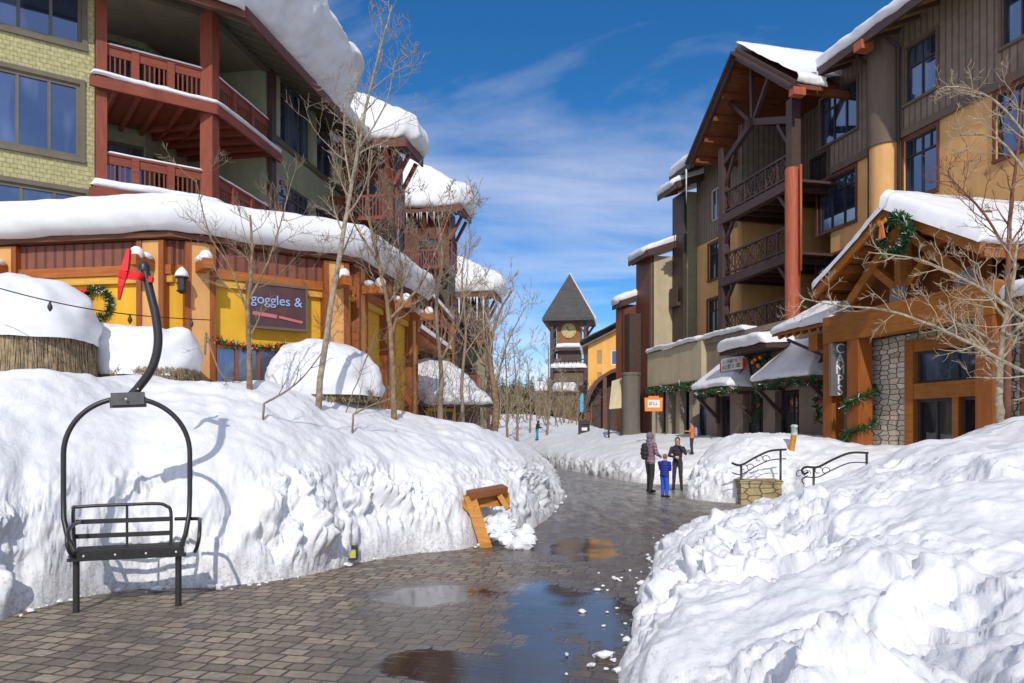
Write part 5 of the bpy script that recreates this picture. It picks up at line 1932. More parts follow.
arc = [(cx0 - rx * math.cos(a), cz0 + rz * math.sin(a)) for a in np.linspace(0, math.pi, 17)]
for i in range(16):
    (xa, za), (xb, zb) = arc[i], arc[i + 1]
    mb.hexa([(xa, 62, za), (xb, 62, zb), (xb, 66, zb), (xa, 66, za), (xa, 62, za + .3), (xb, 62, zb + .3), (xb, 66, zb + .3), (xa, 66, za + .3)])
mb.build('roof', M['fascia'], ar)
mb = MB()
mb.add([(x, 63.5, z) for x, z in arc] + [(arc[-1][0], 63.5, 0), (arc[0][0], 63.5, 0)], [tuple(range(19))])
mb.build('wall', M['dark_timber'], ar)
mb = MB()
for k in (0, 5, 11, 16):
    mb.bar((arc[k][0], 62.2, 0), (arc[k][0], 62.2, arc[k][1]), .3, .3)
mb.build('post', M['fascia'], ar)

tw = thing('clock_tower', (at(571, 430, 100).x, 102, 0), 'timber clock tower with steep grey pyramid roof and cream clock face', 'tower')
TX = at(571, 430, 100).x
ang = math.radians(-8)
Tn = Frame((TX, 102.3), (math.cos(ang), math.sin(ang)), (math.sin(ang), -math.cos(ang)))
def tz(py, Y=100):
    return H - (py - HY) / F * Y
hw_ = 2.15
ze, za = tz(318.5), tz(270)
mb = MB()
for a, b, h0, h1 in ((0, tz(371), hw_ - .25, 0), ):
    Tn.box(mb, -h0, h0, -h0, h0, a, b)
mb.build('lower_shaft', M['brown_flat'], tw)
mb = MB(); Tn.box(mb, -1.5, 1.5, -1.5, 1.5, tz(371), tz(346)); mb.build('belfry_core', M['dark_timber'], tw)
mb = MB(); Tn.box(mb, -1.55, 1.55, -1.55, 1.55, tz(346) + .002, ze - .3); mb.build('clock_panel', M['brown_wood'], tw)
mb = MB()
for sx in (-1, 1):
    for sy in (-1, 1):
        Tn.box(mb, sx * hw_ - .22, sx * hw_ + .22, sy * hw_ - .22, sy * hw_ + .22, 0, ze - .3)
for zz in (tz(346), tz(367), tz(385)):
    for s in (-1, 1):
        Tn.box(mb, -hw_, hw_, s * hw_ - .12, s * hw_ + .12, zz - .5, zz - .15)
        Tn.box(mb, s * hw_ - .12, s * hw_ + .12, -hw_, hw_, zz - .501, zz - .152)
for s in (-1, 1):
    mb.bar(Tn.W(s * hw_, hw_, tz(332)), Tn.W(s * 3.1, 3.1, ze - .2), .2, .25)
    mb.bar(Tn.W(s * hw_, -hw_, tz(332)), Tn.W(s * 3.1, -3.1, ze - .2), .2, .25)
    mb.bar(Tn.W(s * hw_, hw_, tz(334)), Tn.W(s * .9, hw_, ze - .3), .16, .2)
    for k in range(9):
        u = -hw_ + .5 * k + .1
        Tn.box(mb, u, u + .1, hw_ - .05, hw_ + .05, tz(367), tz(360))
Tn.box(mb, -hw_, hw_, hw_ - .08, hw_ + .08, tz(360), tz(359))
mb.build('timber_frame', M['dark_timber'], tw)
mb = MB()
eo = 3.3
apex = Tn.W(0, 0, za)
cs = [Tn.W(-eo, eo, ze), Tn.W(eo, eo, ze), Tn.W(eo, -eo, ze), Tn.W(-eo, -eo, ze)]
dn = Vector((0, 0, -.35))
mb.add([*cs, apex, *[c_ + dn for c_ in cs]], [(0, 1, 4), (1, 2, 4), (2, 3, 4), (3, 0, 4), (0, 1, 6, 5), (1, 2, 7, 6), (2, 3, 8, 7), (3, 0, 5, 8), (5, 6, 7, 8)])
trf = mb.build('pyramid_roof', M['slate'], tw)
mb = MB()
tl = Vector((0, 0, .12))
mb.add([cs[1].lerp(apex, .30) + tl + R.n * 0, apex + tl * 2, cs[2].lerp(apex, .3) + tl + Vector((.3, 0, .1)), cs[2] + Vector((.2, 0, .3)), cs[1].lerp(cs[2], .4) + Vector((.2, 0, .3)),
        cs[1].lerp(apex, .30), apex, cs[2].lerp(apex, .3), cs[2], cs[1].lerp(cs[2], .4)],
       [(0, 1, 2, 3, 4), (5, 6, 7, 8, 9), (0, 1, 6, 5), (1, 2, 7, 6), (2, 3, 8, 7), (3, 4, 9, 8), (4, 0, 5, 9)])
mb.build('roof_snow', M['roof_snow'], trf)
for zz, e in ((tz(346), 1.75), (tz(367), 2.4)):
    snow_strip('ledge_snow', [Tn.W(-e, e, zz - .15), Tn.W(e, e, zz - .15)], [Tn.W(-e, e - .9, zz + .15), Tn.W(e, e - .9, zz + .15)], .55, tw, 24, 6, .3, .05, int(zz), amp=.05)
ccz = tz(330)
ck = MB()
pts = [Tn.W(0.95 * math.cos(a), 1.60, ccz + 0.95 * math.sin(a)) for a in np.linspace(0, 2 * math.pi, 32, endpoint=False)]
pts2 = [Vector(p) + Tn.n * .1 for p in pts]
ck.add(pts + pts2, [tuple(range(32)), tuple(range(32, 64))] + [(i, (i + 1) % 32, 32 + (i + 1) % 32, 32 + i) for i in range(32)])
cf = ck.build('clock_face', M['clock'], tw)
mb = MB()
mb.bar(Tn.W(0, 1.72, ccz), Tn.W(-.28, 1.72, ccz + .55), .09, .03, up=Tn.n)
mb.bar(Tn.W(0, 1.73, ccz), Tn.W(.8, 1.73, ccz + .10), .06, .03, up=Tn.n)
for k in range(12):
    a = k * math.pi / 6
    mb.bar(Tn.W(.72 * math.cos(a), 1.715, ccz + .72 * math.sin(a)), Tn.W(.85 * math.cos(a), 1.715, ccz + .85 * math.sin(a)), .06, .02, up=Tn.n)
mb.build('clock_hands', M['dark_text'], cf)

# ------------------------------------------------------------------ entry pavilion at the right
ep = thing('entry_pavilion', R.W(-8.6, 2.5, 0), 'golden timber and stone entry pavilion with a snowy gable roof at the right', 'building')
C0, HS, FN, EA, EE = -8.6, 2.95, 4.95, 7.45, 5.85
mb = MB()
slab(mb, [R.W(C0 - HS, FN, EE), R.W(C0, FN, EA), R.W(C0, .1, EA), R.W(C0 - HS, .1, EE)], .12)
slab(mb, [R.W(C0, FN, EA + .003), R.W(C0 + HS, FN, EE), R.W(C0 + HS, .1, EE), R.W(C0, .1, EA + .003)], .12)
er = mb.build('gable_roof', M['gold_timber'], ep)
mb = MB()
for s in (-1, 1):
    for f in (.16, .38, .60, .82, .97):
        u, z = C0 + s * HS * f, EA + (EE - EA) * f - .24
        mb.bar(R.W(u, FN - .06, z), R.W(u, .2, z), .13, .2)
mb.build('purlin', M['rust_board'], er)
mb = MB()
for s in (-1, 1):
    mb.bar(R.W(C0, FN + .05, EA - .13), R.W(C0 + s * (HS + .03), FN + .05, EE - .13), .26, .10, up=R.n)
mb.build('barge_board', M['gold_timber'], er)
for s, T_ in ((1, .36), (-1, .46)):
    snow_strip('roof_snow', [R.W(C0 + s * HS, FN + .16, EE + .02), R.W(C0 + s * HS, -.6, EE + .02)], [R.W(C0 - s * .15, FN + .16, EA + .02), R.W(C0 - s * .15, -.6, EA + .02)], T_, er, 90, 18, .32, .05, 91 + s, ends=True, amp=.06)
cols = []
for u, w in ((-5.78, .40), (-6.93, .46), (-11.35, .46)):
    mb = MB(); R.box(mb, u - w / 2, u + w / 2, 4.5 - w / 2, 4.5 + w / 2, 0, 4.28)
    cols.append(mb.build('timber_post', M['gold_timber_v'], ep))
mb = MB()
R.box(mb, -11.6, -5.62, 4.26, 4.74, 4.282, 5.05)
R.box(mb, -6.1, -5.6, .2, 4.25, 4.4, 5.0)
R.box(mb, -11.6, -11.1, .2, 4.25, 4.4, 5.0)
mb.build('tie_beam', M['gold_timber'], ep)
mb = MB()
mb.bar(R.W(C0, 4.5, 5.05), R.W(C0, 4.5, EA - .3), .3, .3)
for s in (-1, 1):
    mb.bar(R.W(C0 + s * 2.3, 4.5, 5.1), R.W(C0, 4.5, EA - .45), .26, .26)
    mb.bar(R.W(C0, 4.5, 5.3), R.W(C0 + s * 1.35, 4.5, 6.35), .2, .2)
mb.build('gable_truss', M['gold_timber'], er)
for s in (-1, 0, 1):
    u = C0 + s * 2.15
    mb = MB()
    mb.hexa([R.W(u - .32, 4.64, 4.95), R.W(u + .32, 4.64, 4.95), R.W(u + .32, 4.67, 4.95), R.W(u - .32, 4.64 + .03, 4.95), R.W(u - .26, 4.64, 5.42), R.W(u + .26, 4.64, 5.42), R.W(u + .26, 4.67, 5.42), R.W(u - .26, 4.67, 5.42)])
    mb.build('steel_plate', M['grey_panel'], er)
mb = MB(); R.wall(mb, -10.6, -6.2, 5.06, 6.9, n=3.9); mb.build('gable_wall', M['rust_board'], ep)
# stone wall with golden framed glazing
SN = 4.02
hole = (-11.15, -8.28, .3, 4.0)
mb = MB(); R.wall(mb, -11.6, -6.3, 0, 4.28, [hole], n=SN, th=.3)
g = Frame(tuple(R.xy(-6.3, SN)), -R.n, R.u)
mb.build('stone_wall', M['stone'], ep)
mb = MB(); R.box(mb, -6.6, -6.301, .2, SN - .002, 0, 4.27); mb.build('stone_return', M['stone'], ep)
mb = MB(); R.box(mb, -11.7, -6.62, .2, SN - .6, 0, 4.9); mb.build('core', M['brown_flat'], ep)
mb = MB()
R.box(mb, -8.5, -8.2, SN - .25, SN + .1, 0, 4.1); R.box(mb, -11.3, -11.1, SN - .25, SN + .1, 0, 4.1)
R.box(mb, -11.1, -8.5, SN - .22, SN + .08, 3.78, 4.1); R.box(mb, -11.1, -8.5, SN - .22, SN + .08, 2.55, 2.95)
R.box(mb, -9.95, -9.75, SN - .22, SN + .06, 0, 2.55)
mb.build('glazing_frame', M['gold_timber'], ep)
window(R, (-11.1, -8.5, 2.95, 3.78), SN, ep, M['dark_frame'], M['glass'], 2, None, fw=.07)
window(R, (-9.75, -8.5, .05, 2.55), SN, ep, M['dark_frame'], M['glass_dark'], 2, None, fw=.08, name='glass_door')
window(R, (-11.1, -9.95, .05, 2.55), SN, ep, M['dark_frame'], M['glass_dark'], 2, None, fw=.08, name='glass_door')
# side shed roof
mb = MB()
shp = [R.W(-5.75, 4.35, 5.0), R.W(-2.35, 4.35, 5.0), R.W(-2.35, 2.62, 5.85), R.W(-5.75, 2.62, 5.85)]
slab(mb, shp, .10)
for u in np.arange(-5.6, -2.3, .42):
    mb.bar(R.W(u, 4.3, 4.86), R.W(u, 2.65, 5.66), .10, .16)
shed = mb.build('side_roof', M['gold_timber'], ep)
snow_strip('roof_snow', [R.W(-5.7, 4.35, 5.02), R.W(-2.35, 4.35, 5.02)], [R.W(-5.7, 2.62, 5.87), R.W(-2.35, 2.62, 5.87)], .25, shed, 50, 12, .25, .04, 97, ends=True, amp=.05)
mb = MB()
R.box(mb, -5.6, -2.6, 4.0, 4.22, 4.5, 4.78) if False else R.box(mb, -4.6, -4.15, 3.9, 4.2, 4.25, 4.75)
mb.build('beam_end', M['gold_timber'], ep)
mb = MB(); mb.bar(R.W(-3.0, 4.2, 4.75), R.W(-4.6, 2.66, 3.6), .09, .1); mb.build('brace', M['dark_timber'], ep)
# snowy lean-to on the right flank
mb = MB(); slab(mb, [R.W(-14.5, 4.6, 4.55), R.W(-11.7, 4.6, 4.55), R.W(-11.7, 1, 5.5), R.W(-14.5, 1, 5.5)], .16); lt = mb.build('lean_to_roof', M['gold_timber'], ep)
snow_strip('roof_snow', [R.W(-14.5, 4.6, 4.57), R.W(-11.7, 4.6, 4.57)], [R.W(-14.5, 1, 5.52), R.W(-11.7, 1, 5.52)], .35, lt, 30, 10, .35, .05, 98, amp=.05)
mb = MB(); R.box(mb, -14.4, -11.72, .2, 4.1, 0, 4.38); mb.build('lean_to_wall', M['rust_board'], ep)
# blade sign with white letters
cs_ = thing('blade_sign', R.W(-6.22, 4.6, 2.9), 'tall grey blade sign with white letters CAMPS on the golden post', 'sign')
zc0, zc1 = at(836, 396, 22.4).z, at(836, 344, 22.4).z
mb = MB(); R.box(mb, -6.26, -6.16, 4.40, 4.92, zc0, zc1); mb.build('panel', M['grey_panel'], cs_)
mb = MB()
R.box(mb, -6.27, -6.15, 4.33, 4.397, zc0 - .05, zc1 + .05)
R.box(mb, -6.23, -6.18, 4.0, 4.279, zc1 - .06, zc1 - .01)
R.box(mb, -6.23, -6.18, 4.0, 4.279, zc0 + .01, zc0 + .06)
mb.build('bracket', M['black'], cs_)
for k, ch in enumerate('CAMPS'):
    zz = zc1 - (zc1 - zc0) * (k + .5) / 5
    text(ch, -R.n, -R.u, R.W(-6.268, 4.63, zz), .40, M['white_paint'], cs_, name='letter')
# garland spiralling round the post, wreath on the gable
pts = []
for k in range(60):
    f = k / 59
    a = f * 2 * math.pi * 2.6 + 2.2
    pts.append(R.W(-6.93 + .36 * math.cos(a), 4.5 + .36 * math.sin(a), .9 + 2.2 * f))
garland('garland', pts, .19, 'fir garland wound around the golden timber post by the stone wall', None, None, 14, 0, 19, .02)
wreath('wreath', R.W(C0 - .72, FN + .42, EA - .92), RV, R.n, .44, .19, 'large fir wreath with an orange bow at the pavilion gable', M['orange_cloth'], (-.45, .75), 15)
# ================================================================== SKI-LIFT CHAIR
cu_ = Vector((.94, .34, 0)).normalized()
cb_ = Vector((-.34, .94, 0)).normalized()
CM = Vector((-3.62, 7.36, 0))
def ch(u, b, z):
    return CM + cu_ * u + cb_ * b + Vector((0, 0, z))
lift = thing('ski_lift_chair', CM, 'dark steel two-seat ski-lift chair with a hoop and hanger arm, standing before the snowbank', 'lift chair')
for s, b0 in ((-1, .0), (1, .0)):
    mb = MB()
    mb.tube([ch(s * .435, b0, .0), ch(s * .435, b0, .50)], .030, 10)
    mb.tube([ch(s * .435, b0 + .3, .0), ch(s * .435, b0 + .3, .48)], .024, 8) if False else None
    mb.bar(ch(s * .435 - .07, b0, .49), ch(s * .435 + .07, b0, .49), .09, .03)
    mb.build('leg', M['steel'], lift, True, 40)
mb = MB()
hp = []
HWd = .555
zc = 1.45
for k in range(0, 33):
    a = math.pi * (1 - k / 32)
    hp.append(ch(HWd * math.copysign(abs(math.cos(a)) ** .97, math.cos(a)) - .03, .26, zc + .55 * abs(math.sin(a)) ** .97))
lft = [ch(-.33, -.02, .50), ch(-.44, .02, .54), ch(-.52, .12, .66), ch(-.575, .22, .85), ch(-.585, .26, 1.05)]
rgt = [ch(.525, .26, 1.05), ch(.52, .24, .85), ch(.49, .14, .66), ch(.45, .04, .55), ch(.36, -.02, .50)]
mb.tube(lft + hp + rgt, .0245, 10)
mb.tube([ch(-.5, .0, .5), ch(.47, .0, .5)], .03, 10)
mb.tube([ch(-.5, .36, .48), ch(.47, .36, .48)], .025, 8)
for s in (-.47, .44):
    mb.tube([ch(s, 0, .5), ch(s, .36, .48)], .026, 8)
mb.build('hoop_frame', M['steel'], lift, True, 50)
mb = MB()
for k in range(6):
    b = .0 + .065 * k
    mb.bar(ch(-.47, b - .03, .545 + .004 * (k % 2)), ch(.48, b - .03, .55 + .004 * (k % 2)), .055, .035)
mb.bar(ch(-.475, -.085, .52), ch(.49, -.085, .525), .02, .075)
mb.build('seat', M['seat_black'], lift)
mb = MB()
for k in range(4):
    mb.ell(ch(-.36 + .26 * k, -.10, .53), .012, .008, .012, 8, 6)
mb.build('bolt', M['white_frame'], lift, True)
mb = MB()
bt = [ch(-.50, .33, .52), ch(-.52, .36, .9), ch(-.46, .37, .945), ch(0, .37, .955), ch(.22, .37, .955), ch(.30, .37, .93), ch(.345, .365, .86), ch(.345, .35, .52)]
mb.tube([tuple(p) for p in resample(bt, 60)], .017, 8)
for z in (.80, .66):
    mb.bar(ch(-.50, .362, z), ch(.335, .362, z), .018, .045)
mb.tube([ch(-.05, .35, .52), ch(-.055, .385, .955)], .013, 8)
mb.build('backrest', M['steel'], lift, True, 50)
for s in (-1, 1):
    o = -.035
    mb = MB()
    k_ = .38 if s < 0 else .60
    ar_ = [ch(o + s * .42, .34, .80), ch(o + s * (k_ + .04), .22, .805), ch(o + s * (k_ + .06), .02, .80), ch(o + s * (k_ + .065), -.14, .755), ch(o + s * (k_ + .06), -.20, .66), ch(o + s * (k_ + .04), -.16, .57), ch(o + s * (k_ + .02), -.05, .52)]
    mb.tube([tuple(p) for p in resample(ar_, 36)], .018, 8)
    mb.build('armrest', M['steel'], lift, True, 50)
gx = -.03
mb = MB()
mb.bar(ch(gx - .145, .26, 1.985), ch(gx + .145, .26, 2.0), .11, .12)
mb.bar(ch(gx - .16, .26, 1.95), ch(gx + .16, .26, 1.965), .05, .10)
gp_ = mb.build('grip_box', M['steel_grip'], lift)
ap = [at(126, 400, 7.62), at(138, 388, 7.62), at(152, 368, 7.62), at(158, 344, 7.62), at(156, 318, 7.62), at(150, 292, 7.62), at(144, 266, 7.62)]
mb = MB()
mb.tube([tuple(p) for p in resample(ap, 40)], .041, 12)
mb.lathe(at(144, 266, 7.62), [(.052, -.05), (.055, .0), (.04, .03), (.02, .05)], 12)
mb.build('hanger_arm', M['steel'], lift, True, 50)
mb = MB()
mb.ell(at(126, 399, 7.50), .012, .01, .012); mb.ell(at(138, 389, 7.57), .01, .01, .01)
mb.build('rivet', M['white_frame'], lift, True)
# ribbon bow tied to the arm
rb_ = thing('red_ribbon_bow', at(132, 275, 7.6), 'red ribbon bow with a long tail tied to the top of the ski-lift hanger', 'bow')
mb = MB()
def ribbon(mb, pts, ws, th=.02):
    for i in range(len(pts) - 1):
        a, b = Vector(pts[i]), Vector(pts[i + 1])
        d = (b - a).normalized()
        x = d.cross(Vector((0, 1, 0))).normalized()
        y = Vector((0, 1, 0)) * th
        mb.hexa([a - x * ws[i] - y, a + x * ws[i] - y, a + x * ws[i] + y, a - x * ws[i] + y, b - x * ws[i + 1] - y, b + x * ws[i + 1] - y, b + x * ws[i + 1] + y, b - x * ws[i + 1] + y])
ribbon(mb, [at(129.5, 249, 7.58), at(127, 260, 7.56), at(124.5, 271, 7.54), at(122.5, 278, 7.55)], [.012, .028, .038, .04])
mb.build('loop', M['red_ribbon'], rb_)
mb = MB()
ribbon(mb, [at(122.6, 277, 7.555), at(121, 286, 7.54), at(119, 300, 7.55)], [.036, .026, .01], .012)
mb.build('tail', M['red_ribbon'], rb_)
mb = MB()
ribbon(mb, [at(122, 274.5, 7.60), at(130, 275, 7.57), at(140, 277, 7.56)], [.03, .04, .036], .03)
mb.ell(at(141, 277, 7.56), .03, .06, .045, 10, 7)
ribbon(mb, [at(149, 279, 7.57), at(153, 280, 7.58)], [.03, .025], .02)
mb.build('knot', M['red_ribbon'], rb_, True, 30)

# string of bulbs over the terrace
sl = thing('string_lights', at(0, 290, 11), 'thin cable with small dark bulbs sagging over the snowy umbrellas', 'string lights')
pts = []
for k in range(40):
    f = k / 39
    px = -30 + 240 * f
    pts.append(at(px, 280 + 40 * f + 9 * math.sin(f * math.pi), 9.95 + 3.0 * max(0, f - .5) / .5))
mb = MB(); mb.tube(pts, .008, 5); mb.build('cable', M['black'], sl)
for px in (51, 130, 193):
    k = min(range(40), key=lambda i: abs(pts[i].x / pts[i].y - (px - CX) / F))
    mb = MB(); mb.lathe(pts[k], [(.012, 0), (.015, -.03), (.03, -.06), (.032, -.09), (.01, -.13)], 8); mb.build('bulb', M['dark_frame'], sl, True)

# ------------------------------------------------------------------ wooden frame stuck in the bank, path light, benches
wf_ = thing('wooden_sign_frame', at(485, 548, 11.2), 'orange varnished wooden frame tipped over and half buried in the snowbank', 'wooden frame')
def plank(name, a, b, w, h, m, up=Vector((0, -1, .3))):
    mb = MB(); mb.bar(a, b, w, h, up); return mb.build(name, M[m], wf_)
YB = 11.45
plank('leg', at(470, 496, YB + .15), at(487, 549, YB - .05), .17, .08, 'orange_wood', Vector((0, -1, 0)))
plank('top_board', at(464, 502, YB + .22), at(509, 499, YB + .55), .20, .05, 'orange_wood', Vector((0, -1, .1)))
plank('cap', at(469, 495, YB + .1), at(505, 488.5, YB + .45), .16, .10, 'brown_wood', Vector((0, -.3, 1)))
plank('brace', at(499, 494, YB + .40), at(508, 509, YB + .35), .08, .12, 'orange_wood', Vector((0, -1, 0)))
plank('brace', at(466, 503, YB + .2), at(474, 511, YB + .1), .14, .10, 'orange_wood', Vector((0, -1, 0)))
plank('back_leg', at(471, 512, YB + .25), at(459, 547, YB + .2), .10, .07, 'brown_wood', Vector((0, -1, 0)))
plank('rail', at(456, 543, YB + .12), at(470, 549, YB + .05), .08, .08, 'orange_wood', Vector((0, -1, 0)))
plank('back_panel', at(468, 520, YB + .35), at(468, 549, YB + .25), .24, .05, 'dark_timber', Vector((0, -1, 0)))
plank('foot', at(480, 545, YB - .06), at(490, 547, YB - .08), .12, .09, 'orange_wood', Vector((0, -1, 0)))

h_ = hit(351, 552, ['snow_bank_left'])
plp = h_ if h_ is not None else at(351, 552, 9.5)
plt_ = thing('path_light', plp, 'small path light with pale yellow lens set into the left snowbank foot', 'lamp')
mb = MB()
Lf = Frame((plp.x, plp.y), (1, .1), (.1, -1))
Lf.box(mb, -.085, .085, -.1, .04, plp.z + .045, plp.z + .075)
Lf.box(mb, -.085, -.062, -.1, .03, plp.z - .075, plp.z + .044); Lf.box(mb, .062, .085, -.1, .03, plp.z - .075, plp.z + .044)
Lf.box(mb, -.085, .085, -.1, .03, plp.z - .095, plp.z - .076)
mb.build('housing', M['steel'], plt_)
mb = MB(); Lf.box(mb, -.06, .06, -.09, .015, plp.z - .074, plp.z + .043); mb.build('lens', M['lens'], plt_)

bp_ = hit(584, 433, ['snow_field_far']) or at(584, 433, 48)
bn = thing('sign_box', bp_, 'dark wooden notice box half sunk in the far snow slope', 'notice box')
sc = bp_.y / F
BF = Frame((bp_.x, bp_.y), (1, .1), (.1, -1))
mb = MB()
BF.box(mb, -5.5 * sc, 5.5 * sc, -.15, .15, bp_.z + 9 * sc, bp_.z + 12.5 * sc)
BF.box(mb, -5.5 * sc, -4.3 * sc, -.12, .12, bp_.z - .3, bp_.z + 8.9 * sc); BF.box(mb, 4.3 * sc, 5.5 * sc, -.12, .12, bp_.z - .3, bp_.z + 8.9 * sc)
BF.box(mb, -4.29 * sc, 4.29 * sc, -.1, .05, bp_.z, bp_.z + 8.9 * sc)
mb.build('frame', M['dark_frame'], bn)
mb = MB(); BF.box(mb, -2.6 * sc, 3.0 * sc, .06, .07, bp_.z + 2.5 * sc, bp_.z + 5.5 * sc); mb.build('notice', M['white_paint'], bn)

fb_ = hit(584, 417, ['snow_field_far']) or at(584, 417, 70)
fl2 = thing('feather_banner', fb_, 'sky-blue feather banner on a pole before the orange house', 'banner')
s = fb_.y / F
mb = MB(); mb.tube([fb_, fb_ + Vector((0, 0, 24 * s)), fb_ + Vector((-2 * s, 0, 25 * s))], .05, 6); mb.build('pole', M['dark_frame'], fl2)
mb = MB()
o_ = [(-4.2, 5), (-.4, 5), (-.4, 23), (-1.5, 24), (-3, 22.5), (-4.2, 18)]
vs = [fb_ + Vector((a * s, 0, b * s)) for a, b in o_]
vs2 = [v + Vector((0, .04, 0)) for v in vs]
mb.add(vs + vs2, [tuple(range(6)), tuple(range(6, 12))] + [(i, (i + 1) % 6, 6 + (i + 1) % 6, 6 + i) for i in range(6)])
mb.build('cloth', M['banner'], fl2)

# ------------------------------------------------------------------ steps wall, handrails, orange post
SY = 18.15
st_ = thing('stone_step_wall', at(760, 500, SY), 'low tan block wall beside the snowed-over steps', 'low wall')
ST = Frame((at(741, 500, SY).x, SY), (.97, -.1), (-.1, -.97))
mb = MB(); ST.box(mb, 0, .92, -.9, 0, 0, .50); mb.build('blocks', M['tan_stone'], st_)
mb = MB(); ST.box(mb, -.03, .95, -.93, .03, .502, .57); mb.build('cap', M['tan_stone'], st_)
def handrail(pxs, Yv, label, posts, curl, seed):
    t = thing('handrail', at(pxs[0][0], pxs[0][1], Yv) * Vector((1, 1, 0)), label, 'handrail', 'iron handrails at the steps')
    mb = MB()
    P = [at(a, b, Yv + .01 * (a - pxs[0][0])) for a, b in pxs]
    mb.tube([tuple(p) for p in resample(P, 40)], .026, 8)
    P2 = [p - Vector((0, 0, .22)) for p in P]
    mb.tube([tuple(p) for p in resample(P2[1:] if curl else P2, 30)], .014, 6)
    mb.build('rail', M['steel'], t, True)
    for px in posts:
        q_ = min(resample(P, 60).tolist(), key=lambda p: abs(CX + p[0] / p[1] * F - px))
        z0 = snow_z(q_[0], q_[1]) - .25
        mb = MB(); mb.tube([(q_[0], q_[1], z0), tuple(q_)], .028, 8); mb.build('post', M['steel'], t, True)
    mb = MB()
    for f in (.35, .6):
        p = Vector(resample(P, 50)[int(50 * f)])
        for k in range(2):
            sc_ = [(math.cos(a) * .10 * (1 - a / 9) + k * .16 - .08, math.sin(a) * .10 * (1 - a / 9)) for a in np.linspace(0, 5.5, 16)]
            mb.tube([p + Vector((a, 0, b - .12)) for a, b in sc_], .009, 5)
    mb.build('scrollwork', M['steel'], t, True)
    return t
handrail([(732, 463), (741, 465), (756, 457), (770, 451), (786, 449.5)], 18.2, 'dark iron handrail left of the snowed-over steps, above the tan block wall', (741, 780), False, 1)
handrail([(808, 472), (804, 474), (802, 470), (806, 467), (818, 467), (832, 460), (850, 453), (868, 453)], 17.0, 'dark iron handrail with curled end, right of the snowed-over steps', (813, 866), True, 2)
op = at(790, 459, 20.3)
pp = thing('marker_post', op, 'leaning orange marker post with a teal and white cap in the snow mound', 'marker post')
mb = MB(); mb.tube([op + Vector((-.06, 0, -.2)), op + Vector((.0, 0, .0)), op + Vector((.10, 0, .62))], [.075, .08, .075], 10); mb.build('post', M['orange_wood'], pp, True, 50)
mb = MB(); mb.lathe(op + Vector((.11, 0, .62)), [(.075, 0), (.085, .02), (.08, .20), (.10, .21), (.09, .26), (.04, .28)], 10); mb.build('cap', plain('teal_white_cap', (.42, .52, .48), .6, .5, 9, coord='Object'), pp, True)

# ================================================================== TREES
def branch(mb, p, d, L, r, depth, rr, nmin, droop=0.12):
    n = 6 if depth > 1 else 4
    pts, rad = [Vector(p)], [r]
    q, dd = Vector(p), Vector(d).normalized()
    for i in range(n):
        dd = (dd + Vector((rr.gauss(0, .16), rr.gauss(0, .16), rr.gauss(droop, .13)))).normalized()
        q = q + dd * L / n
        pts.append(q.copy())
        rad.append(max(r * (1 - .8 * (i + 1) / n), nmin * .6))
    mb.tube(pts, rad, 5 if r > .02 else (4 if r > .009 else 3), 0, False)
    if depth <= 0:
        return
    k = rr.randint(3, 5) if depth > 1 else rr.randint(3, 6)
    for i in range(k):
        f = rr.uniform(.25, 1)
        j = min(int(f * n), n - 1)
        a = pts[j].lerp(pts[j + 1], f * n - j if f < 1 else 1)
        base = (pts[j + 1] - pts[j]).normalized()
        side = base.orthogonal().normalized()
        side.rotate(Matrix.Rotation(rr.uniform(0, 6.283), 3, base))
        nd = (base * rr.uniform(.55, 1.0) + side * rr.uniform(.5, 1.0)).normalized()
        branch(mb, a, nd, L * rr.uniform(.38, .62) * (1.1 - .4 * f), max(rad[j] * .62, nmin), depth - 1, rr, nmin, droop)


def bare_tree(stems, radii, seed, label, nb, bl, depth, trunk_m, twig_m, group, start=.25, nmin=.004, extra=(), droop=.12, cat='tree'):
    """stems: list of polylines (world); the first starts at the ground."""
    rr = random.Random(seed)
    base = Vector(stems[0][0])
    t = thing('bare_tree', base, label, cat, group)
    mt = MB(); mbr = MB()
    for si, (st, (r0, r1)) in enumerate(zip(stems, radii)):
        P = resample(st, 22)
        P[1:-1] += np.array([[rr.gauss(0, r0 * .10) for _ in range(3)] for _ in range(len(P) - 2)])
        if si == 0:
            P[0, 2] -= .35
        R_ = np.linspace(r0, r1, 22) ** 1.0
        mt.tube([tuple(p) for p in P], list(R_), 8)
        cnt = nb if isinstance(nb, int) else nb[si]
        for k in range(cnt):
            f = start + (1 - start) * ((k + rr.random()) / cnt) ** .85 if si == 0 else .08 + .92 * (k + rr.random()) / cnt
            i = min(int(f * 21), 20)
            p = Vector(P[i]).lerp(Vector(P[i + 1]), f * 21 - i)
            d = (Vector(P[i + 1]) - Vector(P[i])).normalized()
            s_ = d.orthogonal().normalized()
            s_.rotate(Matrix.Rotation(k * 2.4 + rr.uniform(-.6, .6), 3, d))
            nd = (d * rr.uniform(.5, .95) + s_ * rr.uniform(.6, 1.0)).normalized()
            branch(mbr, p, nd, bl * rr.uniform(.6, 1.15) * (1.15 - .6 * f), max(R_[i] * .5, .008), depth, rr, nmin, droop)
    for p, d, L, r in extra:
        branch(mbr, p, d, L, r, depth, rr, nmin, droop)
    mt.build('trunk', M[trunk_m], t, True)
    mbr.build('branches', M[twig_m], t, True)
    return t


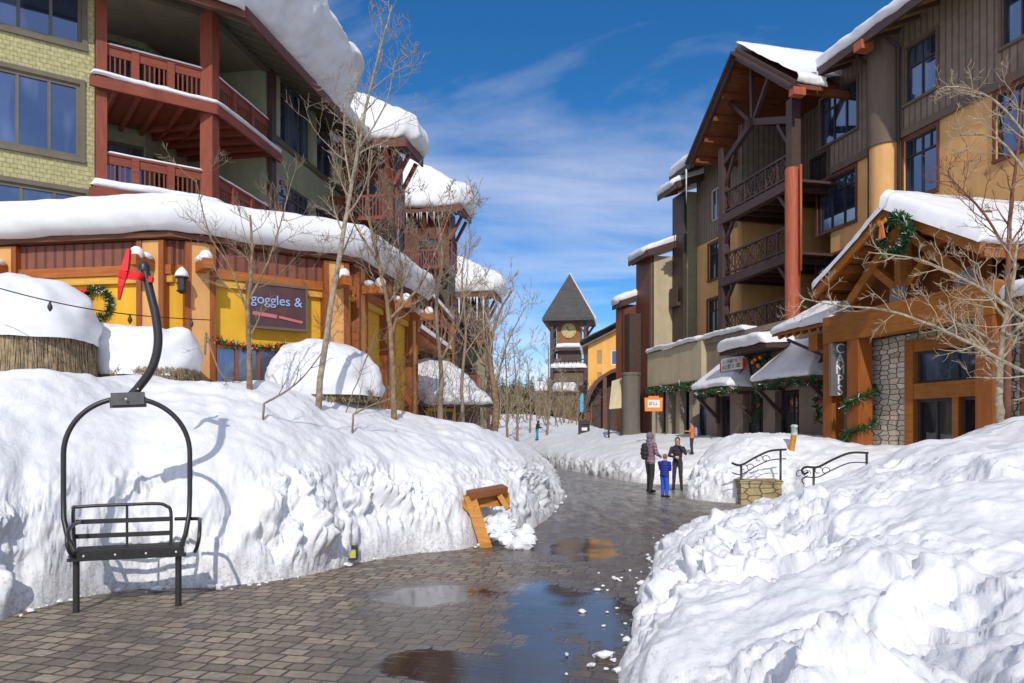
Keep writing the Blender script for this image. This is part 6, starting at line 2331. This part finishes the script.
GL = 'bare trees on the left snowbank'
def stem(px, Y, dy=0.):
    return [at(a, b, Y + dy * i) for i, (a, b) in enumerate(px)]
bare_tree([stem([(250, 392), (249, 350), (248, 305), (252, 260), (250, 215)], 11.2), stem([(249, 318), (232, 270), (210, 235), (196, 180)], 11.2, -.1), stem([(249, 300), (268, 262), (280, 225), (292, 180)], 11.2, .15)],
          [(.046, .014), (.02, .005), (.02, .005)], 11, 'short pale-barked bare tree in front of the sign with blue lettering', [7, 7, 8], 1.0, 2, 'bark_tan', 'twig', GL, .3, .0038)
bare_tree([stem([(318, 396), (332, 300), (345, 220), (358, 150), (372, 80), (392, 5)], 12.2), stem([(352, 190), (344, 140), (346, 90)], 12.2, .1), stem([(358, 150), (385, 105), (395, 60)], 12.2, -.1)],
          [(.052, .010), (.018, .005), (.018, .005)], 12, 'tallest pale birch-like bare tree rising above the left snowbank', [17, 6, 6], 1.25, 2, 'bark_pale', 'twig_grey', GL, .3, .0042)
bare_tree([stem([(394, 416), (393, 370), (388, 310), (378, 260), (368, 205), (372, 150)], 14), stem([(390, 340), (402, 290), (398, 235), (402, 180)], 14, .2), stem([(389, 320), (420, 285), (440, 240), (452, 205)], 14, .2), stem([(378, 262), (350, 215), (345, 180)], 14, -.1)],
          [(.055, .012), (.03, .006), (.03, .006), (.022, .006)], 13, 'bushy brown-trunked bare tree hiding the lodge wall', [12, 10, 10, 7], 1.3, 3, 'bark_tan', 'twig', GL, .35, .0052)
bare_tree([stem([(440, 420), (441, 370), (436, 310), (442, 260), (438, 215)], 17), stem([(441, 360), (460, 320), (468, 270)], 17, .2)],
          [(.06, .012), (.035, .008)], 14, 'slender bare tree in front of the yellow-lattice kiosk', [11, 8], 1.4, 2, 'twig', 'twig', GL, .3, .006)
bare_tree([stem([(463, 424), (462, 380), (466, 330), (462, 280), (466, 245)], 21)], [(.055, .012)], 15, 'thin grey bare tree between the kiosk and the icicled lodge', 12, 1.5, 2, 'twig', 'twig_grey', GL, .3, .007)
bare_tree([stem([(494, 434), (496, 400), (490, 360), (496, 320), (512, 290)], 27), stem([(495, 395), (505, 350), (526, 305)], 27, .2), stem([(493, 380), (478, 345), (470, 300)], 27, .2)],
          [(.15, .02), (.045, .008), (.04, .008)], 16, 'stout brown-trunked bare tree at the far tip of the left snowbank', [10, 8, 8], 1.9, 2, 'bark_tan', 'twig_pale', GL, .3, .009)
bare_tree([stem([(486, 428), (484, 395), (489, 360), (486, 330)], 30)], [(.07, .02)], 17, 'pale thin bare tree just left of the stout brown trunk', 9, 2.0, 2, 'bark_pale', 'twig_grey', GL, .3, .009)
# trailing stems lying on the bank
for k, (a, b, c) in enumerate((((262, 405), (300, 380), (338, 330)), ((205, 330), (220, 372), (238, 384)), ((352, 415), (372, 405), (392, 398)), ((60, 0), (0, 0), (0, 0)))[:3]):
    Yk = 10.2 + k * .8
    bare_tree([[at(a[0], a[1], Yk), at(b[0], b[1], Yk + .1), at(c[0], c[1], Yk + .3)]], [(.016, .006)], 30 + k,
              ('bent thin sapling arching out of the snow before the flat-lettered sign', 'thin sapling leaning beside the flat snow-capped umbrella', 'thin low sapling beside the bushy tree on the bank')[k], 6, .5, 1, 'twig', 'twig', 'saplings on the left snowbank', .1, .0035, cat='sapling')
# undergrowth brush along the back of the bank (nobody could count its stems)
rr = random.Random(9)
mb = MB()
for k in range(55):
    px = rr.choice([rr.uniform(335, 475), rr.uniform(380, 500)])
    Yk = 13 + (px - 335) / 165 * 14 + rr.uniform(-1, 2)
    x = (px - CX) / F * Yk
    z = max(snow_z(x, Yk), .8)
    branch(mb, Vector((x, Yk, z - .1)), Vector((rr.gauss(0, .35), rr.gauss(0, .2), 1)), rr.uniform(.9, 2.4), .014, 2, rr, .0055, .05)
tag(mb.build('brush_undergrowth', M['twig'], None, True), 'thin brown brush growing out of the left snowbank', 'brush', None, 'stuff')

# right-hand trees
h1 = hit(1000, 420) or at(1000, 420, 9.5)
YT = h1.y
bare_tree([stem([(1000, 423), (999, 395), (1000, 365), (1004, 330), (1012, 285), (1018, 240)], YT),
           stem([(1000, 370), (984, 345), (972, 325)], YT, .05), stem([(1003, 340), (1030, 315), (1050, 280)], YT, .05),
           stem([(1002, 350), (975, 330), (950, 322)], YT + .1, .05), stem([(1006, 320), (985, 290), (978, 262)], YT, -.05)],
          [(.052, .014), (.024, .005), (.024, .006), (.02, .005), (.02, .005)], 41, 'pale multi-branched bare tree on the right snowbank before the stone wall', [12, 7, 5, 7, 7], .58, 2, 'bark_pale', 'twig_pale', 'bare trees on the right snowbank', .25, .0032, droop=.06)
bare_tree([stem([(1007, 400), (1008, 330), (1008, 270), (1010, 215), (1018, 150), (1022, 90)], YT + 1.3), stem([(1009, 255), (985, 215), (962, 190), (948, 175)], YT + 1.3, .05), stem([(1009, 270), (1030, 235), (1050, 200)], YT + 1.3, .05)],
          [(.05, .012), (.022, .006), (.026, .006)], 42, 'dark red-brown bare tree standing just behind the pale one', [12, 9, 6], .85, 2, 'twig_red', 'twig_red', 'bare trees on the right snowbank', .35, .004)
bare_tree([stem([(1110, 440), (1098, 400), (1080, 330), (1060, 230), (1045, 150), (1030, 90)], YT - .9),
           stem([(1090, 400), (1024, 372), (960, 338), (895, 312), (835, 305), (800, 298)], YT - .9, .05),
           stem([(1082, 350), (1024, 318), (975, 285), (920, 260), (868, 252)], YT - .9, .08),
           stem([(1060, 230), (1005, 145), (960, 135)], YT - .9, .05), stem([(1058, 180), (1000, 105), (955, 85)], YT - .9, .08)],
          [(.07, .02), (.026, .005), (.028, .005), (.02, .005), (.02, .005)], 43, 'pale bare tree at the right edge with long limbs reaching left over the pavilion', [4, 19, 16, 9, 9], .58, 2, 'bark_pale', 'twig_pale', 'bare trees on the right snowbank', .2, .0032, droop=.06)

# thin trees on the far snow field
GF = 'young bare trees on the far snow field'
labs = ['leftmost young bare tree of the far snow field', 'young bare tree behind the skier in teal trousers', 'young bare tree just right of the skier in teal trousers', 'young bare tree before the clock tower base',
        'young bare tree left of the blue banner', 'young bare tree far behind the left bank tip', 'second young bare tree from the left on the far snow field', 'young bare tree in front of the dark conifers']
for k, (px, py, top, Yk) in enumerate(((506, 424, 330, 44), (530, 424, 360, 58), (547, 424, 345, 52), (564, 420, 368, 70), (577, 418, 380, 75), (500, 416, 372, 80), (517, 422, 345, 50), (539, 418, 372, 78))):
    z = max(snow_z((px - CX) / F * Yk, Yk), .3)
    b0 = Vector(((px - CX) / F * Yk, Yk, z))
    tp = at(px + rng.uniform(-4, 4), top, Yk)
    bare_tree([[b0, b0.lerp(tp, .4) + Vector((.1, 0, 0)), tp]], [(.09, .02)], 50 + k, labs[k], 13, (tp - b0).length * .34, 2, 'twig', 'twig_grey', GF, .25, .014)

# conifers and scrub beyond
def conifer_mesh(seed, hgt, w):
    rr = random.Random(seed)
    mt, mc = MB(), MB()
    mt.tube([(0, 0, -.5), (0, 0, hgt * .97)], [hgt * .018, .02], 6)
    z = hgt * .10
    while z < hgt * .99:
        f = 1 - z / hgt
        rad = w * (f ** .8) * rr.uniform(.75, 1.1) + .08
        nb = int(9 + 5 * f)
        for k in range(nb):
            a = rr.uniform(0, 6.283)
            d = Vector((math.cos(a), math.sin(a), rr.uniform(-.45, -.1)))
            L = rad * rr.uniform(.6, 1.1)
            s_ = Vector((-d.y, d.x, 0)) * L * .22
            p = Vector((0, 0, z + rr.uniform(-.1, .2)))
            for j in range(3):
                q0 = p + d * L * (j / 3.2); q1 = p + d * L * ((j + 1.15) / 3.2)
                wv = s_ * (1.1 - .25 * j)
                mc.add([q0 - wv * .5, q0 + wv * .5, q1 + wv * .75 - Vector((0, 0, L * .1)), q1 + Vector((0, 0, .03)), q1 - wv * .75 - Vector((0, 0, L * .1))], [(0, 1, 2, 3), (0, 3, 4)])
        z += hgt * .035 + .05
    return mt, mc
protos = []
GC_ = 'conifers beyond the far snow field'
for k, (hh, ww, mm, lab) in enumerate(((9, 2.0, 'needle_brown', 'tall olive-brown conifer'), (7.5, 2.1, 'needle', 'dark green conifer'), (6, 2.0, 'needle_brown', 'short bushy olive conifer'))):
    t = thing('conifer_tree', (0, 0, 0), lab, 'tree', GC_)
    mt, mc = conifer_mesh(k + 3, hh, ww)
    mt.build('trunk', M['twig'], t)
    mc.build('crown', M[mm], t)
    protos.append((t, lab, hh))
rr = random.Random(21)
first = [True] * 3
spots = []
for k in range(80):
    px = 470 + 125 * ((k * 0.618) % 1)
    Yk = rr.uniform(96, 135)
    spots.append((px, Yk))
spots.sort(key=lambda s_: s_[1])
kindlab = ['tall olive-brown conifer in the belt behind the far snow field', 'dark green conifer in the belt behind the far snow field', 'short bushy olive conifer in the belt behind the far snow field']
for k, (px, Yk) in enumerate(spots):
    i = rr.choice((0, 0, 1, 2))
    loc = Vector(((px - CX) / F * Yk, Yk, 3.2 if Yk < 112 else 3.8))
    want = rr.uniform(375, 391)
    sc_ = max(.35, (H + (HY - want) / F * Yk - loc.z) / protos[i][2])
    if first[i]:
        t = protos[i][0]; t.location = loc; t.scale = (sc_,) * 3; t['label'] = kindlab[i]; first[i] = False
    else:
        dup(protos[i][0], loc, kindlab[i], rr.uniform(0, 6), sc_)
mb = MB()
for k in range(85):
    px = rr.uniform(474, 592)
    Yk = rr.uniform(62, 100)
    x = (px - CX) / F * Yk
    z = max(snow_z(x, Yk), .8)
    branch(mb, Vector((x, Yk, z - .1)), Vector((rr.gauss(0, .3), rr.gauss(0, .2), 1)), rr.uniform(1.6, 4.2), .05, 2, rr, .02, .05)
tag(mb.build('scrub_undergrowth', plain('olive_brown_twigs', (.24, .18, .10), .9, .4, 1., coord='Object'), None, True), 'pale brown scrub behind the far snow field', 'scrub', None, 'stuff')
# snow-topped huts far off between the conifers
for k, (px, py, w, Yk, lab) in enumerate(((542, 391, 15, 92, 'small far hut under a white snow roof among the conifers'), (566, 392, 26, 95, 'long low far shelter with snow roof by the clock tower'))):
    c = at(px, py, Yk)
    t = thing('far_hut', (c.x, Yk, 0), lab, 'hut', 'huts beyond the far snow field')
    wm = w / F * Yk
    mb = MB(); mb.box(c.x - wm * .4, c.x + wm * .4, Yk, Yk + 3, 2, c.z); mb.build('wall', M['brown_flat'], t)
    mb = MB(); mb.box(c.x - wm * .15, c.x + wm * .1, Yk - .06, Yk - .003, c.z - 2.2, c.z - .4); mb.build('door', M['dark_timber'], t)
    snow_strip('roof_snow', [Vector((c.x - wm / 2, Yk - .6, c.z)), Vector((c.x + wm / 2, Yk - .6, c.z))], [Vector((c.x - wm / 2, Yk + 2, c.z + .6)), Vector((c.x + wm / 2, Yk + 2, c.z + .6))], .7, t, 24, 8, .6, .1, 7 + k, amp=.1)

# ================================================================== PEOPLE
def person(label, loc, yaw, hgt, cols, pose, extras=(), seed=0):
    """One continuous remeshed body; regions coloured by height; fingers and face added; hair / hat / bag as children."""
    s = hgt / 1.75
    t = thing('person', loc, label, 'person')
    mb = MB()
    lean = pose.get('lean', 0.)
    def cap(a, b, r0, r1, ry=1.0):
        a, b = Vector(a), Vector(b)
        n = max(3, int((b - a).length / .04))
        mb.tube([a.lerp(b, i / n) for i in range(n + 1)], [r0 + (r1 - r0) * i / n for i in range(n + 1)], 12)
        mb.ell(a, r0, r0, r0, 12, 8); mb.ell(b, r1, r1, r1, 12, 8)
    st = pose.get('stance', .10)
    fw = pose.get('feet', (0., 0.))
    hip = .93
    k = pose.get('bulk', 1.0)
    for i, sx in enumerate((-1, 1)):
        hx = Vector((sx * .085, 0, hip - .02)); kn = Vector((sx * (st + .085) / 2, .03 + fw[i] * .5, .50)); an = Vector((sx * st, -.01 + fw[i], .09))
        cap(hx, kn, .092 * k, .066 * k); cap(kn, an, .066 * k, .05 * k)
        cap(Vector((sx * st, fw[i] - .05, .05)), Vector((sx * (st + .02), fw[i] + .14, .04)), .048, .038)
    # pelvis, torso, neck
    for z, rx, ry in ((.93, .155, .115), (1.02, .155, .115), (1.12, .16, .12), (1.22, .175, .125), (1.32, .185, .125), (1.40, .165, .105), (1.45, .10, .08)):
        mb.ell((0, lean * (z - .93), z), rx * k, ry * k, .085, 16, 9)
    hd = Vector((0, lean * .6 + pose.get('head_f', .02), 1.625))
    cap((0, lean * .5, 1.42), hd - Vector((0, 0, .08)), .058, .055)
    mb.ell(hd, .078, .098, .118, 16, 12)
    mb.ell(hd + Vector((0, .03, -.06)), .055, .06, .055, 12, 8)
    mb.ell(hd + Vector((0, .103, -.012)), .014, .02, .022, 8, 6)
    for sx in (-1, 1):
        mb.ell(hd + Vector((sx * .08, -.005, -.01)), .014, .022, .032, 8, 6)
    hands = []
    for i, sx in enumerate((-1, 1)):
        sh = Vector((sx * .185 * k, lean * .45, 1.385))
        el, wr_ = pose['arms'][i]
        el, wr_ = Vector(el), Vector(wr_)
        cap(sh, el, .062 * k, .05 * k); cap(el, wr_, .05 * k, .036)
        d = (wr_ - el).normalized()
        hands.append((wr_, d, sx))
    off = mb.v
    me = bpy.data.meshes.new('person')
    me.from_pydata([tuple(v) for v in mb.v], [], mb.f)
    o = bpy.data.objects.new('person_tmp', me)
    C.objects.link(o)
    m1 = o.modifiers.new('r', 'REMESH'); m1.mode = 'VOXEL'; m1.voxel_size = .016
    m2 = o.modifiers.new('s', 'SMOOTH'); m2.iterations = 4; m2.factor = .5
    dg = bpy.context.evaluated_depsgraph_get()
    ev_ = o.evaluated_get(dg)
    me2 = bpy.data.meshes.new_from_object(ev_)
    V = np.array([v.co for v in me2.vertices])
    Fc = [tuple(p.vertices) for p in me2.polygons]
    bpy.data.objects.remove(o)
    hem = pose.get('hem', .86)
    arms = [np.array([*pose['arms'][i]]) for i in (0, 1)]
    mats = []
    out = MB()
    for f in Fc:
        c = V[list(f)].mean(0)
        if c[2] > 1.49:
            m_ = 0
        elif c[2] < .10:
            m_ = 3
        elif c[2] > hem or any(np.linalg.norm(c - arms[i][1]) < .20 or np.linalg.norm(c - arms[i][0]) < .2 for i in (0, 1)):
            m_ = 1
        else:
            m_ = 2
        mats.append(m_)
    # folds in the clothes
    w_ = fbm(V * np.array([7, 7, 5.]) + seed, 3)
    nrm = np.array([v.normal for v in me2.vertices])
    amp = np.where(V[:, 2] > 1.48, 0, .011)
    V = V + nrm * (w_ * amp)[:, None]
    out.v = [tuple(v) for v in V]; out.f = Fc; out.m = mats
    for wr_, d, sx in hands:
        side = d.cross(Vector((0, 1, 0)))
        side = side.normalized() if side.length > .1 else Vector((1, 0, 0))
        nn = d.cross(side).normalized()
        hm = pose.get('glove', 0)
        out.tube([wr_, wr_ + d * .05, wr_ + d * .09], [.026, .036, .033], 8, hm)
        for j in range(4):
            b = wr_ + d * .085 + side * (j - 1.5) * .017
            L = (.06, .072, .068, .052)[j]
            out.tube([b, b + d * L * .5 + nn * .008, b + d * L * .85 + nn * .028], [.0095, .009, .007], 6, hm)
        b = wr_ + d * .035 - side * .032
        out.tube([b, b + d * .03 - side * .02 + nn * .01, b + d * .055 - side * .022 + nn * .022], [.012, .011, .009], 6, hm)
    for sx in (-1, 1):
        out.ell(hd + Vector((sx * .030, .088, .012)), .010, .007, .007, 8, 6, 4)
    out.ell(hd + Vector((0, .090, -.06)), .022, .007, .006, 8, 5, 5)
    rot = Matrix.Rotation(yaw, 3, 'Z')
    def place(m_):
        m_.v = [tuple(Vector(loc) + rot @ (Vector(v) * s)) for v in m_.v]
        return m_
    place(out).build('body', [M['skin'], cols[0], cols[1], M['black'], M['dark_text'], M['letter_red']], t, True)
    for nm, fn, mat in extras:
        b = MB(); fn(b, hd, lean); place(b).build(nm, mat, t, True)
    return t


def hair(long):
    def fn(b, hd, lean):
        b.ell(hd + Vector((0, -.018, .022)), .088, .102, .112, 16, 10)
        if long:
            b.ell(hd + Vector((0, -.06, -.08)), .08, .055, .13, 14, 9)
    return fn
def hood(b, hd, lean):
    b.ell(hd + Vector((0, -.025, .012)), .098, .112, .125, 16, 10)
    b.ell(hd + Vector((0, -.05, -.12)), .10, .08, .07, 14, 8)
def backpack(b, hd, lean):
    for z, w, d in ((1.04, .12, .085), (1.14, .145, .11), (1.25, .14, .10), (1.35, .11, .075)):
        b.ell((0, -.20 + lean * .4, z), w, d, .09, 16, 9)
    for sx in (-1, 1):
        b.tube([(sx * .11, -.12, 1.38), (sx * .12, .02, 1.45), (sx * .13, .13, 1.32), (sx * .13, .11, 1.12), (sx * .13, -.08, 1.02)], .016, 6)
def camera(b, hd, lean):
    b.box(-.05, .05, .20, .25, 1.06, 1.12)
    b.lathe((0, .25, 1.09), [(.02, -.02), (.02, .02)], 10)
# man, boy, woman on the paving, far skier, child by the shops
mp = gnd(650, 492.5)
person('man in a plaid jacket with a dark backpack, left of the boy in blue', (mp.x, mp.y, .0), math.radians(-62), 1.70, (M['plaid'], M['dark_cloth']),
       {'arms': (((-.27, .05, 1.14), (-.20, .20, 1.05)), ((.27, .03, 1.13), (.17, .22, 1.06))), 'feet': (.04, -.06), 'bulk': 1.12, 'hem': .84, 'stance': .10},
       (('hood', hood, plain('grey_mauve_hood', (.17, .15, .20), .8, .2)), ('backpack', backpack, M['dark_cloth'])), 1)
bp2 = gnd(664.5, 497.5)
person('boy in a royal blue jacket and bright blue snow pants, standing in front', (bp2.x, bp2.y, .0), math.radians(-50), 1.13, (M['blue_cloth'], M['blue_pants']),
       {'arms': (((-.24, .06, 1.14), (-.14, .22, 1.10)), ((.24, .06, 1.14), (.12, .22, 1.10))), 'feet': (.0, .02), 'bulk': 1.35, 'hem': .80, 'stance': .10, 'head_f': .05},
       (('hair', hair(False), plain('light_brown_hair', (.22, .12, .06), .7, .2, 20)),), 2)
wp = gnd(677.5, 490)
person('woman in a black jacket and dark jeans raising her hand to her face', (wp.x, wp.y, .0), math.radians(165), 1.56, (M['dark_cloth'], M['jeans']),
       {'arms': (((-.27, .10, 1.20), (-.07, .14, 1.46)), ((.27, .04, 1.14), (.06, .21, 1.08))), 'feet': (.05, -.02), 'hem': .88, 'stance': .13, 'bulk': 1.0},
       (('hair', hair(True), M['hair']), ('camera', camera, M['white_paint'])), 3)
sp = hit(537, 440.5, ['snow_field_far']) or at(537, 440.5, 60)
hs_ = 20.0 / F * sp.y
person('far skier in teal trousers and dark jacket on the snow field', (sp.x, sp.y, sp.z), math.radians(-70), min(2.0, max(1.2, hs_)), (M['dark_cloth'], M['teal_cloth']),
       {'arms': (((-.25, .12, 1.18), (-.18, .34, 1.12)), ((.25, .12, 1.18), (.18, .36, 1.15))), 'feet': (.12, -.12), 'lean': .18, 'bulk': 1.25, 'hem': .98, 'glove': 3},
       (('hat', hood, M['dark_cloth']),), 4)
cp_ = at(692, 470, 27.5)
cz = max(0, snow_z(cp_.x, 27.5))
def pack2(b, hd, lean):
    backpack(b, hd, lean)
person('child in an orange jacket with a lavender pack, behind the woman in black', (cp_.x, 27.5, cz), math.radians(80), 1.15, (M['orange_cloth'], M['jeans']),
       {'arms': (((-.24, .10, 1.2), (-.2, .30, 1.22)), ((.24, .06, 1.14), (.2, .2, 1.05))), 'bulk': 1.2},
       (('hair', hair(False), M['hair']), ('backpack', pack2, M['lavender'])), 5)

# ================================================================== LIGHT, SKY, CAMERA
SUN_AZ, SUN_EL = math.radians(.5), math.radians(34)
w = bpy.data.worlds.new('World')
scene.world = w
w.use_nodes = True
nt = w.node_tree
bg = nt.nodes['Background']
sky = nt.nodes.new('ShaderNodeTexSky')
sky.sky_type = 'NISHITA'
sky.sun_disc = False
sky.sun_elevation = SUN_EL
sky.sun_rotation = math.pi - SUN_AZ
sky.altitude = 2400
sky.air_density = 1.0
sky.dust_density = .3
sky.ozone_density = 3.5
hs = nt.nodes.new('ShaderNodeHueSaturation')
hs.inputs['Saturation'].default_value = 1.28
hs.inputs['Value'].default_value = .74
nt.links.new(sky.outputs[0], hs.inputs['Color'])
# thin wind-drawn clouds, plus unseen cover added behind the camera as fill light
tc = nt.nodes.new('ShaderNodeTexCoord')
sep = nt.nodes.new('ShaderNodeSeparateXYZ')
nt.links.new(tc.outputs['Generated'], sep.inputs[0])
zm = nt.nodes.new('ShaderNodeMath'); zm.operation = 'MAXIMUM'; zm.inputs[1].default_value = .0
nt.links.new(sep.outputs[2], zm.inputs[0])
za_ = nt.nodes.new('ShaderNodeMath'); za_.operation = 'ADD'; za_.inputs[1].default_value = .16
nt.links.new(zm.outputs[0], za_.inputs[0])
dv = nt.nodes.new('ShaderNodeVectorMath'); dv.operation = 'DIVIDE'
cmb = nt.nodes.new('ShaderNodeCombineXYZ')
for i in range(3):
    nt.links.new(za_.outputs[0], cmb.inputs[i])
nt.links.new(tc.outputs['Generated'], dv.inputs[0])
nt.links.new(cmb.outputs[0], dv.inputs[1])
mp_ = nt.nodes.new('ShaderNodeMapping')
mp_.inputs['Rotation'].default_value = (0, 0, math.radians(28))
mp_.inputs['Scale'].default_value = (.9, 1.5, 0)
mp_.inputs['Location'].default_value = (3.1, 1.2, 0)
nt.links.new(dv.outputs[0], mp_.inputs[0])
nz = nt.nodes.new('ShaderNodeTexNoise')
nz.inputs['Scale'].default_value = 1.15
nz.inputs['Detail'].default_value = 9
nz.inputs['Roughness'].default_value = .56
nz.inputs['Distortion'].default_value = .35
nt.links.new(mp_.outputs[0], nz.inputs['Vector'])
rp = nt.nodes.new('ShaderNodeValToRGB')
rp.color_ramp.elements[0].position = .44
rp.color_ramp.elements[1].position = .74
rp.color_ramp.elements[1].color = (.55, .55, .55, 1)
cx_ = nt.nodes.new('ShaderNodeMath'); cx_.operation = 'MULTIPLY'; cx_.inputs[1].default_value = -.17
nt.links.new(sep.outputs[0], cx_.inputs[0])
cy_ = nt.nodes.new('ShaderNodeMapRange'); cy_.inputs[1].default_value = .35; cy_.inputs[2].default_value = -.6; cy_.inputs[3].default_value = 0; cy_.inputs[4].default_value = .24  # added out-of-view cloud behind the camera, brightening the fill light
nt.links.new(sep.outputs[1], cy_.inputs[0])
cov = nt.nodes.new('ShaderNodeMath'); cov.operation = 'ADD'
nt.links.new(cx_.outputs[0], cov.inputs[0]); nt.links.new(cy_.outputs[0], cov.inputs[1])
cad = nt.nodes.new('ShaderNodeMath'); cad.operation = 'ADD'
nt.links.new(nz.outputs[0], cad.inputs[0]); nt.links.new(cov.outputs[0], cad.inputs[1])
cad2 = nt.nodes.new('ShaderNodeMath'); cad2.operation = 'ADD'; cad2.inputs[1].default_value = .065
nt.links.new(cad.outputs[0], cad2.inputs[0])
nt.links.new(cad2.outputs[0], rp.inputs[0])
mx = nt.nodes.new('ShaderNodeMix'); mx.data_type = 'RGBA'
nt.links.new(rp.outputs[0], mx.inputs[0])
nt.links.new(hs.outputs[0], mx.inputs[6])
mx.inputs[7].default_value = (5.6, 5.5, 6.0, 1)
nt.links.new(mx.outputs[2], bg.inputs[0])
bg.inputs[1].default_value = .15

sd = bpy.data.lights.new('sun', 'SUN')
sd.energy = 2.4
sd.angle = math.radians(.55)
sd.color = (1, .955, .88)
so_ = bpy.data.objects.new('sun', sd)
C.objects.link(so_)
dirv = Vector((math.sin(SUN_AZ) * math.cos(SUN_EL), -math.cos(SUN_AZ) * math.cos(SUN_EL), math.sin(SUN_EL)))
so_.rotation_euler = dirv.to_track_quat('Z', 'Y').to_euler()
so_.location = dirv * 60

cam = bpy.data.cameras.new('camera')
cam.sensor_width = 36
cam.lens = F / 1024 * 36
cam.shift_y = (HY - 341.5) / 1024
cam.clip_start = .05
cam.clip_end = 3000
co = bpy.data.objects.new('camera', cam)
C.objects.link(co)
co.location = (0, 0, H)
co.rotation_euler = (math.pi / 2, 0, 0)
scene.camera = co
scene.view_settings.view_transform = 'Standard'
scene.view_settings.look = 'None'
scene.view_settings.exposure = .24
scene.view_settings.gamma = 1
scene.render.engine = 'CYCLES'
scene.cycles.use_denoising = True
scene.cycles.max_bounces = 7
scene.cycles.caustics_reflective = False
scene.cycles.caustics_refractive = False
for nm, lab in (('ground', 'snow-covered ground reaching to the horizon'), ('street_paving', 'wet brown stone paving of the village street'),
                ('snow_bank_left', 'high ploughed snowbank along the left of the street'), ('snow_bank_right', 'lumpy ploughed snowbank filling the right foreground'),
                ('snow_field_far', 'snow field rising behind the people towards the tower'), ('snow_mound_by_steps', 'snow mound around the steps and handrails')):
    o = bpy.data.objects.get(nm)
    if o:
        o['label'] = lab
        o['category'] = 'snow' if 'snow' in nm or nm == 'ground' else 'paving'
